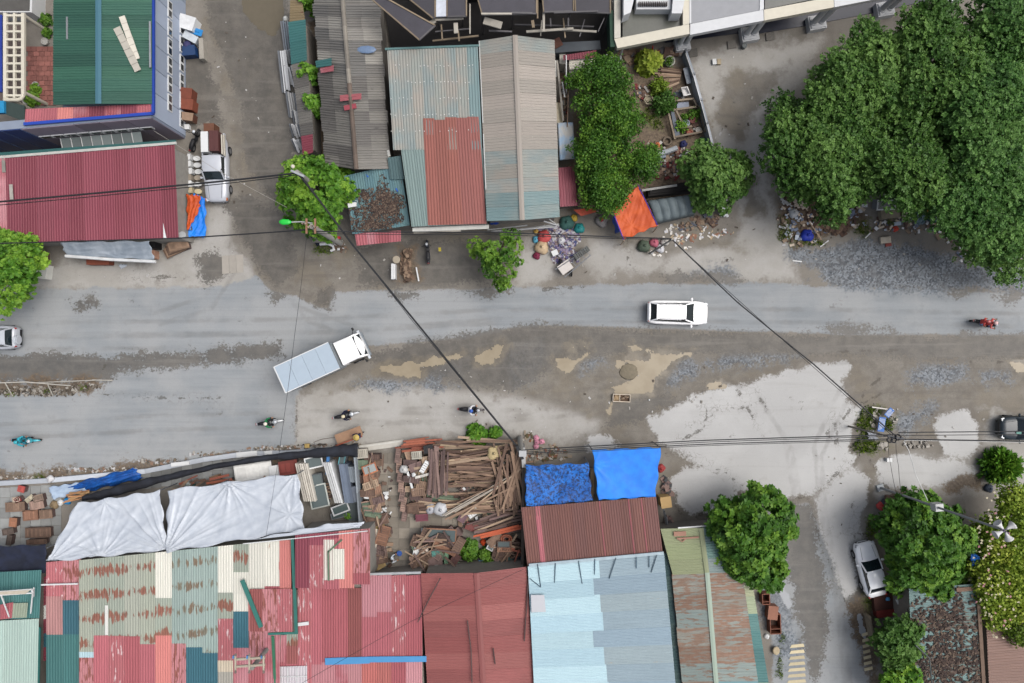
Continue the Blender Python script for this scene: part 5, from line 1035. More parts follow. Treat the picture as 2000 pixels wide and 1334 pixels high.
cargo(MB().box((-1.8, -.42, 1.48), (1.5, .5, .7)).box((-1.8, -.42, 1.85), (1.54, .54, .05)).box((-1.3, -.69, 1.5), (.4, .03, .5)).box((-1.8, -.69, 1.5), (.4, .03, .5)).box((-2.3, -.69, 1.5), (.4, .03, .5)), 'cabinet', WHITE, 'white cabinet loaded on the pickup bed', 'cabinet')
cargo(MB().box((-1.85, .3, 1.5), (1.5, .66, .75)).box((-1.85, .3, 1.9), (1.54, .7, .05)).box((-1.85, .3, 1.935), (1.3, .08, .03)), 'cabinet', M((106, 62, 60), .6, var=.25), 'dark red-brown cabinet loaded on the pickup bed', 'cabinet')
cargo(MB().box((-2.9, .25, 1.3), (.6, .08, 1.0)).box((-2.9, -.45, 1.3), (.6, .08, 1.0)).box((-2.9, -.1, 1.75), (.62, .78, .08)).box((-2.65, -.1, 1.25), (.08, .7, .5)), 'wooden_stand', M((128, 84, 62), .7, var=.3), 'open brown wooden stand at the tail of the pickup', 'stand')
cargo(MB().beam((-2.4, .78, 1.5), (-.9, .8, 1.5), .08, .3).beam((-2.4, .9, 1.45), (-.8, .92, 1.4), .06, .2), 'long_boards', M((206, 200, 186), .7), 'pale boards stood along the pickup bed side', 'boards')
# box truck
root = thing('box_truck', 'white cab box truck with grey roof crossing the muddy road', 'truck', (0, 0, 0), 0); ctr = W(634, 706, 1.4); ang = math.radians(24.5); root.location = (ctr.x, ctr.y, 0); root.rotation_euler = (0, 0, ang)
A = lambda mb, n, mt, par=root, sm=False: mb.build(n, mt, par, world=False, smooth=sm)
BXM = paint((196, 208, 220), .55)
bx = A(MB().box((-.97, 0, 1.85), (4.4, 2.05, 2.0)), 'cargo_box', M((170, 178, 184), .5, var=.1)); 
for k in range(4): A(MB().box((-2.62 + k * 1.1, 0, 2.875), (1.085, 2.08, .05)), 'roof_panel', M((184, 200, 214), .4, var=.06, obj=.02), bx)
A(MB().box((-3.19, 0, 2.86), (.08, 2.12, .12)), 'rear_frame', WHITE); A(MB().box((1.26, 0, 2.86), (.06, 2.1, .1)), 'front_frame', M((120, 126, 130), .5))
for s_ in (1, -1): 
    A(MB().beam((-3.16, s_ * 1.05, 2.87), (1.2, s_ * 1.05, 2.87), .06, .08), 'roof_rail', WHITE)
    for x in (-2.3, 2.2): t_ = A(MB().cyl((x, s_ * .9, .42), .42, .28, 18, axis='Y'), 'wheel', TYRE); A(MB().cyl((x, s_ * .9, .42), .25, .3, 12, axis='Y'), 'rim', RIM, t_)
    A(MB().box((-.3, s_ * 1.0, .65), (2.2, .06, .3)), 'side_guard', GREYM); A(MB().box((3.1, s_ * 1.02, .62), (.18, .3, .18)), 'headlight', HEADL)
    mi = A(MB().tube([(2.9, s_ * .95, 1.9), (3.05, s_ * 1.28, 1.95)], .025, 6), 'mirror_arm', BLACKP); A(MB().box((3.05, s_ * 1.3, 1.85), (.1, .2, .36)), 'mirror', BLACKP, mi)
A(MB().box((-.6, 0, .72), (5.6, .8, .2)), 'chassis', BLACKP)
cab = MB(); cab.loft([[Vector((x, y * w, z)) for x, y in ((1.36, 1), (1.36, -1), (xf, -.97), (xf + .05, -.5), (xf + .07, 0), (xf + .05, .5), (xf, .97))] for z, w, xf in ((.5, .92, 3.15), (1.3, .96, 3.2), (1.9, .95, 2.98), (2.22, .9, 2.72))]); A(cab, 'cab', WHITEP, sm=False)
A(MB().loft([[Vector((x, y, z)) for x, y in ((1.52, .86 * q), (1.52, -.86 * q), (2.68 * q2, -.84 * q), (2.74 * q2, 0), (2.68 * q2, .84 * q))] for z, q, q2 in ((2.2, 1.03, 1.0), (2.32, .95, .985), (2.35, .8, .95))]), 'cab_roof', WHITEP, sm=False)
pane(root, [Vector((3.22, .86, 1.34)), Vector((3.22, -.86, 1.34)), Vector((2.8, -.8, 2.18)), Vector((2.8, .8, 2.18))], 'windscreen', GLS, .04, .03)
for s_ in (1, -1): pane(root, [Vector((2.95, s_ * .955, 1.36)), Vector((1.75, s_ * .955, 1.36)), Vector((1.75, s_ * .92, 2.1)), Vector((2.6, s_ * .92, 2.1))], 'side_window', GLS, .06, .02)
A(MB().box((3.2, 0, .5), (.2, 1.9, .3)), 'front_bumper', M((150, 160, 168), .5)); A(MB().box((3.0, -.1, 1.86), (.2, .5, .03), 0, 1.1), 'dashboard_cloth', M((190, 190, 60), .6))
# ---------------------------------------------------------------- people
def personmat(shirt, trousers, zsplit, skin=(178, 128, 98)):
    key = ('PP', shirt, trousers, zsplit)
    if key in _mats: return _mats[key]
    g = NG('clothes_%d_%d_%d' % shirt); co = g.co(); sp_ = g.n('SeparateXYZ'); g.put(sp_.inputs[0], co); n = g.noise(co, 9, 3)
    sh = g.mix(n, sc4(C(*shirt), .75), sc4(C(*shirt), 1.2)); tr_ = g.mix(n, sc4(C(*trousers), .75), sc4(C(*trousers), 1.2)); col = g.mix(g.step(sp_.outputs[2], zsplit - .03, zsplit + .03), tr_, sh)
    col = g.mix(g.step(sp_.outputs[2], zsplit + .56, zsplit + .6), col, C(*skin)); _mats[key] = g.done(col, .8, 0, .2); return _mats[key]
SKIN = M((186, 136, 104), .6, var=.12)
def skinbody(name, verts, edges, radii, mat, parent):
    me = bpy.data.meshes.new(name); me.from_pydata(verts, edges, []); o = bpy.data.objects.new(name, me); COL.objects.link(o); o.parent = parent
    md = o.modifiers.new('Skin', 'SKIN'); me.skin_vertices.new() if not me.skin_vertices else None
    for i, r in enumerate(radii):
        me.skin_vertices[0].data[i].radius = (r, r)
    me.skin_vertices[0].data[0].use_root = True; md.use_smooth_shade = True; sb = o.modifiers.new('Subd', 'SUBSURF'); sb.levels = 1; sb.render_levels = 1; me.materials.append(mat); return o
def hand(parent, wrist, d, up=Vector((0, 0, 1))):
    mb = MB(); d = d.normalized(); s_ = d.cross(up).normalized(); palm = wrist + d * .05; mb.ell(palm, (.05, .05, .025), 8, 5)
    for k in range(4): b = palm + d * .035 + s_ * (k - 1.5) * .02; ln = (.05, .065, .06, .045)[k]; mb.tube([b, b + d * ln * .6 - up * .012, b + d * ln * .8 - up * .045], [.009, .0085, .007], 5)
    b = palm - d * .01 - s_ * .045; mb.tube([b, b + d * .03 - s_ * .02 - up * .02, b + d * .055 - s_ * .005 - up * .03], [.011, .01, .008], 5); return mb.build('hand', SKIN, parent, world=False, smooth=True)
def head(parent, c, hat, hatmat, hair=(30, 26, 24)):
    mb = MB(); mb.ell(c, (.1, .078, .115), 12, 9); mb.ell(c + Vector((.1, 0, -.015)), (.022, .014, .02), 6, 4)
    for s_ in (1, -1): mb.ell(c + Vector((-.005, s_ * .08, -.01)), (.02, .012, .03), 6, 4)
    h = mb.build('head', SKIN, parent, world=False, smooth=True)
    e = MB(); [e.ell(c + Vector((.088, s_ * .032, .012)), (.012, .014, .009), 6, 4) for s_ in (1, -1)]; e.build('eye', BLACKP, h, world=False); MB().box(c + Vector((.09, 0, -.055)), (.012, .04, .01)).build('mouth', M((150, 80, 74), .6), h, world=False)
    if hat == 'helmet':
        q = MB(); q.loft([[c + Vector((.132 * math.cos(a) * w, .115 * math.sin(a) * w, z)) for a in [k * math.pi / 8 for k in range(16)]] for z, w in ((.0, 1.02), (.06, 1.04), (.11, .85), (.145, .5), (.155, .1))]); q.build('helmet', hatmat, parent, world=False, smooth=True)
        MB().box(c + Vector((.14, 0, .04)), (.09, .14, .02)).build('visor', BLACKP, parent, world=False)
    elif hat == 'cone':
        q = MB(); q.loft([[c + Vector((w * math.cos(a), w * math.sin(a), z)) for a in [k * math.pi / 10 for k in range(20)]] for z, w in ((.04, .24), (.12, .15), (.22, .02))]); q.build('conical_hat', hatmat, parent, world=False)
    else:
        q = MB(); q.loft([[c + Vector((-.015 + .108 * math.cos(a) * w, .086 * math.sin(a) * w, z)) for a in [k * math.pi / 8 for k in range(16)]] for z, w in ((-.03, .9), (.04, 1.05), (.1, .75), (.125, .2))]); q.build('hair', M(hair, .6), parent, world=False, smooth=True)
def rider(label, loc, rz, shirt, trousers, hat='helmet', hatrgb=(230, 220, 200), x0=-.15, lean=.16, reach=True):
    p = thing('person', label, 'person', loc, rz); hz = .8; sx = x0 + lean
    v = [(x0, 0, hz + .06), (x0 + lean * .35, 0, hz + .24), (x0 + lean * .75, 0, hz + .42), (sx, 0, hz + .53), (sx + .02, 0, hz + .62)]; r = [.15, .145, .16, .09, .055]; e = [(0, 1), (1, 2), (2, 3), (3, 4)]
    hx = x0 + .52 if reach else x0 + .3
    for s_ in (1, -1):
        b = len(v); v += [(sx - .02, s_ * .19, hz + .47), (sx + .1, s_ * .3, hz + .26), (hx - .06, s_ * .3, hz + .24)]; r += [.075, .055, .038]; e += [(2, b), (b, b + 1), (b + 1, b + 2)]
        b = len(v); v += [(x0 + .06, s_ * .12, hz + .02), (x0 + .42, s_ * .19, hz - .04), (x0 + .3, s_ * .17, hz - .44), (x0 + .36, s_ * .17, hz - .5)]; r += [.105, .078, .05, .045]; e += [(0, b), (b, b + 1), (b + 1, b + 2), (b + 2, b + 3)]
    skinbody('body', v, e, r, personmat(shirt, trousers, hz + .1), p); head(p, Vector((sx + .05, 0, hz + .76)), hat, M(hatrgb, .35, var=.08))
    for s_ in (1, -1): hand(p, Vector((hx - .05, s_ * .3, hz + .24)), Vector((1, 0, 0))); MB().ell((x0 + .42, s_ * .17, hz - .52), (.13, .05, .045), 8, 5).build('shoe', BLACKP, p, world=False, smooth=True)
    return p
def scooter(name, label, loc, rz, body, seat=(34, 34, 38), group=None, box=None):
    root = thing(name, label, 'motorbike', loc, rz, group); A = lambda mb, n, mt, par=root, sm=True: mb.build(n, mt, par, world=False, smooth=sm); pm = paint(body)
    for x in (.64, -.62): t_ = A(MB().cyl((x, 0, .29), .29, .1, 18, axis='Y'), 'wheel', TYRE, sm=False); A(MB().cyl((x, 0, .29), .17, .11, 12, axis='Y'), 'rim', RIM, t_, False)
    ring = lambda x, w, z0, z1: [Vector((x, w * c, z0 + (z1 - z0) * q)) for c, q in ((.6, 0), (1, .4), (.85, .85), (.3, 1), (-.3, 1), (-.85, .85), (-1, .4), (-.6, 0))]
    A(MB().loft([ring(-.95, .03, .66, .72), ring(-.82, .1, .55, .76), ring(-.5, .16, .42, .76), ring(-.15, .16, .38, .72), ring(.08, .1, .36, .5)]), 'rear_body', pm)
    A(MB().loft([ring(-.78, .09, .75, .8), ring(-.45, .14, .75, .82), ring(-.1, .13, .73, .79), ring(.06, .06, .7, .73)]), 'seat', M(seat, .6, var=.15)); A(MB().box((.16, 0, .34), (.4, .26, .05)), 'footboard', BLACKP, sm=False)
    A(MB().loft([ring(.3, .05, .4, .98), ring(.38, .18, .4, 1.0), ring(.5, .15, .5, .98), ring(.6, .05, .62, .86)]), 'front_shield', pm); A(MB().loft([ring(.44, .04, .5, .56), ring(.62, .08, .55, .62), ring(.86, .06, .46, .52), ring(.96, .02, .38, .42)]), 'front_mudguard', pm)
    A(MB().tube([(.34, .34, 1.0), (.4, .2, 1.03), (.44, 0, 1.03), (.4, -.2, 1.03), (.34, -.34, 1.0)], .02, 6), 'handlebar', BLACKP); A(MB().ell((.52, 0, 1.0), (.13, .12, .08), 8, 6), 'headlight', HEADL); A(MB().box((-.9, 0, .7), (.08, .12, .06)), 'tail_light', REDL, sm=False)
    for s_ in (1, -1): m_ = A(MB().tube([(.38, s_ * .22, 1.03), (.34, s_ * .3, 1.2)], .01, 5), 'mirror_stalk', BLACKP); A(MB().ell((.33, s_ * .32, 1.2), (.02, .07, .045), 7, 5), 'mirror', BLACKP, m_)
    if box: A(MB().box((-.72, 0, .98), (.4, .42, .36)), 'rear_box', M(box, .5), sm=False)
    return root
RD = 'motorbikes riding along the road'
def pair(px, py, deg, bike_label, body, rl, shirt, trous, hat, hatrgb, **kw):
    p = W(px, py, .7); loc = (p.x, p.y, .02); a_ = scooter('motorbike', bike_label, loc, math.radians(deg), body, group=RD, **kw); b_ = rider(rl, loc, math.radians(deg), shirt, trous, hat, hatrgb); a_.scale = b_.scale = (1.1, 1.15, 1.08); return b_
pair(48, 860, -2, 'cyan scooter on the wide grey road ridden by a rider in cyan', (66, 190, 206), 'person in cyan jacket and helmet riding the cyan scooter', (60, 180, 200), (40, 120, 140), 'helmet', (70, 190, 205))
pair(526, 825, 8, 'silver scooter passing onto the pale unpaved road edge', (206, 210, 212), 'person in green shirt and pale helmet riding a silver scooter', (40, 130, 80), (40, 42, 46), 'helmet', (238, 230, 216))
pair(675, 811, 12, 'grey-white scooter behind the box truck on the pale ground', (196, 200, 204), 'person in navy jacket with cream hat riding a scooter', (28, 30, 58), (30, 32, 44), 'helmet', (236, 224, 190))
pair(920, 800, -3, 'black motorbike with red front near the timber pile', (70, 64, 66), 'person in white shirt and blue helmet riding a black motorbike', (236, 238, 240), (50, 56, 66), 'helmet', (46, 96, 190))
pair(1925, 631, -12, 'dark motorbike with two riders on the upper road lane', (46, 46, 50), 'person in coral jacket with striped helmet steering the dark motorbike', (226, 106, 100), (60, 70, 100), 'helmet', (240, 200, 196))
p = W(1925, 631, .7); rider('person in coral top and light blue cape riding pillion on the dark motorbike', (p.x, p.y, .06), math.radians(-12), (222, 92, 88), (110, 150, 190), 'helmet', (226, 130, 130), x0=-.55, lean=.06, reach=False)
p = W(378, 272, .7); scooter('motorbike', 'black scooter parked on the footway behind the pickup', (p.x, p.y, .02), math.radians(72), (34, 35, 38))
p = W(835, 491, .7); scooter('motorbike', 'dark scooter with yellow plate parked on the dirt before the tin houses', (p.x, p.y, .02), math.radians(95), (40, 46, 58))
MB().box((p.x + .08, p.y - .95, .62), (.3, .2, .04)).build('number_plate', M((216, 196, 40), .5), bpy.data.objects['motorbike.006']) if 'motorbike.006' in bpy.data.objects else None
def walker(label, px, py, rz, shirt, trous, hat, hatrgb, arms=.5, z=0.):
    p = W(px, py, z); q = thing('person', label, 'person', p, rz); hz = .9
    v = [(0, 0, hz), (.01, 0, hz + .2), (.03, 0, hz + .4), (.04, 0, hz + .52), (.05, 0, hz + .6)]; r = [.14, .13, .15, .09, .055]; e = [(0, 1), (1, 2), (2, 3), (3, 4)]
    for s_ in (1, -1):
        b = len(v); v += [(.03, s_ * .19, hz + .45), (.03 + .15 * arms, s_ * .25, hz + .2), (.03 + .45 * arms, s_ * .24, hz + .1)]; r += [.07, .05, .036]; e += [(2, b), (b, b + 1), (b + 1, b + 2)]
        b = len(v); v += [(0, s_ * .1, hz - .04), (s_ * .1 + .03, s_ * .11, hz - .45), (s_ * .14 - .05, s_ * .11, .1)]; r += [.1, .075, .05]; e += [(0, b), (b, b + 1), (b + 1, b + 2)]
        MB().ell((s_ * .14, s_ * .11, .05), (.13, .05, .05), 8, 5).build('shoe', BLACKP, q, world=False, smooth=True); hand(q, Vector((.05 + .46 * arms, s_ * .24, hz + .1)), Vector((1, 0, -.2)))
    skinbody('body', v, e, r, personmat(shirt, trous, hz + .04), q); head(q, Vector((.08, 0, hz + .74)), hat, M(hatrgb, .5, var=.1)); return q
walker('person in white shirt with dark hair standing in the timber yard aisle', 771, 1083, .3, (222, 230, 238), (40, 50, 80), 'hair', (0, 0, 0)); single(MB().loft([[W(780, 1081, z) + Vector((w * math.cos(a), w * math.sin(a), 0)) for a in [k * math.pi / 5 for k in range(10)]] for z, w in ((.0, .16), (.34, .22), (.36, .2))]), 'bucket', M((60, 100, 180), .4), 'blue bucket beside the person in the timber yard', 'bucket')
walker('person in navy clothes with yellow conical hat pushing the loaded handcart', 707, 848, 3.5, (34, 44, 92), (34, 40, 66), 'cone', (196, 170, 96), 1.0)
# bicycle-drawn handcart with long panel
ca = thing('handcart', 'long flat handcart with red-brown side boards on the road edge', 'cart', W(680, 852)); a, b_ = W(655, 864, .62), W(705, 846, .62)
MB().beam(a + Vector((.05, .22, 0)), b_ + Vector((.05, .22, 0)), .75, .06).build('cart_bed', M((176, 140, 112), .8, var=.25), ca); MB().beam(a + Vector((.1, -.22, .14)), b_ + Vector((.1, -.22, .14)), .08, .3).build('side_board', M((178, 92, 64), .7, var=.2), ca)
for p in (W(672, 868), W(690, 842)):
    w_ = MB().cyl(p + Vector((0, 0, .3)), .3, .06, 18, axis='Y').build('wheel', TYRE, ca)
MB().tube([a + Vector((0, .4, 0)), W(628, 858, .75), W(612, 864, .8)], .025, 6).build('drawbar', M((110, 96, 84), .6), ca)
bi = thing('bicycle', 'old bicycle standing at the drawbar of the handcart', 'bicycle', W(612, 872)); c1, c2 = W(598, 869, .33), W(628, 868, .33)
for c in (c1, c2):
    t_ = MB(); t_.tube([c + Vector((.31 * math.cos(k * math.pi / 10), .03 * math.cos(k), .31 * math.sin(k * math.pi / 10))) for k in range(21)], .022, 5, False); w_ = t_.build('wheel', TYRE, bi)
m1 = (c1 + c2) / 2; MB().tube([c1, m1 + Vector((-.1, 0, .45)), m1 + Vector((.25, 0, .4)), c2], .02, 6).tube([m1 + Vector((-.1, 0, .45)), m1 + Vector((0, 0, -.05)), m1 + Vector((.25, 0, .4))], .02, 6).build('frame', M((110, 90, 76), .5), bi); MB().ell(m1 + Vector((-.12, 0, .55)), (.13, .08, .04), 8, 5).build('saddle', BLACKP, bi); MB().tube([m1 + Vector((.2, .26, .62)), m1 + Vector((.28, 0, .6)), m1 + Vector((.2, -.26, .62))], .015, 6).build('handlebar', CHROME, bi)
MB().box(m1 + Vector((-.35, 0, .5)), (.36, .3, .26)).build('basket', M((176, 150, 90), .8), bi)
# ================================================================ poles, cables, walls, tarpaulins and clutter
WOODS = [M((142, 116, 98), .8, var=.35, scale=4), M((164, 136, 114), .8, var=.3, scale=4), M((118, 94, 80), .8, var=.35, scale=4), M((180, 156, 132), .8, var=.3, scale=4), M((104, 82, 72), .8, var=.3, scale=4)]
PURP = [M((124, 102, 98), .8, var=.3, scale=4), M((108, 88, 84), .8, var=.3, scale=4), M((142, 118, 110), .8, var=.3, scale=4)]
REDW = [M((180, 106, 82), .8, var=.3, scale=4), M((160, 92, 74), .8, var=.3, scale=4)]
GREENW = [M((118, 134, 112), .8, var=.3, scale=4), M((96, 116, 100), .8, var=.3, scale=4)]
ALU = M((206, 208, 210), .4, var=.12); ALUD = M((126, 130, 136), .5, var=.2); WOODP = M((206, 178, 140), .8, var=.2, scale=4)
def litter(name, label, cat, regions, n, mats, size, z=.0, flat=.25, dome=0.):
    mb = MB(); mi = []
    for (cx, cy, rx, ry) in regions:
        m = int(n * rx * ry / 100) + 1
        for _ in range(m):
            a = random.uniform(0, 6.283); r = math.sqrt(random.random()) * (1 + .2 * math.sin(3 * a + cx)); s_ = size * random.uniform(.4, 1.6); q = W(cx + rx * r * math.cos(a), cy + ry * r * math.sin(a), z); h = dome * max(0, 1 - r * r)
            mb.box(q + Vector((0, 0, s_ * flat / 2 + h * random.uniform(.4, 1))), (s_ * random.uniform(.6, 1.8), s_ * random.uniform(.4, 1), s_ * flat), random.uniform(0, 3.14), random.uniform(-.3, .3)); mi.append(random.randrange(len(mats)))
    o = mb.build(name, mats[0]); [o.data.materials.append(q) for q in mats[1:]]
    o.data.polygons.foreach_set('material_index', np.repeat(np.array(mi, np.int32), 6)); return tag(o, label, cat, None, 'stuff')
def pipe(name, label, cat, pts, r, mat, group=None): return single(MB().tube([W(*p) for p in pts], r, 7), name, mat, label, cat, group=group)
def tarp(name, label, corners, mat, sag=.2, anchors=(), wr=.02, nx=70, ny=46, cat='tarpaulin', edge=.06, seed=1, thick=.012):
    Q = [W(*c) for c in corners]; r_ = np.random.default_rng(seed); mb = MB(); vs = []
    ph = r_.uniform(0, 6.28, 8)
    for j in range(ny + 1):
        for i in range(nx + 1):
            u, v = i / nx, j / ny; p = bil(Q, u, v); e = math.sin(math.pi * u) * math.sin(math.pi * v)
            z = -sag * e + wr * (math.sin(u * 17 + ph[0] + 3 * math.sin(v * 5 + ph[1])) * .5 + math.sin(v * 21 + ph[2] + 4 * u) * .4 + math.sin((u + v) * 33 + ph[3]) * .25)
            for (au, av, amp, nf, ln) in anchors:
                dx, dy = (u - au) * (Q[1] - Q[0]).length, (v - av) * (Q[3] - Q[0]).length; d = math.hypot(dx, dy); a = math.atan2(dy, dx); z += amp * math.exp(-d / ln) * ((1 - abs(math.sin(nf * a * .5 + ph[4]))) ** 3 + .6 * (1 - abs(math.sin(nf * .85 * a + ph[5]))) ** 3) * min(1, d / .3)
            ex = edge * (math.sin(v * 14 + ph[6]) * (u in (0, 1)) + 0); ey = edge * math.sin(u * 19 + ph[7]) * (v in (0, 1))
            vs.append(p + Vector((ex, ey, z)))
    k = nx + 1; mb.add(vs, [(j * k + i, (j + 1) * k + i, (j + 1) * k + i + 1, j * k + i + 1) for j in range(ny) for i in range(nx)]); o = single(mb, name, mat, label, cat, smooth=True)
    so_ = o.modifiers.new('Thickness', 'SOLIDIFY'); so_.thickness = thick; so_.offset = -1; return o
def clothmat(rgb, rgb2, key, rough=.5, speck=0.):
    kk = ('CL', key)
    if kk in _mats: return _mats[kk]
    g = NG('cloth_' + key); co = g.co(); n = g.noise(co, 1.4, 4); col = g.mix(g.step(n, .35, .65), C(*rgb), C(*rgb2))
    if speck: col = g.mix(g.step(g.noise(co, 6, 3, .8), .5, .54, 0, speck), col, sc4(C(*rgb2), .25))
    w = g.noise(g.vmul(co, (6, 6, 6)), 2, 3); g.bump(w, .25, .03); _mats[kk] = g.done(col, rough, 0, .35); return _mats[kk]
SILVER = clothmat((212, 219, 228), (198, 206, 217), 'silver', .38); BLUET = clothmat((10, 146, 255), (8, 130, 244), 'blue', .55); BLUEN = clothmat((14, 120, 220), (10, 92, 180), 'bluenet', .6, .95); ORNG = clothmat((222, 96, 34), (204, 82, 30), 'orange', .6); GREYT = clothmat((112, 124, 128), (92, 104, 108), 'greyt', .7); NAVY = clothmat((34, 42, 66), (26, 32, 50), 'navy', .8); BLACKN = clothmat((46, 50, 60), (34, 36, 44), 'blacknet', .9); PALEB = clothmat((190, 210, 232), (170, 190, 216), 'paleblue', .6)
# ---------------- overhead poles and cables
CONC = M((168, 166, 160), .85, var=.2); BLK = M((38, 40, 44), .7, var=.2, obj=.1)
def pole(label, px, py, h, r=.16, arms=(), name='utility_pole', mat=None, foot=None):
    t_ = W(px, py, h); b0 = Vector((t_.x, t_.y, 0)) if foot is None else W(*foot); root = thing(name, label, 'pole', b0)
    MB().tube([b0 - Vector((0, 0, .1)), b0.lerp(t_, .5), t_], [r * 1.35, r * 1.15, r], 12).build('shaft', mat or CONC, root, smooth=False); return root, t_
p1, t1 = pole('concrete utility pole with rusty crossarm and green street lamp at the lane corner', 608, 442, 8.0)
for dx, dy in ((-8, -12), (8, -12)): MB().beam(t1 + Vector((dx / 28, .5, .1)), t1 + Vector((dx / 28, -.5, .1)), .12, .1).build('crossarm', M((150, 112, 88), .7, var=.3), p1)
for k in range(6): MB().cyl(t1 + Vector((-.5 + k * .2, random.uniform(-.3, .3), .25)), .06, .2, 8).build('insulator', M((170, 150, 132), .5), p1)
MB().tube([t1 + Vector((0, .25, -.3)), W(588, 433, 8.1), W(566, 434, 8.1)], .04, 8).build('lamp_arm', ALU, p1)
lp = MB(); lp.loft([[W(x, 433.5, 8.12) + Vector((0, w * math.cos(a), w * .45 * math.sin(a))) for a in [k * math.pi / 6 for k in range(12)]] for x, w in ((569, .07), (563, .17), (552, .2), (547, .13), (545, .03))]); lp.build('lamp_head', M((40, 200, 70), .4, var=.1), p1, smooth=True)
p2, t2 = pole('utility pole rising out of the bright corner tree carrying thick cables', 580, 336, 7.6)
MB().beam(t2 + Vector((-.4, .1, 0)), t2 + Vector((.5, -.3, 0)), .14, .12).build('crossarm', M((190, 196, 200), .5), p2); MB().ell(t2 + Vector((-.25, .35, .1)), (.14, .14, .14), 10, 7).build('insulator', CREAM, p2, smooth=True)
p3, t3 = pole('white-topped concrete pole beside the blue net awning and timber pile', 1018, 885, 7.2)
MB().box(t3 + Vector((.1, 0, .1)), (.5, .4, .3)).build('junction_box', M((220, 222, 224), .6), p3); MB().beam(t3 + Vector((-.3, .5, .1)), t3 + Vector((.1, -.4, .1)), .2, .16).build('cable_clamp', BLK, p3)
p4, t4 = pole('utility pole by the rubbish bags next to the orange tarpaulin', 1313, 467, 7.4, .06)
p5, t5 = pole('utility pole with tangled black cable coils above the fallen sign', 1750, 856, 6.6, .06, mat=M((128, 122, 114), .8))
for k in range(3):
    c = t5 + Vector((-.45 + k * .28, random.uniform(-.12, .1), .05)); m_ = MB(); m_.tube([c + Vector((.18 * math.cos(a), .18 * math.sin(a), .05 * math.sin(3 * a))) for a in [q * math.pi / 8 for q in range(17)]], .05, 6, False); m_.build('cable_coil', BLK, p5)
MB().beam(t5 + Vector((-.6, .15, 0)), t5 + Vector((.5, 0, 0)), .12, .1).build('crossarm', M((90, 92, 96), .7), p5)
def cable(label, pts, r, sag=.25, mat=None, name='overhead_cable', group=None):
    mb = MB(); P = []
    for i in range(len(pts) - 1):
        a, b_ = W(*pts[i]), W(*pts[i + 1]); n_ = 14
        P += [a.lerp(b_, k / n_) - Vector((0, 0, sag * 4 * (k / n_) * (1 - k / n_))) for k in range(n_)]
    P.append(W(*pts[-1])); mb.tube(P, r * .75, 6); return single(mb, name, mat or BLK, label, 'cable', group=group)
CG = 'overhead cables'
cable('thick black cable bundle slanting over the road from corner tree to timber pile', [(585, 340, 7.5), (690, 480, 7.2), (790, 602, 7.0), (900, 737, 7.0), (1016, 880, 7.1)], .085, .08)
cable('thin black cable beside the thick slanting bundle over the road', [(583, 342, 7.3), (800, 620, 6.6), (1013, 878, 6.9)], .025, .25)
cable('thick black cable across the dark red roof to the lane corner pole', [(-120, 404, 7.4), (340, 363, 7.3), (578, 338, 7.5)], .085, .1)
cable('thinner black cable under the thick one across the dark red roof', [(-120, 410, 7.2), (300, 372, 7.0), (578, 342, 7.3)], .04, .2)
cable('black cable along the shed eave to the green lamp pole', [(-120, 478, 7.2), (350, 465, 7.3), (606, 448, 7.8)], .06, .15)
cable('black cable along the tin house fronts between lamp pole and tarpaulin pole', [(610, 452, 7.8), (960, 453, 7.1), (1311, 466, 7.3)], .055, .15); cable('thin companion cable along the tin house fronts', [(610, 456, 7.6), (960, 458, 6.9), (1311, 468, 7.1)], .03, .2)
cable('black cable pair slanting from tarpaulin pole over the upper lane to the coil pole', [(1313, 468, 7.3), (1440, 590, 7.0), (1590, 712, 6.8), (1750, 852, 6.6)], .06, .05); cable('thin cable beside the slanting one above the pale slab', [(1315, 471, 7.1), (1590, 718, 6.5), (1748, 855, 6.4)], .025, .1)
for k, (dy0, dy1, r, w_) in enumerate(((0, -4, .05, 'uppermost thick'), (4, -1, .03, 'second'), (7, 4, .045, 'third'), (10, 7, .025, 'lowest thin'))): cable('%s black cable from timber pile pole over the blue awnings to coil pole' % w_, [(1022, 879 + dy0, 7.0), (1380, 862 + dy0 + (dy1 - dy0) * .5, 6.7), (1750, 853 + dy1, 6.6)], r, .12)
for k, (y0, y1, r, w_) in enumerate(((845, 842, .045, 'upper'), (851, 848, .03, 'middle'), (858, 864, .06, 'lower thick'))): cable('%s black cable running on from the coil pole above the dark car' % w_, [(1755, y0, 6.6), (2100, y1, 6.6)], r, .1)
cable('thin dark wire dropping across the road from lamp pole to net strip', [(600, 450, 7.4), (576, 650, 6.5), (545, 885, 3.0)], .018, .1); cable('thin wire over the silver tarpaulin', [(545, 885, 3.), (520, 1045, 3.9)], .015, .05)
cable('thin wire across the pink and brick red roofs', [(590, 1334, 5.0), (800, 1215, 5.0), (1022, 1112, 4.6)], .02, .05); cable('pale wire from workshop wall across the lane to the corner tree', [(300, 255, 3.4), (420, 330, 4.0), (560, 405, 5.2)], .02, .1, M((190, 186, 176), .6))
cable('white curving cable from the coil pole to the loudspeaker mast box', [(1765, 862, 6.5), (1775, 880, 6.5), (1790, 930, 6.4), (1812, 978, 6.3)], .035, .0, M((226, 226, 224), .6)); cable('white cable along the black ones right of the coil pole', [(1766, 860, 6.5), (2100, 866, 6.5)], .025, .08, M((220, 220, 218), .6))
for x0, x1, x2 in ((1735, 1740, 1757), (1750, 1755, 1764)): cable('thin dark drop wire from the coil pole down to the low wall', [(x0, 864, 6.4), (x1, 910, 5.0), (x2, 988, 1.2)], .02, .1, group='drop wires under the coil pole')
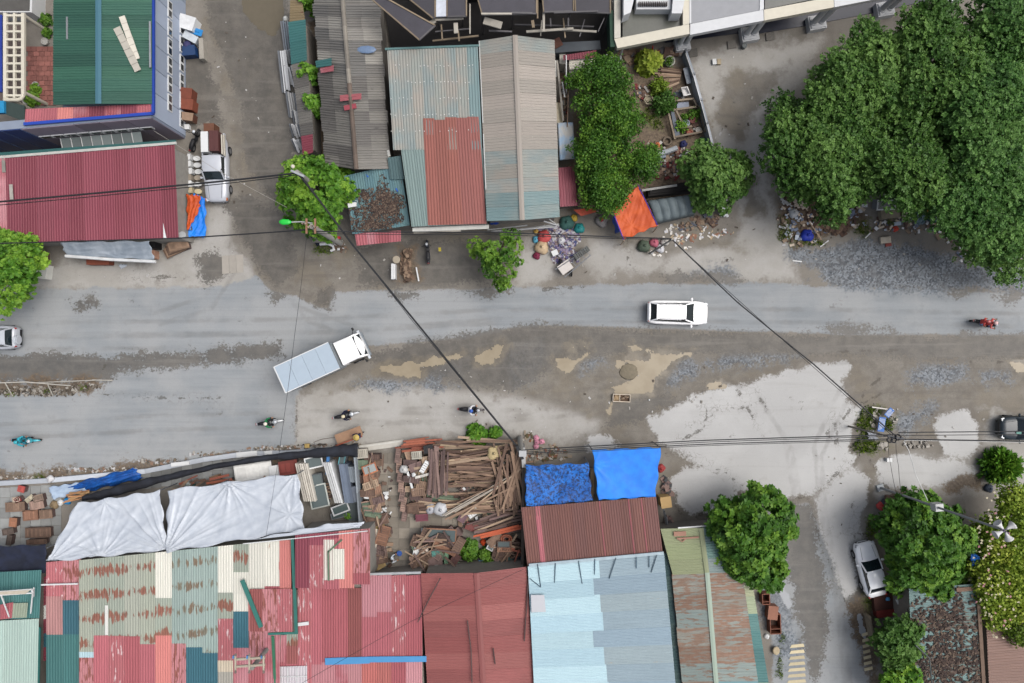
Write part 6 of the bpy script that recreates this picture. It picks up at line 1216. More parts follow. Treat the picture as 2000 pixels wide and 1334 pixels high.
# loudspeaker mast
mp, mt_ = pole('slender grey mast carrying four white horn loudspeakers and a white box', 1962, 1036, 12.6, .07, name='loudspeaker_mast', mat=GREYM, foot=(1718, 952))
MB().box(mt_.lerp(W(1718, 952), .5) + Vector((.1, 0, .2)), (.55, .5, .6), .1).build('control_box', M((226, 228, 228), .5), mp); MB().box(W(1718, 952) + Vector((0, 0, .1)), (.5, .5, .2), .3).build('base_plate', M((190, 196, 198), .7), mp)
for k, a in enumerate((2.3, .55, 3.6, 5.2)):
    d_ = Vector((math.cos(a), math.sin(a), -.05)); hb = MB(); u_ = d_.cross(Vector((0, 0, 1))).normalized(); v_ = u_.cross(d_)
    hb.loft([[mt_ + d_ * s_ + (u_ * math.cos(q) + v_ * math.sin(q)) * w for q in [m * math.pi / 8 for m in range(16)]] for s_, w in ((.14, .06), (.25, .08), (.4, .13), (.55, .22), (.62, .27), (.6, .24), (.45, .08))]); hb.build('horn_speaker', M((240, 240, 240), .4, var=.04), mp, smooth=True)
MB().tube([mt_ + Vector((-.25, .2, 0)), mt_ + Vector((.25, -.2, 0))], .04, 6).build('bracket', M((100, 90, 120), .5), mp); MB().tube([mt_ + Vector((-.25, -.2, 0)), mt_ + Vector((.25, .2, 0))], .04, 6).build('bracket', M((100, 90, 120), .5), mp)
# ---------------- left footway: toilets, cabinets, tarps
def toilet(label, px, py, rz, mat, group=None):
    root = thing('toilet', label, 'toilet', W(px, py), rz, group)
    rg = lambda cx, a, b_, z: [Vector((cx + a * math.cos(t_), b_ * math.sin(t_), z)) for t_ in [k * math.pi / 8 for k in range(16)]]
    MB().loft([rg(.05, .2, .12, 0), rg(.08, .18, .11, .2), rg(.12, .29, .19, .36), rg(.12, .3, .2, .4)]).build('bowl', mat, root, world=False, smooth=True); MB().loft([rg(.12, .3, .2, .405), rg(.12, .3, .2, .43), rg(.12, .22, .13, .44)]).build('seat_lid', mat, root, world=False); MB().box((-.32, 0, .52), (.2, .42, .5)).box((-.32, 0, .79), (.24, .46, .04)).build('cistern', mat, root, world=False); return root
for i, (x, y) in enumerate(((386, 312), (387, 325), (389, 338), (388, 363))): toilet('white ceramic toilet in the row between the red shed and the pickup', x, y, random.uniform(-.08, .08), WHITE, 'white toilets in a row')
toilet('cream toilet at the end of the toilet row near the orange tarpaulin', 389, 376, -.08, M((226, 212, 176), .4, var=.06)); toilet('dusty grey toilet without lid in the toilet row', 388, 350, .1, M((160, 150, 136), .6, var=.3))
def cabinet(label, px, py, rz, size, mat, mat2=None, name='cabinet', cat='cabinet', doors=2, group=None, z=0.):
    root = thing(name, label, cat, W(px, py, z), rz, group); w, d_, h = size; mat2 = mat2 or mat
    MB().box((0, 0, h / 2), (w, d_, h)).build('carcass', mat, root, world=False); MB().box((0, 0, h + .02), (w + .06, d_ + .06, .04)).build('top_board', mat2, root, world=False)
    for k in range(doors): MB().box((-w / 2 + w / doors * (k + .5), -d_ / 2 - .015, h / 2), (w / doors * .9, .03, h * .88)).build('door', mat2, root, world=False)
    return root
BRN = M((138, 74, 54), .65, var=.3, scale=3); BRN2 = M((104, 66, 52), .7, var=.3, scale=3)
for i, (x, y) in enumerate(((373, 190), (375, 211))): cabinet('red-brown wooden cabinet against the workshop wall, ' + ('upper one' if i == 0 else 'lower one'), x, y, -.12, (.95, .75, .9), BRN)
cabinet('dark brown open cabinet against the workshop wall below the red-brown pair', 375, 234, -.15, (.85, .55, .8), BRN2, WOODS[1]); cabinet('small white box on the footway below the brown cabinets', 369, 250, 0, (.32, .32, .3), WHITE, doors=1)
cabinet('white kiosk counter with blue lettered front panel beside the workshop', 376, 55, -.3, (1.2, 1.0, 1.0), WHITE, M((232, 234, 236), .5)); single(MB().box(W(384, 62, .6), (.9, .5, .05), -.3).box(W(383, 60, .66), (.5, .1, .04), -.3), 'sign_board', M((44, 140, 210), .5, var=.2), 'bright blue sign board lying on the white kiosk counter', 'sign')
cabinet('white-framed display case with grey panes beside the kiosk counter', 380, 80, -.5, (1.1, .5, .7), M((206, 214, 220), .4)); cabinet('blue and white striped crate stack beside the workshop', 376, 106, .1, (1.0, .7, .7), M((34, 84, 150), .6, var=.3), M((36, 66, 110), .6)); single(MB().ell(W(367, 90, .4), (.35, .4, .4), 9, 6), 'tarp_bundle', M((70, 70, 120), .8, var=.4, scale=6), 'purple-blue cloth bundle between display case and crates', 'bundle')
MB_ = MB().box(W(397, 98, .35), (.35, 1.6, .7), .05); single(MB_, 'leaning_board', M((190, 184, 172), .7), 'pale board leaning beside the blue crates by the lane', 'board')
tarp('tarpaulin', 'crumpled blue tarpaulin hanging at the east end of the red shed', [(378, 378, 1.3), (401, 388, .9), (402, 463, .5), (362, 463, .9)], BLUET, .1, ((.3, .9, .14, 7, .6),), .05, 26, 46, seed=3); tarp('tarpaulin', 'orange tarpaulin strip folded over the blue one at the shed end', [(365, 380, 1.5), (392, 382, 1.45), (388, 412, 1.45), (366, 452, 1.3)], ORNG, -.08, ((.5, .1, .12, 5, .5),), .06, 20, 30, seed=4)
cabinet('dark brown wooden cabinet under the orange tarpaulin strip', 370, 404, .08, (1.4, .8, 1.0), M((112, 84, 66), .8, var=.35)); 
def panelthing(name, label, px, py, z, deg, w, l, mat, kind='panel', mat2=None, cat='door', group=None, tilt=0., tip=0.):
    """door, shutter or window panel: w across, l along, lying flat before it is tilted"""
    root = thing(name, label, cat, W(px, py, z), math.radians(deg), group); root.rotation_euler = (tip, tilt, math.radians(deg)); t_ = .05; fw = min(.1, w * .14)
    for s_ in (1, -1): MB().box((0, s_ * (w / 2 - fw / 2), t_ / 2), (l, fw, t_)).build('stile', mat, root, world=False); MB().box((s_ * (l / 2 - fw / 2), 0, t_ / 2), (fw, w - 2 * fw - .004, t_)).build('rail', mat, root, world=False)
    if z > .35: MB().box((0, 0, -z / 2 * .96), (l * .9, w * .88, z * .94)).build('stack_below', PURP[1] if cat not in ('window',) else ALUD, root, world=False)
    if kind == 'glass': MB().box((0, 0, .02), (l - 2 * fw, w - 2 * fw, .02)).build('pane', mat2 or glassmat((86, 100, 100), .15), root, world=False)
    elif kind == 'slat':
        n_ = max(4, int(l / .18))
        for k in range(n_): MB().box((-l / 2 + fw + (l - 2 * fw) * (k + .5) / n_, 0, .025), ((l - 2 * fw) / n_ * .8, w - 2 * fw, .02), 0, .3).build('slat', mat2 or mat, root, world=False)
    else:
        n_ = 3 if l > 1.2 else 2; MB().box((0, 0, .012), (l - 2 * fw, w - 2 * fw, .02)).build('backing', mat, root, world=False)
        for k in range(n_): MB().box((-l / 2 + fw + (l - 2 * fw) * (k + .5) / n_, 0, .028), ((l - 2 * fw) / n_ * .78, (w - 2 * fw) * .74, .03)).build('raised_panel', mat2 or mat, root, world=False)
    return root
for i, (x, y) in enumerate(((362, 430), (363, 444))): panelthing('window_panel', 'dark window panel with white grid panes at the shed end', x, y, .9 + i * .05, 4, .5, .9, M((70, 60, 56), .7), 'slat', M((206, 206, 204), .5), 'window', 'gridded dark window panels', .25)
for k in range(5): panelthing('door', 'red-brown panel door leaning in the stack at the shed corner', 340 + k * 2.2, 487 - k * 2.5 + 2, .25 + k * .13, 28 - k * 3, .75, 1.5, WOODS[k % 3], 'panel', None, 'door', 'panel doors stacked at the shed corner', .12)
single(MB().loft([[W(356, 459, z) + Vector((w * math.cos(a), w * math.sin(a), 0)) for a in [k * math.pi / 6 for k in range(12)]] for z, w in ((2.2, .05), (2.3, .2), (2.34, .28))]), 'satellite_dish', M((214, 218, 220), .4), 'small white dish at the corner of the dark red roof', 'dish')
tarp('tarpaulin', 'grey-white tarpaulin stretched from the red shed eave over the storefront', [(118, 472, 2.6), (291, 471, 2.6), (302, 508, 1.7), (130, 500, 1.7)], clothmat((176, 186, 196), (150, 162, 174), 'greywhite', .5), .12, ((.6, 1., .1, 9, 1.2), (.05, 0, .08, 6, .8)), .03, 60, 20, seed=5); pipe('rolled_tarp', 'white rolled edge pipe along the grey-white tarpaulin', 'roll', [(128, 500, 1.72), (220, 507, 1.7), (304, 511, 1.7)], .12, M((226, 228, 228), .6))
cabinet('brown low cabinet under the grey-white tarpaulin', 202, 512, 0, (1.7, .5, .7), BRN, None, doors=3); cabinet('weathered brown crate beside the yellow-green roadside tree', 76, 503, -.1, (1.7, .9, .7), M((112, 88, 70), .8, var=.35)); cabinet('white metal cabinet lying by the yellow-green roadside tree', 84, 531, -.12, (1.55, 1.05, .8), M((226, 226, 218), .6, var=.15), doors=2); cabinet('pale pink crate next to the stacked doors', 305, 499, 0, (.5, .6, .8), M((206, 160, 136), .7), doors=1); cabinet('black stand between storefront tarpaulin and stacked doors', 310, 478, 0, (.5, .8, 1.1), BLACKP, doors=1)
tarp('plastic_sheet', 'white plastic scrap blown out below the storefront tarpaulin', [(231, 516, .12), (248, 517, .2), (246, 521, .05), (236, 525, .04)], SILVER, .02, (), .03, 10, 8, cat='plastic sheet', seed=6)
# ---------------- aluminium frame bundles along the lane
FB = ['grey metal bars leaning by the green lean-to roof below the white stool', 'long white frames fanned out at the foot of the green lean-to', 'short pale bars tucked beside the green lean-to end', 'broad stack of white frames below the green lean-to', 'greyish frames standing by the middle of the lean-to', 'pale frames leaning against the lean-to across from the old ridge', 'white frame stack just above the red lean-to sheet', 'white frames beside the red lean-to sheet', 'white bars beside the bright corner tree and pole']
AG = 'aluminium frame bundles leaning along the lane side'
for x0, y0, x1, y1, n_, mt in ((549, 42, 557, 104, 4, M((136, 146, 156), .4, var=.2)), (544, 100, 553, 178, 4, M((222, 224, 226), .4, var=.1)), (557, 98, 562, 124, 3, M((200, 206, 212), .4, var=.15)), (556, 128, 566, 168, 6, M((214, 216, 218), .4, var=.15)), (559, 180, 566, 230, 5, M((192, 192, 190), .5, var=.2)), (571, 214, 578, 258, 4, M((216, 216, 214), .5, var=.15)), (566, 243, 573, 268, 5, M((226, 226, 226), .4, var=.1)), (569, 272, 580, 296, 6, M((222, 224, 226), .4, var=.1)), (576, 306, 584, 340, 5, M((214, 218, 222), .4, var=.12))):
    root = thing('frame_bundle', FB.pop(0), 'frames', W((x0 + x1) / 2, (y0 + y1) / 2), 0, AG)
    for k in range(n_):
        dx = k * 4.2; z1 = .9 + .12 * k + random.uniform(-.1, .1); MB().beam(W(x0 + dx, y0 + random.uniform(-3, 3), z1), W(x1 + dx, y1 + random.uniform(-4, 4), max(.1, z1 - random.uniform(.6, 1.))), random.uniform(.1, .17), .12).build('frame_bar', mt if k % 4 else ALUD, root)
single(MB().ell(W(558, 37, 1.0), (.2, .24, .2), 10, 7), 'round_stool', M((206, 208, 204), .5), 'round white stool at the top of the first frame bundle', 'stool'); pipe('pvc_pipe', 'short white pipe at the foot of the old grey roof corner', 'pipe', [(758, 294, 3.0), (760, 306, 3.0)], .12, M((216, 216, 210), .6))
# ---------------- corner dump by the lamp pole
single(MB().tube([W(625, 477, .5), W(640, 476, .55), W(650, 480, .5), W(652, 487, .35), W(646, 490, .3)], .11, 8), 'plastic_chair_shell', WHITE, 'broken white curved plastic chair at the tree corner', 'chair'); tarp('tarpaulin', 'dark tarpaulin scrap at the foot of the corner tree', [(603, 458, .5), (612, 458, .6), (640, 478, .3), (618, 480, .2)], NAVY, 0, (), .05, 16, 12, seed=8); single(MB().box(W(624, 463, .5), (1.0, .5, .12), -.05).box(W(624, 470, .3), (1.0, .35, .5), -.05), 'crate', M((176, 172, 160), .7, var=.2), 'pale shallow crate under the green lamp pole', 'crate'); single(MB().box(W(661, 465, .6), (.3, .2, .3), .2).box(W(661, 465, .78), (.22, .14, .06), .2), 'red_can', M((200, 50, 60), .5), 'small red can beside the pale crate', 'can')
litter('rubble', 'brown debris and leaves between the corner tree and teal lean-to', 'debris', [(664, 480, 20, 12)], 22, WOODS + [WHITE], .14, .0, .4, .2)
single(MB().loft([[W(774, 507, z) + Vector((w * math.cos(a), w * math.sin(a), 0)) for a in [k * math.pi / 12 for k in range(24)]] for z, w in ((0, .1), (.72, .1), (.74, .28), (.8, .29), (.82, .24))]), 'round_table', M((196, 184, 162), .7, var=.15), 'round beige table top on a post beside the brush pile', 'table'); single(MB().box(W(768, 531, .4), (.18, 1.2, .8)).box(W(772, 531, .35), (.12, 1.15, .7)), 'sign_box', WHITE, 'narrow white sign box beside the brush pile', 'sign'); single(MB().beam(W(813, 522, .5), W(818, 549, .1), .1, .08), 'white_post', WHITE, 'white post leaning right of the brush pile', 'post')
litter('brush_pile', 'heap of dry brushwood and roots on the dirt verge', 'brush', [(797, 495, 9, 10), (793, 520, 10, 14), (798, 540, 8, 10)], 70, [M((120, 98, 82), .9), M((146, 124, 104), .9), M((92, 76, 64), .9)], .2, 0, .18, .6)
single(MB().beam(W(680, 402, 3.1), W(696, 399, 3.1), .3, .16).tube([W(696, 399, 3.1), W(698, 393, 3.2), W(694, 391, 3.2)], .02, 5), 'lamp_fixture', WHITE, 'white strip lamp poking out of the corner tree over the teal roof', 'lamp')
for i, (x, y) in enumerate(((717, 343), (775, 371))): single(MB().box(W(x, y, 3.02 - (y - 318) * .0028), (.28, .1, .06), -.9 - i * .2).box(W(x + 1, y + 1.5, 3.08 - (y - 318) * .0028), (.12, .1, .06), -.9), 'plastic_scrap', M((20, 110, 220), .5), 'blue plastic sandal lying on the teal roof, ' + ('upper' if i == 0 else 'lower') + ' one', 'sandal')
def rooflitter(name, label, Qpts, zs, blobs, n, mats, size):
    Q = Q4(Qpts, zs); mb = MB(); mi = []
    for (u, v, ru, rv) in blobs:
        for _ in range(int(n * ru * rv * 100)):
            a = random.uniform(0, 6.283); r = random.random() ** .8 * 1.35 * (1 + .3 * math.sin(3 * a + u * 9)); uu, vv = u + ru * r * math.cos(a), v + rv * r * math.sin(a)
            if not (0 < uu < 1 and 0 < vv < 1): continue
            s_ = size * random.uniform(.5, 1.5); mb.box(bil(Q, uu, vv) + Vector((0, 0, .07 + random.uniform(0, .04))), (s_ * 1.6, s_ * .7, .02), random.uniform(0, 3.14), random.uniform(-.2, .2)); mi.append(random.randrange(len(mats)))
    o = mb.build(name, mats[0]); [o.data.materials.append(q) for q in mats[1:]]; o.data.polygons.foreach_set('material_index', np.repeat(np.array(mi, np.int32), 6)); return tag(o, label, 'leaf litter', None, 'stuff')
LEAFM = [M((78, 62, 56), .9, var=.3), M((96, 78, 68), .9, var=.3), M((62, 50, 46), .9, var=.3), M((130, 112, 96), .9, var=.3)]
rooflitter('leaf_litter', 'dead leaves spread over the teal lean-to roof', [(672, 344), (782, 318), (801, 440), (688, 458)], [3.0, 3.0, 2.6, 2.6], [(.5, .72, .38, .2), (.62, .5, .14, .22), (.3, .4, .12, .1), (.75, .62, .15, .1), (.4, .92, .35, .07)], 190, LEAFM, .075)
rooflitter('leaf_litter', 'thick dead leaves over the rusted roof beside the flowering vine', [(1775, 1150), (1911, 1140), (1926, 1400), (1785, 1400)], [3.0, 3.3, 3.3, 3.0], [(.45, .2, .25, .2), (.35, .45, .3, .25), (.7, .2, .06, .25), (.6, .55, .4, .15), (.45, .75, .45, .2), (.9, .5, .06, .3)], 62, LEAFM, .13)
# ---------------- paving at the white house
pv = tag(bpy.data.objects.new('yard_paving', None), kind='structure'); COL.objects.link(pv); pv.location = W(80, 150)
for r_ in range(12):
    for q in range(5):
        x = 50 + q * 11 + (r_ % 2) * 5; y = 91 + r_ * 9.6
        if x > 104 or random.random() < .04: continue
        MB().box(W(x + 5, y + 4.6, .05 + random.uniform(0, .012)), (.415, .36, .05), random.uniform(-.03, .03)).build('paving_tile', M((164, 108, 98), .8, var=.25, scale=4), pv)
for x, y, lb in ((92, 84, 'round white planter pot on the red paving'), (74, 169, 'round white pot under the pergola corner'), (56, 200, 'small white pot in the pergola corner bed')):
    single(MB().tube([W(x, y) + Vector((.24 * math.cos(a), .24 * math.sin(a), .3)) for a in [k * math.pi / 10 for k in range(21)]], .05, 6, False).cyl(W(x, y) + Vector((0, 0, .15)), .22, .26, 14), 'planter_pot', M((214, 212, 204), .6), lb, 'planter')
# ---------------- strip beside the tan roof house
for i, (x0, y0, x1, y1, w, mt, lb) in enumerate(((1088, 118, 1100, 236, .14, M((176, 170, 160), .6), 'grey post'), (1106, 108, 1106, 180, .07, WHITE, 'white pipe'), (1110, 178, 1108, 248, .07, WOODS[1], 'brown batten'), (1098, 160, 1103, 190, .1, WHITE, 'short white tube'), (1084, 118, 1086, 150, .24, M((206, 206, 200), .6), 'white plank'))): single(MB().beam(W(x0, y0, 2.3), W(x1, y1, 2.0), w, .1), 'leaning_pole', mt, lb + ' lying in the gap beside the tan roof', 'pole')
cabinet('white box unit wedged beside the tan roof house', 1096, 128, 0, (.4, .9, 1.5), M((220, 216, 204), .6), doors=1); cabinet('cream narrow locker wedged below the grey post', 1089, 234, 0, (.5, 1.5, 1.6), M((216, 204, 176), .6), doors=1); cabinet('rust-brown crate at the back corner of the tan roof house', 1085, 106, .5, (.6, .6, 2.0), BRN2); panelthing('window_frame', 'small white window frame by the slim porch column', 1186, 113, .8, 25, .5, .7, WHITE, 'glass', None, 'window')
mt_ = clothmat((176, 206, 236), (216, 214, 208), 'mattress', .8); m_ = MB(); m_.loft([[W(x, y, 0) + Vector((0, 0, z)) for x, y in ((1086 + i_, 255 + i_), (1115 - i_, 254 + i_), (1119 - i_, 322 - i_), (1090 + i_, 325 - i_))] for z, i_ in ((1.7, 1), (1.74, 0), (1.9, 0), (1.95, 1.5))]); single(m_, 'mattress', mt_, 'pale blue and white mattress lying beside the tan roof house', 'mattress')
b = thing('side_lean_to', 'narrow dark red tin lean-to below the mattress', 'shed', W(1108, 365)); Q = Q4([(1089, 328), (1122, 325), (1128, 402), (1094, 404)], [2.2, 2.0, 2.0, 2.2]); walls(b, Q, WALLD); strips(b, Q, [T_MAROON[2]], 3, 'v', pitch=.2)
strips(thing('tin_sheet_stack', 'weathered tin sheets piled between the red lean-to and garden tree', 'tin sheets', W(1145, 385)), Q4([(1128, 372), (1160, 368), (1162, 404), (1130, 404)], [1.5, 1.3, 1.2, 1.4]), [TIN((176, 166, 130), .2), TIN((150, 110, 90), .2)], 2, 'h', pitch=.2)
single(MB().add(*(lambda q: (q.v, q.f))(MB().loft([[W(x, y, z) for x, y in ((1120, 410), (1163, 404), (1165, 414), (1135, 422))] for z in (.9, .98)]))), 'tin_offcut', M((206, 92, 66), .6, var=.15), 'orange-red tin offcut above the grey rubbish basket', 'tin sheet')
# front of the tan house: pipes
for i, (x0, y0, x1, y1, z, w) in enumerate(((952, 449, 1030, 440, 1.6, .07), (960, 452, 1085, 443, 1.5, .1), (985, 453, 1092, 438, 1.45, .12), (1062, 432, 1088, 440, 1.7, .06), (1072, 428, 1092, 442, 1.6, .06))): pipe('metal_pipe', 'pale metal pipe lying across the front of the tan roof house', 'pipe', [(x0, y0, z), (x1, y1, z)], w / 2 + .02, ALU if i % 2 else M((170, 172, 172), .5), 'pipes before the tan roof house')
single(MB().ell(W(968, 433, .6), (.3, .25, .3), 9, 6).ell(W(961, 434, .5), (.2, .22, .25), 9, 6), 'blue_bags', M((26, 70, 170), .5, var=.3), 'dark blue bag bundle under the tan roof eave', 'bag')
# ---------------- rubbish heap and handcart
TR = [M((176, 160, 190), .8), M((206, 204, 214), .7), M((120, 110, 160), .8), M((190, 170, 160), .8), M((226, 226, 230), .7), M((150, 130, 130), .8), M((92, 100, 150), .8)]
litter('shredded_waste', 'heap of shredded purple and white waste on the footway', 'rubbish', [(1096, 470, 34, 26), (1106, 498, 26, 18), (1078, 450, 26, 10)], 55, TR, .15, 0, .25, .45)
def bag(label, px, py, r, mat, name='rubbish_bag', h=.8, z=0.):
    mb = MB(); c = W(px, py, z); R = r / PPM; ph = random.uniform(0, 6)
    mb.loft([[c + Vector((R * w * (1 + .13 * math.sin(3 * a + ph) + .08 * math.sin(7 * a + z_ * 3)) * math.cos(a), R * w * (1 + .12 * math.cos(4 * a + ph)) * math.sin(a), R * h * z_)) for a in [k * math.pi / 9 for k in range(18)]] for z_, w in ((0, .8), (.3, 1.05), (.7, 1), (1.1, .75), (1.35, .4), (1.4, .15), (1.55, .22))]); return single(mb, name, mat, label, 'bag', smooth=True)
bag('turquoise rubbish sack at the edge of the shredded heap', 1131, 446, 10, M((40, 140, 140), .5, var=.3, scale=5)); bag('dark green net sack on top of the shredded heap', 1106, 436, 14, M((60, 104, 98), .8, var=.4, scale=6)); bag('yellow plastic sack standing above the shredded heap', 1121, 426, 7, M((206, 176, 70), .6, var=.2)); bag('cream and red sack lying left of the shredded heap', 1058, 484, 13, M((222, 196, 160), .7, var=.3)); bag('red plaid cloth bundle on the left of the shredded heap', 1062, 463, 13, M((200, 84, 84), .8, var=.4, scale=8), 'cloth_bundle'); bag('small dark red cloth below the cream sack', 1048, 500, 7, M((130, 40, 70), .8, var=.4), 'cloth_bundle'); bag('blue plastic tub bag at the corner of the heap', 1047, 468, 7, M((96, 170, 196), .5)); bag('white foam lump in the middle of the shredded heap', 1096, 470, 7, M((236, 236, 240), .6), 'foam_lump', .9, .35); bag('round yellow tub at the top left of the heap', 1047, 453, 5, M((216, 176, 90), .5), 'tub')
cabinet('yellow and white carton by the handcart', 1083, 495, .4, (.42, .36, .4), M((236, 226, 150), .6), WHITE, 'carton', 'box', 1)
ct = thing('rubbish_cart', 'metal rubbish handcart with white tray beside the shredded heap', 'cart', W(1110, 520)); a, b_ = W(1090, 532, .7), W(1152, 488, .75)
MB().box(W(1104, 522, .68), (1.0, .8, .08), .62).build('tray', M((206, 200, 194), .6, var=.15), ct)
for s_ in (-1, 1): MB().tube([W(1094 + s_ * 8, 540 + s_ * 8 - 6, .72), W(1150 + s_ * 4, 492 + s_ * 6, .8)], .035, 6).build('side_rail', ALUD, ct)
for p in (W(1094, 512), W(1116, 534)): MB().cyl(p + Vector((0, 0, .28)), .28, .07, 16, axis='X').build('wheel', TYRE, ct)
for k in range(4): MB().beam(W(1118 + k * 9, 512 - k * 7, .76), W(1126 + k * 9, 520 - k * 7, .76), .04, .04).build('crossbar', ALUD, ct)
panelthing('metal_grille', 'dark metal grille leaning on the rubbish cart', 1136, 494, .8, 35, .45, 1.3, M((90, 94, 92), .6), 'slat', None, 'frame')
bag('grey net basket of bottles above the orange tin offcut', 1175, 432, 12, M((176, 170, 168), .8, var=.4, scale=9), 'net_basket'); bag('small red bottle cluster in the grey net basket', 1175, 429, 4, M((190, 50, 60), .5), 'bottles', 1., .6)
bag('dark olive open sack next to the pink bag', 1257, 481, 12, M((86, 100, 84), .8, var=.4, scale=6)); bag('pink rubbish bag beside the olive sack', 1277, 474, 9, M((206, 110, 130), .6, var=.25, scale=6)); bag('white crumpled plastic bag below the pink bag', 1289, 486, 8, M((222, 222, 226), .5, var=.2)); bag('grey sack at the tarpaulin pole foot', 1298, 472, 8, M((190, 186, 180), .7, var=.3)); litter('loose_waste', 'white plastic scraps around the pink bag', 'rubbish', [(1284, 492, 20, 8), (1320, 455, 26, 14), (1330, 470, 30, 14), (1390, 455, 36, 12)], 9, [M((226, 222, 214), .7), M((190, 170, 140), .8), M((150, 110, 90), .8), M((206, 206, 210), .6)], .16, 0, .2)
# orange tarpaulin canopy and grey ribbed canopy
tarp('tarpaulin_canopy', 'bright orange tarpaulin canopy with purple hem over a street stall', [(1196, 411, 2.1), (1246, 362, 2.3), (1284, 440, 2.2), (1218, 468, 2.0)], ORNG, .1, ((.35, .75, .06, 5, 1.1), (.9, .1, .05, 6, 1.2)), .025, 50, 44, seed=9)
for i, (p, q) in enumerate((((1246, 362, 2.3), (1284, 440, 2.2)), ((1196, 411, 2.1), (1218, 468, 2.0)))): pipe('canopy_hem', 'purple rope hem along the %s edge of the orange tarpaulin canopy' % ('long east' if i == 0 else 'west'), 'rope', [p, q], .045, M((92, 60, 170), .6))
tarp('tarpaulin', 'blue plastic wall hanging under the orange canopy', [(1192, 412, 1.9), (1198, 412, 2.0), (1212, 452, 1.7), (1203, 456, .2)], M((30, 90, 200), .5, var=.2), 0, (), .03, 8, 20, seed=10)
for i, (x, y) in enumerate(((1219, 470), (1285, 441))): pipe('canopy_post', 'thin wooden post holding the %s corner of the orange canopy' % ('street' if i == 0 else 'east'), 'post', [(x, y, 2.0), (x - (x - 1000) * .03, y + 8 + i * 4, 0)], .04, WOODS[3])
m_ = MB(); Q = Q4([(1263, 390), (1352, 378), (1358, 420), (1279, 438)], [1.7, 1.7, 1.5, 1.5]); vs = []; NX, NY = 48, 12
for j in range(NY + 1):
    for i in range(NX + 1): u, v = i / NX, j / NY; vs.append(bil(Q, u, v) + Vector((0, 0, .22 * abs(math.sin(u * math.pi * 5)) ** .6 * 1 + .3 * math.sin(math.pi * v) - (.5 if v in (0, 1) else 0))))
m_.add(vs, [(j * 49 + i, (j + 1) * 49 + i, (j + 1) * 49 + i + 1, j * 49 + i + 1) for j in range(NY) for i in range(NX)]); o = single(m_, 'ribbed_canopy', GREYT, 'grey canvas canopy with hoop ribs beside the orange tarpaulin', 'canopy', smooth=True); so_ = o.modifiers.new('Thickness', 'SOLIDIFY'); so_.thickness = .03
single(MB().prism([W(1262, 372)[:2], W(1340, 360)[:2], W(1350, 378)[:2], W(1262, 388)[:2]], 0, .9).prism([W(1264, 374)[:2], W(1338, 362)[:2], W(1346, 374)[:2], W(1264, 384)[:2]], .9, 1.0), 'dark_stall', M((40, 38, 38), .9, var=.3), 'dark stall base behind the grey ribbed canopy', 'stall'); single(MB().beam(W(1254, 372, 1.1), W(1322, 362, 1.1), .16, .1), 'pale_beam', M((190, 190, 186), .7), 'pale beam along the back of the dark stall', 'beam')
bag('black sack at the east end of the grey ribbed canopy', 1372, 405, 13, M((36, 36, 38), .6)); bag('white and blue bag under the bushy gate tree', 1364, 392, 7, M((206, 216, 230), .5, var=.4, scale=8)); tarp('cloth', 'white cloth hanging from the bushy gate tree', [(1408, 398, 1.0), (1420, 388, 1.1), (1422, 424, .4), (1405, 422, .4)], M((226, 228, 230), .6, var=.1), 0, (), .03, 10, 14, cat='cloth', seed=11); litter('brushwood', 'sticks and red-brown scrap in front of the grey canopy', 'debris', [(1380, 430, 26, 12), (1345, 445, 24, 8)], 16, WOODS + [M((110, 116, 130), .7)], .22, 0, .2, .15)
# ---------------- garden
gw = thing('garden_wall', 'grey-white panel wall along the east side of the cluttered garden', 'wall', W(1363, 190)); pts = [(1336, 104), (1352, 150), (1366, 200), (1378, 245), (1388, 285)]
for i in range(4): MB().beam(W(*pts[i], .6), W(*pts[i + 1], .6), .12, 1.2).build('wall_panel', M((176, 182, 190), .7, var=.2) if i % 2 else M((150, 158, 168), .7, var=.2), gw); MB().box(W(*pts[i], .65), (.16, .16, 1.35)).build('post', ALUD, gw)
for i in range(4): MB().beam(W(pts[i][0] + 3, pts[i][1], 1.26), W(pts[i + 1][0] + 3, pts[i + 1][1], 1.26), .06, .06).build('top_rail', ALU, gw)
panelthing('board', 'pale grey board leaning on the garden wall', 1342, 148, .5, -75, .35, 1.2, M((190, 198, 206), .6), 'panel', None, 'board', None, .1)
for i in range(18):
    a = -.3 + i * .045; x0, y0 = 1332 - i * .4, 138 + i * 1.6; ln = random.uniform(38, 52); single(MB().beam(W(x0, y0, .12 + (i % 4) * .06), W(x0 - ln * math.cos(a), y0 + ln * math.sin(a) * (.5 + i * .05), .1 + (i % 4) * .06), .09, .05), 'timber_board', random.choice(WOODS[1:4]), 'weathered stick in the fan-shaped pile by the garden wall', 'board', group='fan of boards in the garden')
single(MB().tube([W(1267 + 9 * math.cos(k * math.pi / 3), 195 + 9 * math.sin(k * math.pi / 3), .3) for k in range(7)], .07, 6, False).prism([W(1267 + 8 * math.cos(k * math.pi / 3), 195 + 8 * math.sin(k * math.pi / 3))[:2] for k in range(6)], 0, .22), 'hexagonal_planter', M((176, 166, 142), .8), 'hexagonal concrete planter on the bare garden soil', 'planter'); single(MB().tube([W(1306, 123) + Vector((.36 * math.cos(a), .36 * math.sin(a), .4)) for a in [k * math.pi / 12 for k in range(25)]], .06, 6, False).cyl(W(1306, 123) + Vector((0, 0, .2)), .33, .36, 18), 'round_planter', M((196, 196, 186), .7), 'round white-rimmed planter near the porch column', 'planter')
shrub('planter_plant', 'green plant growing in the round white-rimmed planter', 1306, 123, 7, .5, L_MID, 'fine', .5, .16, 60, z0=.3)
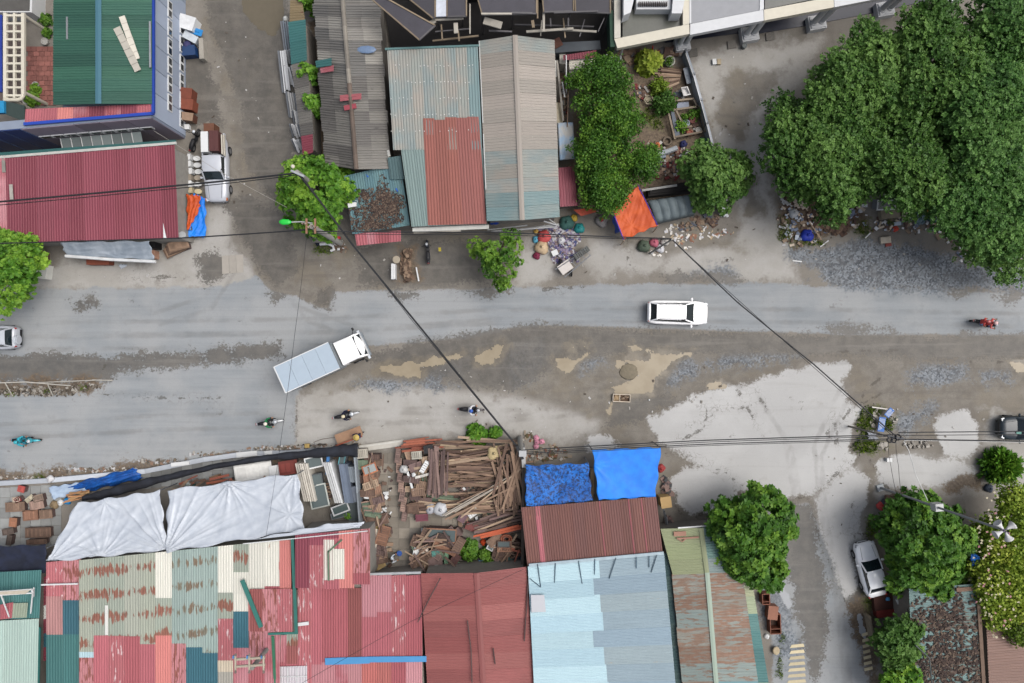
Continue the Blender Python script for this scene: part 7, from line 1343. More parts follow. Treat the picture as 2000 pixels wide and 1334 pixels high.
single(MB().loft([[W(x, y, 0) + Vector((0, 0, z)) for x, y in ((1325 + e, 178 + e), (1338 - e, 176 + e), (1344 - e, 192 - e), (1330 + e, 195 - e))] for z, e in ((0, 3), (.5, 1), (.8, 0), (.82, 2), (.6, 4))]), 'sink', M((236, 234, 232), .35), 'white ceramic sink dumped by the garden wall', 'sink')
FR = thing('wood_pen', 'wooden framed plant pens against the garden wall', 'pen', W(1340, 230))
for x0, y0, x1, y1 in ((1318, 197, 1355, 193), (1354, 193, 1362, 210), (1308, 216, 1366, 208), (1320, 215, 1332, 240), (1306, 222, 1318, 272), (1318, 268, 1370, 258), (1366, 210, 1378, 258), (1330, 250, 1350, 247)): MB().beam(W(x0, y0, .5), W(x1, y1, .5), .14, .16).build('frame_rail', M((150, 136, 118), .8, var=.3), FR)
for x, y in ((1318, 197), (1308, 218), (1318, 270), (1370, 258)): MB().box(W(x, y, .24), (.1, .1, .48)).build('post', M((130, 116, 100), .8), FR)
MB().prism([W(1320, 203)[:2], W(1343, 201)[:2], W(1344, 211)[:2], W(1321, 214)[:2]], 0, .3).build('tray', M((150, 158, 176), .6, var=.2), FR); MB().prism([W(1308, 222)[:2], W(1314, 221)[:2], W(1326, 268)[:2], W(1317, 272)[:2]], 0, .42).build('metal_lining', M((92, 104, 120), .5, var=.3), FR)
for x, y, r, rgb, lb in ((1362, 257, 6, (190, 186, 178), 'pale round flowerpot by the pen corner'), (1345, 262, 6, (150, 84, 64), 'terracotta flowerpot inside the plant pen'), (1338, 243, 7, (170, 180, 196), 'grey-blue flowerpot inside the plant pen'), (1350, 237, 7, (120, 64, 56), 'dark red flowerpot inside the plant pen')): single(MB().tube([W(x, y) + Vector((r / 28 * math.cos(a), r / 28 * math.sin(a), .35)) for a in [k * math.pi / 8 for k in range(17)]], .045, 6, False).cyl(W(x, y) + Vector((0, 0, .17)), r / 36, .32, 14, r / 30), 'flowerpot', M(rgb, .7), lb, 'flowerpot')
for x, y, r in ((1352, 228, 10), (1362, 222, 8), (1335, 232, 8)): shrub('pen_plant', 'small leafy plant growing inside the wooden pens', x, y, r, .5, L_MID, 'fine', .5, .16, 60, group='plants in the wooden pens')
single(MB().tube([W(1302, 277) + Vector((.3 * math.cos(a), .3 * math.sin(a), .2)) for a in [k * math.pi / 10 for k in range(21)]], .09, 6, False), 'car_tyre', M((130, 116, 100), .9), 'dusty round tyre below the plant pens', 'tyre'); pipe('cloth_roll', 'white wound roll of netting below the plant pens', 'roll', [(1280, 302, .35), (1304, 296, .4), (1322, 289, .4)], .2, M((214, 222, 228), .7, var=.25, scale=6)); pipe('cloth_roll', 'thin blue-white roll beneath the wound netting', 'roll', [(1283, 309, .2), (1300, 305, .2)], .12, M((190, 206, 222), .7)); pipe('pvc_pipe', 'white pipe slanting below the plant pens', 'pipe', [(1326, 305, .5), (1362, 291, .8)], .06, WHITE)
bag('orange cloth heap by the dusty tyre', 1284, 284, 6, M((206, 120, 76), .8, var=.3), 'cloth_bundle'); bag('green drum by the gate tree', 1372, 280, 11, M((60, 110, 84), .6, var=.2), 'drum'); bag('navy sack by the plant pens', 1334, 282, 7, M((50, 54, 110), .7)); single(MB().tube([W(1275 + 14 * math.cos(a), 100 + 5 * math.sin(a), .9) for a in (3.4, 2.2, .9, -.2)], .05, 6).tube([W(1275, 106, .3), W(1275, 90, 1.2)], .05, 6).tube([W(1264, 104, .3), W(1288, 100, .9)], .04, 6), 'bent_rack', M((190, 30, 50), .4), 'bent red metal frame below the white porch beam', 'rack')
litter('garden_scrap', 'mixed scrap, pots and sticks across the lower garden', 'scrap', [(1300, 325, 24, 28), (1270, 285, 30, 10), (1330, 300, 26, 12), (1260, 180, 22, 16), (1325, 190, 14, 12), (1100, 200, 8, 60), (1345, 250, 18, 16)], 14, WOODS + [M((200, 196, 190), .7), M((70, 64, 60), .8), M((120, 40, 40), .7), M((90, 100, 110), .7)], .22, 0, .3, .15)
litter('plank_scrap', 'dark boards under the porch beam at the garden top', 'scrap', [(1240, 108, 36, 8), (1310, 105, 16, 10)], 14, WOODS + [CONCD], .4, 0, .15, .2)
for i, (x, y, rz) in enumerate(((1395, 121, .1), (1404, 121, .0))): single(MB().box(W(x, y, .1), (.3, .42, .2), rz).box(W(x, y, .21), (.26, .36, .03), rz), 'carton', (WHITE, M((206, 190, 160), .8))[i], ('white' if i == 0 else 'tan') + ' flattened carton lying on the concrete yard', 'carton')
single(MB().cyl(W(1451, 93) + Vector((0, 0, .2)), .18, .4, 14).tube([W(1451, 93) + Vector((.18 * math.cos(a), .18 * math.sin(a), .4)) for a in [k * math.pi / 8 for k in range(17)]], .03, 5, False), 'bucket', M((110, 116, 116), .6), 'grey bucket beside the porch plinth', 'bucket')
# ---------------- rubbish along the grove
b = panelthing('window_frame', 'white framed window dumped under the grove edge', 1731, 400, .8, 3, .8, 1.5, M((230, 232, 230), .5), 'glass', M((150, 150, 148), .5), 'window', None, .05, .3); panelthing('window_frame', 'second white window frame half hidden behind the dumped window', 1742, 384, .5, 4, .4, 1.2, WHITE, 'glass', None, 'window')
cabinet('broken grey crate under the dumped white window', 1732, 420, .1, (1.4, .6, .5), M((150, 140, 120), .8, var=.3)); panelthing('door', 'pale narrow door panel leaning beside the dumped window', 1767, 420, .2, 85, .4, 1.1, M((190, 180, 164), .7), 'panel', None, 'door')
tarp('plastic_sheet', 'white plastic sheet crumpled among the grove rubbish', [(1778, 400, .5), (1815, 390, .6), (1818, 412, .4), (1782, 408, .3)], M((224, 226, 232), .5, var=.1), 0, ((.5, .5, .12, 6, .5),), .08, 24, 14, cat='plastic sheet', seed=12); tarp('foil_sheet', 'ochre foam sheet lying on the grove rubbish', [(1804, 408, .5), (1834, 398, .6), (1836, 408, .5), (1810, 422, .4)], M((196, 150, 66), .7, var=.25), 0, (), .08, 20, 10, cat='foam sheet', seed=13); tarp('plastic_sheet', 'pale blue-grey plastic sheet below the white one', [(1782, 412, .35), (1806, 416, .4), (1808, 436, .2), (1788, 440, .1)], M((130, 160, 170), .5, var=.2), 0, (), .08, 16, 12, cat='plastic sheet', seed=14)
single(MB().box(W(1821, 428, .3), (.6, .35, .4), -.5).box(W(1821, 428, .52), (.52, .28, .05), -.5), 'teal_case', M((50, 96, 104), .5), 'dark teal case among the grove rubbish', 'case'); bag('blue tarpaulin bundle at the yard end of the rubbish strip', 1575, 460, 12, M((30, 60, 190), .6, var=.4, scale=5), 'tarp_bundle', .6); bag('red cloth scrap at the kerb of the rubbish strip', 1748, 447, 6, M((210, 70, 50), .7), 'cloth_bundle', .5)
single(MB().box(W(1729, 469, .12), (.78, .5, .24), .1).box(W(1729, 469, .26), (.7, .42, .05), .1), 'foam_block', M((206, 196, 178), .8), 'pale foam block lying alone on the blue gravel', 'foam block'); single(MB().box(W(1735, 478, .05), (.45, .25, .1), .2).box(W(1735, 478, .11), (.4, .2, .03), .2), 'red_board', M((176, 84, 76), .7), 'small red board beside the foam block', 'board')
bag('white bag lump at the corner of the rubbish strip', 1548, 417, 9, M((220, 222, 224), .6, var=.2)); tarp('plastic_sheet', 'dirty white plastic sheet along the yard end of the rubbish', [(1522, 384, .4), (1542, 396, .5), (1550, 404, .4), (1528, 398, .2)], M((206, 204, 200), .6, var=.2), 0, (), .08, 16, 10, cat='plastic sheet', seed=15); tarp('plastic_sheet', 'striped cream tarpaulin under the grove at the yard end', [(1548, 388, .5), (1580, 396, .6), (1578, 410, .4), (1552, 404, .3)], M((180, 166, 150), .7, var=.3), 0, (), .08, 16, 10, cat='plastic sheet', seed=16)
panelthing('window_frame', 'dark blue pane window fallen at the end of the grove', 1888, 461, .5, 22, .3, .8, WHITE, 'glass', glassmat((26, 34, 64)), 'window', None, .1)
for i, (x0, y0, x1, y1) in enumerate(((1836, 430, 1850, 441), (1856, 452, 1870, 466), (1788, 428, 1800, 418), (1580, 432, 1604, 468), (1602, 482, 1618, 470), (1690, 465, 1700, 455), (1548, 509, 1566, 511), (1860, 440, 1875, 444))): single(MB().beam(W(x0, y0, .3 if y0 < 480 else .05), W(x1, y1, .25 if y0 < 480 else .05), .08, .06), 'batten', WHITE if i != 3 else WOODS[3], 'pale batten lying in the rubbish strip along the grove', 'batten', group='pale battens along the grove rubbish')
litter('rubbish', 'mixed plastic and paper rubbish along the grove edge', 'rubbish', [(1545, 420, 24, 34), (1600, 430, 50, 30), (1560, 468, 40, 12), (1670, 420, 30, 26), (1740, 440, 60, 16), (1800, 440, 40, 18), (1850, 450, 30, 20), (1905, 490, 40, 20), (1790, 415, 30, 14)], 6, [M((226, 226, 228), .6), M((150, 130, 110), .8), M((110, 90, 76), .8), M((190, 200, 214), .6), M((206, 190, 170), .7), M((96, 74, 66), .8), M((120, 130, 150), .7)], .2, 0, .25, .12); litter('brushwood', 'brown dead branches heaped under the grove', 'brush', [(1620, 425, 44, 30), (1560, 395, 30, 14)], 26, [M((110, 86, 74), .9), M((84, 66, 56), .9), M((136, 112, 92), .9)], .3, 0, .1, .35)
litter('gravel', 'scattered pale stones and scraps over verges and road edges', 'stones', [(1700, 490, 160, 40), (1100, 520, 120, 30), (1420, 470, 80, 60), (720, 520, 120, 40), (1100, 850, 90, 20), (1800, 830, 120, 50), (1300, 770, 160, 50), (900, 780, 220, 60), (460, 250, 60, 240), (1440, 250, 60, 130), (1650, 960, 60, 100), (300, 540, 180, 15)], .32, [M((200, 196, 188), .8), M((150, 144, 136), .8), M((226, 224, 220), .7), M((110, 100, 90), .8)], .1, 0, .35)
# ---------------- median strip, road box, fallen sign
litter('rubble', 'broken concrete and twigs heaped on the median strip', 'rubble', [(30, 764, 60, 8), (110, 762, 60, 8), (165, 756, 28, 9), (75, 770, 80, 4)], 26, [M((140, 132, 120), .9), M((110, 100, 88), .9), M((180, 174, 164), .8), M((84, 76, 66), .9)], .12, 0, .5, .08)
for i, (pts, lb) in enumerate(((((-60, 750, .4), (50, 746, .5), (120, 752, .3), (138, 753, .3)), 'long bent grey pipe lying on the median strip'), (((60, 748, .25), (195, 742, .1)), 'pale straight pole across the median strip'), (((10, 748, .45), (25, 774, .1)), 'short cross stick on the median strip near its left part'), (((92, 748, .4), (104, 774, .1)), 'short cross stick on the median strip near the pole end'), (((180, 742, .12), (220, 743, .1)), 'short tan pole poking out of the median end'))): pipe('pole', lb, 'pole', pts, .045, M((190, 186, 176), .7, var=.2))
wb = thing('wooden_box', 'open white-edged wooden box of scrap standing on the muddy road', 'box', W(1213, 777), math.radians(-2)); 
for c, sz in (((0, .28, .15), (1.34, .05, .3)), ((0, -.28, .15), (1.34, .05, .3)), ((.66, 0, .15), (.05, .52, .3)), ((-.66, 0, .15), (.05, .52, .3)), ((-.14, 0, .15), (.05, .52, .3))): MB().box(c, sz).build('side_board', M((220, 206, 186), .7), wb, world=False)
MB().box((0, 0, .03), (1.28, .5, .04)).build('bottom', M((96, 76, 60), .8), wb, world=False)
for k in range(4): MB().beam((-.55 + k * .1, -.2, .3), (-.5 + k * .1, .2, .28), .05, .04).build('stick', WOODP, wb, world=False)
for k in range(5): MB().ell((.05 + k * .12, random.uniform(-.12, .12), .14), (.1, .1, .08), 7, 5).build('scrap_lump', M((150, 130, 110), .8, var=.4), wb, world=False)
single(MB().box(W(1268, 781, .06), (.1, .1, .12)).box(W(1268, 781, .13), (.06, .06, .03)), 'white_block', WHITE, 'tiny white block lying on the road beside the wooden box', 'block')
sg = thing('fallen_sign', 'fallen blue sign of two boards with white lines in the rough grass', 'sign', W(1724, 825)); BLS = M((20, 110, 200), .5, var=.15)
def signboard(a, b_, w):
    p, q = W(*a), W(*b_); bd = MB().beam(p, q, w, .04).build('board', BLS, sg); d_ = (q - p).normalized(); n_ = Vector((-d_.y, d_.x, 0))
    for k in range(5): o_ = n_ * (w * (-.36 + .18 * k)); MB().beam(p.lerp(q, .08) + o_ + Vector((0, 0, .026)), p.lerp(q, .92 - random.uniform(0, .2)) + o_ + Vector((0, 0, .026)), .03, .01).build('white_line', WHITE, bd)
signboard((1724, 815, .5), (1720, 843, .45), .5); signboard((1731, 813, .55), (1743, 799, .6), .42); MB().beam(W(1703, 795, .4), W(1746, 801, .5), .09, .06).build('sign_post', M((220, 214, 208), .6), sg)
tarp('foil_sheet', 'grey plastic sheet lying in the grass below the fallen sign', [(1694, 841, .3), (1707, 842, .4), (1716, 860, .2), (1696, 858, .15)], M((176, 180, 188), .5, var=.15), 0, (), .04, 10, 10, cat='plastic sheet', seed=17); litter('rubble', 'grey stones around the fallen sign', 'rubble', [(1708, 820, 12, 18), (1742, 820, 8, 14), (1720, 870, 16, 8), (1790, 868, 30, 6)], 18, [M((176, 170, 160), .9), M((206, 200, 190), .9), M((140, 134, 126), .9)], .16, 0, .5, .1)
cabinet('small white box near the slab edge under the drop wires', 1733, 897, 0, (.34, .24, .3), WHITE, doors=1)
# items around the sedan and dirt bank
bag('red cloth draped over bin beside the mast foot', 1719, 988, 8, M((214, 84, 80), .7, var=.2), 'cloth_bundle', .6); bag('grey cloth beside the red one at the mast foot', 1728, 982, 9, M((90, 88, 100), .8), 'cloth_bundle', .5); bag('blue plastic bag at the bamboo-like bush', 1926, 925, 5, M((70, 110, 190), .5)); bag('dark slate sack below the bamboo-like bush', 1929, 953, 8, M((62, 72, 88), .7)); tarp('tarpaulin', 'bright blue tarpaulin scrap between leafy tree and flowering vine', [(1893, 1080, 3.6), (1906, 1082, 3.8), (1926, 1102, 3.6), (1900, 1106, 3.5)], BLUEN, 0, (), .05, 14, 12, seed=18)
single(MB().box(W(1757, 982, .9), (2.1, 1.1, .1), -.05).box(W(1757, 982, .5), (2.0, 1.0, .7), -.05), 'brown_awning', M((136, 108, 92), .8, var=.2), 'low brown box roof behind the grey mast', 'shed'); cabinet('red-brown open crate of scrap behind the sedan', 1720, 1172, .1, (1.5, 1.3, .5), M((96, 56, 46), .8, var=.35)); cabinet('dark red grille crate below the scrap crate', 1722, 1192, .12, (1.4, .5, .6), M((130, 50, 44), .7), doors=4); bag('light blue plastic tub in the scrap crate', 1733, 1169, 4, M((90, 170, 220), .4), 'tub', 1, .5); panelthing('glass_door', 'teal glass door leaning at the leaf-strewn roof', 1767, 1185, 1.2, 78, .55, 1.4, M((40, 66, 96), .5), 'glass', glassmat((60, 100, 100)), 'door'); pipe('pvc_pipe', 'white pipe end beside the teal glass door', 'pipe', [(1751, 1170, 1.2), (1757, 1182, 1.2)], .1, WHITE)
single(MB().beam(W(1694, 1203, .4), W(1706, 1262, .4), .14, .8).beam(W(1693, 1200, .4), W(1694, 1204, .4), .22, .84), 'low_wall', M((150, 138, 118), .9, var=.25), 'low tan wall beside the yellow road bars', 'wall'); single(MB().cyl(W(1715, 1254, .3), .16, .5, 12).box(W(1720, 1262, .3), (.3, .7, .5), .05), 'tan_box', M((196, 156, 104), .7), 'tan box with white pot beside the low wall', 'box'); pipe('branch', 'bare grey pole leaning through the low trees', 'pole', [(1788, 1260, 4.0), (1815, 1285, 3.8), (1820, 1334, 3.6)], .05, M((96, 104, 104), .7))
# east of the patched roof
for i, (x, y, w, l, lb) in enumerate(((1490, 1164, .55, .8, 'open rust-brown crate, upper of the row beside the teal roof edge'), (1503, 1190, .7, 1.0, 'pinkish-brown cabinet between the rust-brown crates'), (1508, 1212, .8, 1.5, 'long open rust-brown crate beside the teal roof edge'))):
    if i == 1: cabinet(lb, x, y, -.1, (w, l, .7), M((176, 120, 96), .7, var=.2)); continue
    root = thing('open_crate', lb, 'crate', W(x, y), .04)
    for c, sz in (((w / 2, 0, .35), (.06, l, .7)), ((-w / 2, 0, .35), (.06, l, .7)), ((0, l / 2, .35), (w - .07, .06, .7)), ((0, -l / 2, .35), (w - .07, .06, .7)), ((0, -l * .25, .35), (w - .08, .05, .66))): MB().box(c, sz).build('side', M((150, 92, 70), .7, var=.25), root, world=False)
    MB().box((0, 0, .04), (w - .1, l - .1, .05)).build('bottom', M((84, 60, 50), .8), root, world=False)
bag('white bag at the teal roof edge', 1497, 1242, 5, WHITE, z=0.); single(MB().loft([[W(1516, 1271, z) + Vector((w * math.cos(a), w * 1.2 * math.sin(a), 0)) for a in [k * math.pi / 5 + .3 for k in range(10)]] for z, w in ((0, .26), (.3, .28), (.36, .2))]), 'stone_block', M((196, 180, 150), .9), 'pale round stone block at the lane edge near the yellow bars', 'stone')
# ================================================================ salvage yards along the lower road edge
pv = tag(bpy.data.objects.new('yard_pavement', None), kind='structure'); COL.objects.link(pv); pv.location = W(60, 1000)
TILE = M((160, 162, 160), .8, var=.16, scale=2); TILE2 = M((150, 142, 130), .85, var=.25, scale=2); tm = {}
def tiles(x0, y0, nx, ny, s, mat, skew=0.):
    g_ = s / PPM - .03
    if g_ not in tm: tm[g_] = MB().box((0, 0, 0), (g_, g_, .04))
    first = None
    for j in range(ny):
        for i in range(nx):
            p = W(x0 + i * s + s / 2, y0 + j * s + s / 2 - (x0 + i * s) * skew, .012 + random.uniform(0, .008))
            if first is None: first = MB().box((0, 0, 0), (g_, g_, .04)).build('paving_tile', mat, pv, world=False); o = first
            else: o = first.copy(); COL.objects.link(o)
            o.location = p - Vector(pv.location); o.rotation_euler = (random.uniform(-.004, .004), random.uniform(-.004, .004), 0)
tiles(-20, 952, 7, 6, 20, TILE, .06); tiles(275, 948, 12, 2, 20, TILE, .12); tiles(716, 884, 4, 10, 21, TILE2); tiles(800, 1010, 8, 1, 21, TILE2)
lw = thing('kerb_wall', 'low whitewashed kerb wall along the lower road edge', 'wall', W(280, 922)); kp = [(-60, 947), (95, 938), (285, 920), (400, 897), (480, 886), (560, 884), (640, 878), (700, 877)]
for i in range(7): MB().beam(W(*kp[i], .18), W(*kp[i + 1], .18), .36, .36).build('wall_section', M((200, 206, 214), .8, var=.15), lw)
gs = thing('gate_threshold', 'pale concrete threshold across the timber yard entrance', 'threshold', W(742, 869)); MB().beam(W(702, 876, .1), W(788, 864, .1), .5, .2).build('slab', M((206, 202, 192), .85, var=.15), gs); MB().beam(W(702, 873, .22), W(788, 861, .22), .1, .06).build('rail', M((220, 218, 210), .7), gs)
litter('rubble', 'broken tiles and stones along the kerb wall', 'rubble', [(60, 934, 60, 5), (200, 918, 90, 5), (330, 902, 60, 5), (430, 888, 60, 6), (540, 876, 60, 5), (620, 872, 60, 4)], 22, [M((206, 200, 190), .8), M((226, 226, 226), .7), M((150, 136, 118), .9), M((168, 138, 118), .8), M((120, 112, 100), .9)], .13, 0, .4, .08)
for i, (x, y, w, l) in enumerate(((482, 887, .4, 1.6), (524, 885, .35, .6), (352, 906, .3, 1.4))): single(MB().box(W(x, y, .42), (l, w, .08), .1).box(W(x, y, .47), (l * .9, w * .8, .03), .1), 'white_slab', WHITE, ['long', 'short', 'narrow'][i] + ' white slab lying on the kerb wall rubble', 'slab')
# tarpaulins
tarp('tarpaulin', 'large crumpled silver tarpaulin over the west half of the yard', [(150, 984, 2.6), (312, 958, 2.7), (327, 1074, 3.4), (92, 1096, 3.4)], SILVER, .25, ((1, 1, .28, 15, 2.2), (.45, 1, .2, 13, 1.4), (.02, 1, .26, 11, 1.5), (.35, .05, .12, 7, 1.2)), .045, 110, 80, edge=.1, seed=21)
tarp('tarpaulin', 'large silver tarpaulin with sharp folds over the middle of the yard', [(329, 957, 2.7), (582, 925, 2.8), (595, 1034, 3.6), (324, 1078, 3.5)], SILVER, .3, ((0, 1, .32, 17, 2.6), (.47, .0, .28, 11, 1.5), (.98, .0, .2, 11, 1.6), (.9, .7, .12, 7, 1.4)), .045, 120, 80, edge=.1, seed=22)
tarp('tarpaulin', 'narrow silver tarpaulin roll along the raised pink roof edge', [(480, 1056, 4.0), (640, 1024, 4.1), (712, 1020, 4.05), (700, 1031, 4.0)], SILVER, -.1, (), .03, 60, 8, seed=23)
tarp('tarpaulin', 'rolled bright blue tarpaulin heap along the kerb wall', [(118, 951, .4), (262, 914, .5), (280, 934, .4), (160, 962, .2)], clothmat((24, 104, 196), (16, 84, 168), 'rollblue', .55, .35), -.55, ((.5, .4, .15, 7, 1.5),), .09, 70, 24, edge=.1, seed=24); tarp('cloth', 'pale blue sheet spread beside the rolled blue tarpaulin', [(94, 952, .5), (160, 942, .6), (169, 958, .5), (104, 976, .4)], PALEB, .05, (), .03, 30, 14, cat='cloth', seed=25)
tarp('tarpaulin', 'sagging dark navy tarpaulin roof in the yard corner', [(-60, 1068, 2.6), (90, 1064, 2.6), (90, 1120, 2.9), (-60, 1122, 2.9)], NAVY, .15, ((.7, .5, .08, 6, 1.0),), .03, 50, 20, seed=26)
nb = MB(); ctrl = [(160, 974, 8), (200, 966, 18), (260, 950, 20), (330, 932, 14), (420, 911, 10), (520, 894, 12), (600, 887, 16), (660, 881, 22), (703, 879, 26)]; vs = []
for i in range(len(ctrl) - 1):
    for k in range(8):
        t_ = k / 8; x, y, w = [ctrl[i][q] * (1 - t_) + ctrl[i + 1][q] * t_ for q in range(3)]; w *= 1 + .12 * math.sin(i * 8 + k * 1.3)
        for s_ in range(7): vs.append(W(x + math.sin(x * .1) * 2, y + (s_ / 6 - .5) * w, 1.5 + .22 * math.sin(math.pi * s_ / 6) + .05 * math.sin(x * .3 + s_)))
nr = len(vs) // 7; nb.add(vs, [(i * 7 + k, i * 7 + k + 1, (i + 1) * 7 + k + 1, (i + 1) * 7 + k) for i in range(nr - 1) for k in range(6)]); o = single(nb, 'shade_net', BLACKN, 'long black shade net strip sagging above the kerb wall', 'shade net', smooth=True); md = o.modifiers.new('Thickness', 'SOLIDIFY'); md.thickness = .03
tarp('tarpaulin_canopy', 'blue net awning in front of the rusty roof beside the timber pile', [(1026, 909, 2.6), (1149, 905, 2.7), (1157, 978, 2.9), (1027, 990, 2.9)], BLUEN, .18, ((.1, 0, .1, 6, 1.2), (.6, .5, .06, 5, 1.5)), .03, 60, 40, seed=27); tarp('tarpaulin_canopy', 'plain bright blue awning in front of the rusty roof', [(1157, 879, 2.9), (1291, 873, 2.9), (1280, 970, 3.0), (1169, 977, 2.95)], BLUET, .1, ((0, .3, .07, 6, 1.0),), .015, 60, 44, seed=28)
panelthing('board', 'tan plywood board standing in the gap between the two blue awnings', 1156, 945, 1.2, 88, .3, 2.4, WOODP, 'panel', None, 'board'); bag('red and blue cloth bundle at the edge of the plain blue awning', 1290, 914, 8, M((190, 70, 70), .7, var=.5, scale=8), 'cloth_bundle', .8, .8); cabinet('tan cardboard carton at the corner of the rusty roof', 1294, 974, .15, (.75, .8, 1.2), M((216, 180, 122), .7, var=.12), None, 'carton', 'box', 1)
for k in range(7): single(MB().beam(W(1293 + k * 1.5, 985 + k * 4, .8), W(1300 + k * .8, 1022 + k * 1.5, .6), .06, .1), 'frame_bar', DARKM if k % 2 else ALUD, 'dark frame bar leaning along the east side of the rusty roof', 'bar', group='bars beside the rusty roof')
litter('scrap', 'brown scrap along the east side of the rusty roof', 'scrap', [(1302, 955, 10, 26), (1308, 1022, 12, 12)], 22, PURP + [DARKM], .25, 0, .3, .3)
for i, (x, y, dg, w, l) in enumerate(((1393, 1000, 60, .65, .8), (1409, 991, 22, .7, 1.0), (1428, 983, 22, .7, .9))): panelthing('window_frame', ['square white window frame propped at the slab edge', 'white barred window frame beside the square one', 'white window frame half under the rosette tree'][i], x, y, .3, dg, w, l, WHITE, 'glass', M((160, 166, 160), .3), 'window', None, 0, .3)
for k in range(5): single(MB().beam(W(1390 + k * 4, 1008 + k * 3, .3), W(1428 + k * 2, 1012 + k * 3, .2), .07, .08), 'frame_bar', DARKM, 'dark bar lying under the white window frames', 'bar', group='dark bars by the window frames')
# ---------------- timber pile
TG = 'boards of the salvaged timber pile'
def zone(label, n, cx, cy, ang, ln, mats, z, w=(.1, .2), grp=TG):
    for i in range(n):
        x, y = random.uniform(*cx), random.uniform(*cy); a = math.radians(random.uniform(*ang)); l = random.uniform(*ln) / 2; zz = z[0] + (z[1] - z[0]) * i / max(1, n - 1); dx, dy = l * math.cos(a), -l * math.sin(a); tl = random.uniform(-.05, .05)
        single(MB().beam(W(x - dx, y - dy, zz + tl), W(x + dx, y + dy, zz - tl), random.uniform(*w), random.uniform(.05, .09)), 'timber_board', random.choice(mats), label, 'board', group=grp)
MIXB = WOODS + WOODS[:2] + [M((190, 168, 140), .8, var=.25, scale=4)]
zone('green painted board under the brown salvaged boards', 16, (845, 1000), (960, 1008), (-10, 15), (50, 110), GREENW, (.15, .3), (.14, .26)); zone('brown salvaged board lying lengthwise in the big timber pile', 78, (860, 975), (880, 1000), (-9, 14), (70, 170), MIXB, (.25, 1.0)); zone('brown salvaged board along the street edge of the timber pile', 16, (870, 975), (857, 882), (-8, 8), (70, 130), MIXB, (.5, .9)); zone('reddish batten in the bundle at the yard entrance corner', 18, (800, 838), (856, 880), (2, 9), (40, 66), REDW, (.4, .8), (.08, .14), 'reddish battens at the entrance'); zone('purplish board laid crosswise over the timber pile', 17, (840, 878), (915, 928), (80, 97), (76, 96), PURP, (1.1, 1.25), (.12, .2), 'crosswise purplish boards'); zone('brown post fanned upright at the white-topped pole side', 26, (972, 1012), (915, 955), (68, 112), (70, 120), WOODS[:3], (1.1, 1.4), (.1, .2), 'fanned posts'); zone('short upright brown post end at the east foot of the pile', 18, (965, 1012), (965, 990), (80, 105), (26, 46), WOODS[:3], (.9, 1.2), (.1, .16), 'fanned posts'); zone('long pale pole slanting across the timber pile', 7, (915, 960), (955, 985), (24, 40), (110, 160), [WOODS[3], WOODS[1], M((200, 190, 176), .8)], (1.2, 1.35), (.07, .12), 'slanting poles'); zone('slanting board in the lower stack beside the rusty roof', 22, (945, 1005), (1002, 1040), (10, 22), (60, 100), WOODS + PURP, (.3, .9), (.1, .18), 'lower slanting boards'); zone('orange-brown board below the slanting stack', 3, (965, 985), (1036, 1042), (12, 16), (80, 100), [M((196, 96, 62), .7, var=.2)], (.95, 1.0), (.12, .18), 'orange-brown boards')
zone('thin green and brown board standing on edge in the west door stack', 30, (808, 836), (925, 965), (72, 108), (24, 40), GREENW + WOODS, (.5, .8), (.05, .08), 'edge stacked boards'); zone('brown shutter board stacked flat below the west door stack', 16, (812, 840), (985, 1004), (0, 12), (26, 40), WOODS, (.4, .8), (.1, .16), 'flat shutter boards')
DG = 'old doors and shutters stacked round the timber yard'
def panels(rows, name='shutter', cat='shutter'):
    for (lb, x, y, z, dg, w, l, mt, kind, tl) in rows: panelthing(name, lb, x, y, z, dg, w * 1.2, l * 1.22, mt, kind, None, cat, None, tl)
B1, B2, B3 = WOODS[0], WOODS[2], M((150, 110, 88), .75, var=.3, scale=3); PK = M((168, 140, 126), .8, var=.25); GG = GREENW[0]
panels([('black and white patterned grille at the entrance end of the west row', 707, 886, .9, 5, .6, .75, M((186, 180, 166), .8), 'slat', .1), ('green shutter stack top near the patterned grille', 708, 907, .8, 3, .6, .7, GG, 'panel', .1), ('orange-brown door with a white pane in the west row', 722, 916, .9, 20, .65, .9, M((184, 112, 76), .7), 'glass', .2), ('plain brown shutter below the orange-brown door', 724, 935, .8, 8, .75, .9, B3, 'panel', .25), ('white narrow board in the middle of the west row', 718, 960, .8, 80, .3, .9, WHITE, 'panel', .1), ('light brown slatted shutter beside the white narrow board', 733, 957, .8, 12, .6, .75, M((172, 130, 104), .7), 'slat', .2), ('brown slatted shutter next to the green edge-stacked panels', 735, 974, .8, 15, .6, .85, B1, 'slat', .2),
        ('dark brown door at the inner corner of the west row', 738, 1016, .8, 12, .7, 1.3, B2, 'panel', .2), ('olive board below the dark brown door', 736, 1036, .7, 15, .6, 1.1, M((150, 130, 84), .8), 'panel', .2), ('large white panel leaning beside the raised pink roof', 731, 1052, .9, 70, .6, 1.2, M((226, 214, 196), .7), 'panel', .2), ('brown glazed-grid shutter beside the large white panel', 748, 1046, 1.0, 75, .75, 1.2, B3, 'slat', .15), ('tan board at the back end of the west row', 738, 1104, .4, 30, .6, .9, M((196, 170, 120), .8), 'panel', .2)])
for k in range(9): panelthing('shutter', 'pale green shutter standing on edge in the west row', 722 + k * .8, 981 + k * 3.2, .6 + .05 * k, 8 - k * 3, .3, 1.3, GREENW[k % 2] if k % 3 else PK, 'panel', None, 'shutter', 'edge stacked green shutters', .35)
for k in range(6): panelthing('shutter', 'grey-brown door standing on edge at the back of the west row', 738 + k, 1072 + k * 5, .6 + .04 * k, 18 - k * 2, .35, 1.25, (PURP + WOODS)[k], 'panel', None, 'door', 'edge stacked brown doors', .3)
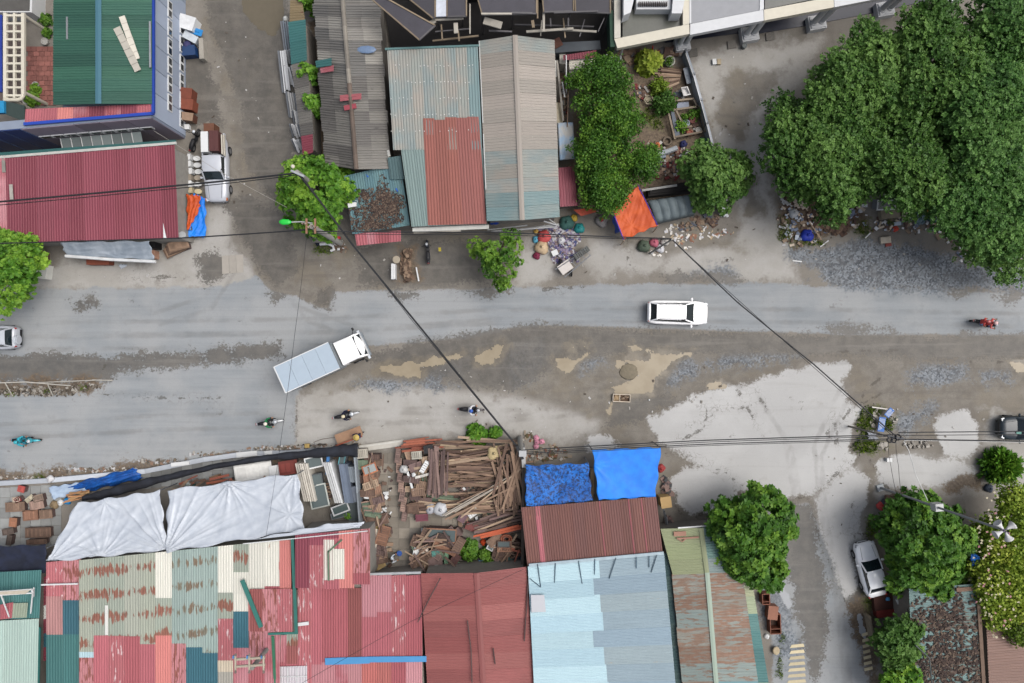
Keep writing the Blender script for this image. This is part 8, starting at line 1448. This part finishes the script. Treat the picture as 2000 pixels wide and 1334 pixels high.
for k in range(7): panelthing('door', 'pinkish-brown frame standing along the aisle side of the timber pile', 777 + k * 2.2, 890 + k * 19, .6, 84 + random.uniform(-5, 5), .4, 1.1, PK if k % 2 else PURP[2], 'slat', None, 'frame', 'frames along the aisle', .1)
panels([('white barred panel on the door stack', 829, 912, 1.1, 60, .3, .8, WHITE, 'slat', .1), ('slim white board leaning by the aisle side of the pile', 800, 935, .9, -74, .14, 1.6, WHITE, 'panel', 0), ('white board leaning inside the west door stack', 826, 929, 1.0, 15, .16, 1.0, M((226, 222, 214), .7), 'panel', 0), ('black and white patterned panel near the reddish battens', 814, 889, 1.0, 5, .5, .65, M((190, 186, 172), .8), 'slat', 0), ('black plastic crate lid on the timber pile corner', 837, 877, 1.1, 10, .5, .6, BLACKP, 'panel', 0), ('purple door lying below the edge-stacked boards', 824, 1011, .5, 4, .45, .8, M((130, 70, 84), .7), 'panel', 0), ('purple panel with teal spot below the green boards', 905, 1008, .6, 60, .5, .8, M((134, 104, 112), .7), 'panel', 0), ('white slatted panel beside the purple panel', 924, 1002, .7, 35, .4, .7, WHITE, 'slat', 0), ('dark red board below the slanting stack', 923, 1030, .5, -20, .5, .9, M((126, 70, 66), .7), 'panel', 0),
        ('large brown door frame lying on the shutter heap', 862, 1046, 1.0, -3, .9, 1.9, B3, 'glass', 0), ('black-brown grille shutter on the shutter heap', 866, 1051, 1.15, -20, .5, .75, M((70, 52, 46), .7), 'slat', 0), ('dark slatted shutter at the heap corner', 811, 1057, 1.0, 70, .5, .7, B2, 'slat', .1), ('dark slatted shutter above the heap corner one', 830, 1043, 1.1, 65, .5, .7, B2, 'slat', .1), ('white square panel on the west side of the heap', 814, 1078, 1.0, 75, .45, .6, WHITE, 'panel', .1), ('cream small panel beside the white square one', 827, 1074, 1.0, 8, .4, .6, M((214, 200, 186), .7), 'panel', .1), ('brown slatted door angled on the heap', 896, 1065, 1.1, 60, .55, 1.0, B2, 'slat', .1), ('brown long panel slanting across the heap', 868, 1072, .9, -28, .35, 1.6, B3, 'panel', .1), ('dark red cupboard door on the heap', 889, 1092, .8, 55, .5, .7, M((92, 58, 54), .7), 'panel', .1), ('pale green board standing on the heap', 872, 1088, .7, 88, .25, .8, M((120, 158, 126), .7), 'panel', 0), ('teal drawer box on the heap', 851, 1081, .8, 5, .35, .5, M((90, 150, 140), .6), 'panel', 0), ('brown lattice crate at the heap foot', 824, 1102, .6, 0, .9, .9, WOODS[1], 'slat', 0), ('small brown door leaning on the lattice crate', 807, 1098, .8, 100, .4, .8, PK, 'panel', 0), ('white angled board at the heap foot', 852, 1103, .7, 58, .16, 1.1, WHITE, 'panel', 0), ('mint green board at the foot of the shutter heap', 884, 1107, .4, 3, .6, .9, M((130, 180, 144), .7), 'panel', 0), ('green painted board at the foot of the shutter heap', 862, 1108, .35, 3, .5, .9, M((104, 150, 116), .7), 'panel', 0),
        ('white and black panel by the small yard shrub', 961, 1063, .8, 62, .45, .8, M((214, 214, 212), .6), 'glass', .1), ('brown window shutter on the east heap', 985, 1067, 1.1, 0, .7, .9, B3, 'slat', 0), ('blue-paned door on the east heap', 984, 1063, 1.2, 0, .4, .8, M((96, 84, 80), .7), 'glass', 0), ('teal board at the foot of the east heap', 985, 1094, .6, 5, .3, .9, M((50, 130, 128), .7), 'panel', 0), ('dark board at the foot of the east heap', 1003, 1094, .6, 15, .35, .7, M((60, 66, 70), .7), 'panel', 0)])
for i in range(4): single(MB().box(W(945 + i * 21, 1101 - i * 1.2, .35), (.78, .62, .06), .05).box(W(945 + i * 21, 1101 - i * 1.2, .395), (.66, .5, .03), .05), 'blue_board', M((96, 140, 190), .6, var=.15), 'blue board in the row at the back of the timber yard', 'board', group='blue boards at the yard back')
zone('loose brown board thrown over the shutter heaps', 18, (810, 890), (1050, 1105), (-60, 70), (26, 54), WOODS + PURP, (1.15, 1.3), (.08, .16), 'loose boards on the heaps'); zone('loose brown board on the east heap by the rusty roof', 16, (965, 1012), (1050, 1090), (-30, 80), (20, 44), WOODS + REDW, (.9, 1.1), (.08, .16), 'loose boards on the east heap'); zone('loose broken board along the west door row', 16, (704, 756), (890, 1105), (50, 120), (16, 34), WOODS + PURP, (1.0, 1.15), (.06, .12), 'loose boards on the west row')
for (n_, xr_, yr_, dg_, lb) in ((22, (704, 742), (890, 1108), (-15, 30), 'weathered brown door or shutter leaning in the west row'), (14, (800, 838), (885, 1000), (-12, 20), 'old shutter stacked between the aisle and the timber pile'), (16, (806, 892), (1040, 1106), (-40, 75), 'weathered shutter thrown on the middle heap'), (10, (960, 1010), (1046, 1090), (-20, 60), 'weathered shutter thrown on the east heap')):
    for k in range(n_): panelthing('shutter', lb, random.uniform(*xr_), yr_[0] + (yr_[1] - yr_[0]) * (k + random.uniform(.2, .8)) / n_, random.uniform(.55, .95), random.uniform(*dg_), random.uniform(.45, .75), random.uniform(.8, 1.3), random.choice(WOODS + PURP + GREENW[:1]), random.choice(('panel', 'slat', 'panel')), None, 'shutter', lb, random.uniform(-.15, .2))
for i, (x, y, z) in enumerate(((150, 984, 2.6), (312, 958, 2.7), (582, 925, 2.8), (1027, 909, 2.6), (1149, 905, 2.7), (1158, 880, 2.9), (1290, 874, 2.9), (92, 1070, 2.6), (430, 945, 2.6))): single(MB().tube([W(x, y, z - .05), Vector((W(x, y, z).x, W(x, y, z).y, 0))], .045, 6), 'canopy_post', ALUD, 'thin grey post under a tarpaulin corner of the salvage yards', 'post', group='posts under the yard tarpaulins')
litter('scrap', 'small wooden scraps strewn over the timber yard', 'scrap', [(740, 1000, 30, 110), (850, 1070, 50, 34), (985, 1070, 30, 30), (900, 930, 90, 60), (820, 950, 24, 60), (930, 1012, 50, 14)], 3.4, WOODS + PURP + [WHITE, M((60, 50, 46), .8)], .24, .1, .25, .3)
bag('white plastic sheet bundle on the lower timber pile', 861, 994, 13, M((232, 234, 238), .5, var=.08), 'plastic_bundle', .5, .8); bag('grey-white sack beside the white bundle', 842, 993, 10, M((190, 192, 200), .7, var=.3), 'sack', .7, .6); bag('clear plastic sack on the west door stack', 789, 916, 8, M((196, 196, 194), .4, var=.2), 'sack', .7, .9); bag('cream ragged sack on the upper right of the pile', 965, 884, 13, M((206, 186, 140), .8, var=.35), 'sack', .5, .9); bag('round white bowl on the west door stack', 808, 927, 4, WHITE, 'bowl', .6, 1.0); single(MB().tube([W(989, 1045) + Vector((.4 * math.cos(a), .28 * math.sin(a), 1.0)) for a in [k * math.pi / 10 for k in range(21)]], .07, 6, False).tube([W(989, 1045) + Vector((.25 * math.cos(a), .17 * math.sin(a), 1.03)) for a in [k * math.pi / 10 for k in range(21)]], .05, 6, False), 'wood_ring', M((160, 92, 66), .7), 'round red-brown wooden ring on the east heap', 'ring'); bag('coral bucket by the yard shrub', 909, 1062, 7, M((226, 90, 80), .5), 'bucket', .8, .3); bag('orange gas bottle between the yard shrubs', 944, 1058, 6, M((220, 84, 40), .5), 'gas_bottle', 1.2)
for i, (x, y) in enumerate(((1047, 855), (1048, 863), (1058, 862), (1047, 872))): bag('pink flower-shaped pot in the cluster beside the white-topped pole', x, y, 5.5, M((206, 140, 160), .7, var=.2), 'pink_pot', .9)
for o in [q for q in bpy.data.objects if q.name.startswith('pink_pot')]: o['group'] = 'pink pots by the pole'
litter('brushwood', 'rusty brush and litter round the white-topped pole foot', 'debris', [(1030, 852, 14, 10), (1075, 885, 36, 16), (1040, 890, 12, 14)], 14, [M((150, 96, 70), .8), M((176, 160, 140), .8), M((206, 200, 190), .8), M((110, 100, 70), .9)], .16, 0, .3, .12); yw = thing('yard_wall', 'stained wall between the timber yard and the blue net awning', 'wall', W(1020, 960)); MB().beam(W(1021, 870, 1.1), W(1023, 908, 1.1), .3, 2.2).build('white_section', M((220, 220, 218), .8), yw); MB().beam(W(1022, 910, .9), W(1020, 1104, .9), .2, 1.8).build('dark_section', M((110, 100, 92), .9, var=.35), yw)
pw = thing('yard_wall', 'grey panel fence between the steel frames and the west door row', 'wall', W(705, 950)); [MB().beam(W(697 + k * 2.6, 890 + k * 34, .8), W(699.6 + k * 2.6, 924 + k * 34, .8), .12, 1.6).build('fence_panel', M((150, 158, 164), .6, var=.2), pw) for k in range(4)]
# ---------------- steel and aluminium frames (east part of the tarpaulin yard)
for x0, y0, x1, y1, w, mt, lb, n_ in ((583, 902, 600, 975, .14, M((222, 216, 204), .6), 'cream frame bar leaning beside the silver tarpaulin', 6), (637, 900, 660, 978, .16, M((226, 228, 228), .5), 'white aluminium bar leaning in the frame yard', 4), (668, 903, 680, 978, .24, M((112, 124, 142), .5), 'slate grey panel edge standing in the frame yard', 4), (684, 908, 690, 938, .2, M((132, 142, 150), .5), 'grey sheet edge beside the panel fence', 3), (688, 946, 694, 976, .2, M((104, 112, 124), .5), 'dark grey sheet edge beside the panel fence', 3)):
    for k in range(n_): single(MB().beam(W(x0 + k * 4.2, y0, .75), W(x1 + k * 4.2, y1, .72), w * .8, 1.4 + .1 * (k % 2)), 'frame_bar', mt, lb, 'bar', group='frame bars: ' + lb[:28])
panels([('white framed window with pale pane in the frame yard', 613, 903, 1.1, 12, .75, 1.1, WHITE, 'glass', .15), ('dark sheet glass panel leaning in the frame yard', 616, 937, 1.0, 8, .75, .9, M((76, 84, 88), .5), 'glass', .15), ('large greenish glass sheet in the frame yard', 622, 969, 1.0, 12, 1.5, 1.15, M((190, 196, 190), .5), 'glass', .12), ('steel framed window below the slate panels', 665, 994, .8, 20, .6, 1.1, ALU, 'glass', .1), ('second steel window frame below the first', 662, 1006, .6, 12, .4, 1.0, ALUD, 'glass', .1), ('blue edged white panel in the frame yard', 640, 908, 1.2, 86, .2, 1.2, M((70, 130, 190), .6), 'panel', 0), ('teal and white panel at the top of the slate panels', 668, 898, 1.25, 80, .4, .7, M((90, 160, 170), .5), 'glass', 0)], 'window_panel', 'window')
zone('brown wooden offcut between the glass sheet and white bars', 12, (634, 648), (940, 975), (-10, 20), (16, 30), WOODS, (.6, .9), (.08, .14), 'offcuts in the frame yard'); MB_ = MB().prism([W(676, 978)[:2], W(704, 975)[:2], W(710, 1022)[:2], W(684, 1020)[:2]], 0, .4).prism([W(678, 980)[:2], W(702, 977)[:2], W(707, 1018)[:2], W(686, 1018)[:2]], .4, .46); single(MB_, 'metal_platform', M((92, 102, 104), .6, var=.3), 'low dark metal platform in the corner of the frame yard', 'platform')
# strip between net and tarpaulins
panels([('large white board lying beside the black net', 495, 921, .9, 8, 1.1, 2.3, M((234, 234, 230), .6), 'panel', .1), ('white door half of the pair beside the frame yard', 540, 923, .9, 8, .95, .85, WHITE, 'panel', .1), ('dark red panelled door beside the white door half', 563, 913, 1.0, 8, .9, 1.15, M((134, 60, 52), .7, var=.2), 'panel', .1)], 'door', 'door')
zone('brown broken board in the strip between net and silver tarpaulin', 26, (345, 520), (930, 958), (-5, 50), (22, 52), WOODS + REDW, (.6, 1.0), (.08, .2), 'broken boards in the strip'); bag('grey tied sack in the strip between net and tarpaulin', 367, 944, 7, M((170, 180, 176), .6), 'sack', .8, .6); bag('dark green crate bundle beside the grey sack', 378, 950, 6, M((40, 84, 76), .7), 'bundle', .8, .4); cabinet('pinkish box seat in the strip above the silver tarpaulin', 452, 948, .1, (.9, .5, .8), M((190, 150, 130), .7)); cabinet('small tan stool box near the black net', 427, 935, .3, (.6, .7, .7), M((150, 118, 92), .8), doors=1)
# west yard furniture
for i, (x, y, w, l, dg, mt, kd, lb) in enumerate(((42, 955, .5, .55, -15, M((196, 92, 84), .7), 'panel', 'red square stool top on the tiled yard'), (32, 975, .4, .6, 10, M((206, 190, 170), .7), 'panel', 'cream board on the tiled yard'), (35, 976, .4, .5, 30, M((140, 52, 56), .7), 'panel', 'dark red seat pad on the tiled yard'), (58, 974, .35, .7, 40, M((206, 196, 170), .7), 'panel', 'pale stick frame on the tiled yard'), (30, 990, .75, 1.5, 3, B1, 'slat', 'brown slatted bench behind the tiles'), (75, 973, .55, .8, 15, M((150, 130, 114), .8), 'panel', 'grey-brown table top on the tiles'), (72, 986, .7, 1.1, 12, PK, 'slat', 'faded slatted table beside the brown bench'), (60, 1006, .8, 1.2, 5, B3, 'slat', 'brown slatted bed frame in the west yard'), (90, 1004, .7, 1.0, 5, B1, 'slat', 'brown slatted frame next to the bed frame'), (26, 1020, .6, .7, 85, M((176, 124, 96), .7), 'panel', 'tan chair back leaning in the west yard'), (75, 1040, .8, 2.0, 2, B2, 'slat', 'dark slatted bed base in the west yard'), (16, 1038, .5, .9, 10, M((110, 96, 88), .8), 'panel', 'grey-brown desk top in the west yard'), (72, 1058, .4, 1.6, 3, B2, 'slat', 'dark slatted rack beside the navy tarpaulin'), (18, 1055, .4, .8, 80, M((96, 84, 76), .8), 'panel', 'old chair seat in the corner of the west yard'))): panelthing('furniture_panel', lb, x, y, .45, dg, w, l, mt, kd, None, 'furniture')
zone('bright tan batten in the bundle under the black net end', 10, (140, 165), (962, 980), (-8, 25), (26, 44), [M((206, 166, 118), .7), M((190, 140, 96), .7)], (.6, .9), (.08, .14), 'tan battens'); bag('bright blue plastic bag beside the tan battens', 133, 978, 7, M((40, 150, 220), .5), 'plastic_bag', .7); bag('white sack beside the bright blue bag', 120, 981, 6, WHITE, 'sack', .8); bag('white crumpled bag on the kerb wall', 100, 935, 7, M((232, 232, 234), .6), 'sack', .8, .3); bag('brown sack beside the white one in the west yard', 108, 985, 8, M((150, 130, 100), .8), 'sack', .7)
# ---------------- roof top antenna rack on the patchwork roof
rk = thing('insulator_rack', 'pale steel rack with three insulators on a pole above the patchwork roof', 'rack', W(490, 1300, 3.9)); zt = 6.6
for y in (1287, 1301): MB().beam(W(458, y + 1, zt), W(518, y - 3, zt), .14, .12).build('crossbar', M((206, 196, 176), .7), rk)
for x in (460, 487, 515):
    MB().beam(W(x, 1280, zt + .1), W(x, 1312, zt + .1), .1, .1).build('spacer', M((206, 196, 176), .7), rk)
    for y in (1279, 1313): MB().tube([W(x, y, zt), W(x, y, zt + .3)], .09, 8).build('insulator', M((100, 76, 70), .4), rk)
    MB().box(W(x - 4, 1283, zt + .2), (.08, .2, .16)).build('blue_clip', M((90, 150, 210), .5), rk)
MB().tube([W(492, 1305, zt), Vector((W(492, 1305, zt).x, W(492, 1305, zt).y, 3.7))], .16, 10).build('pole', CONC, rk)
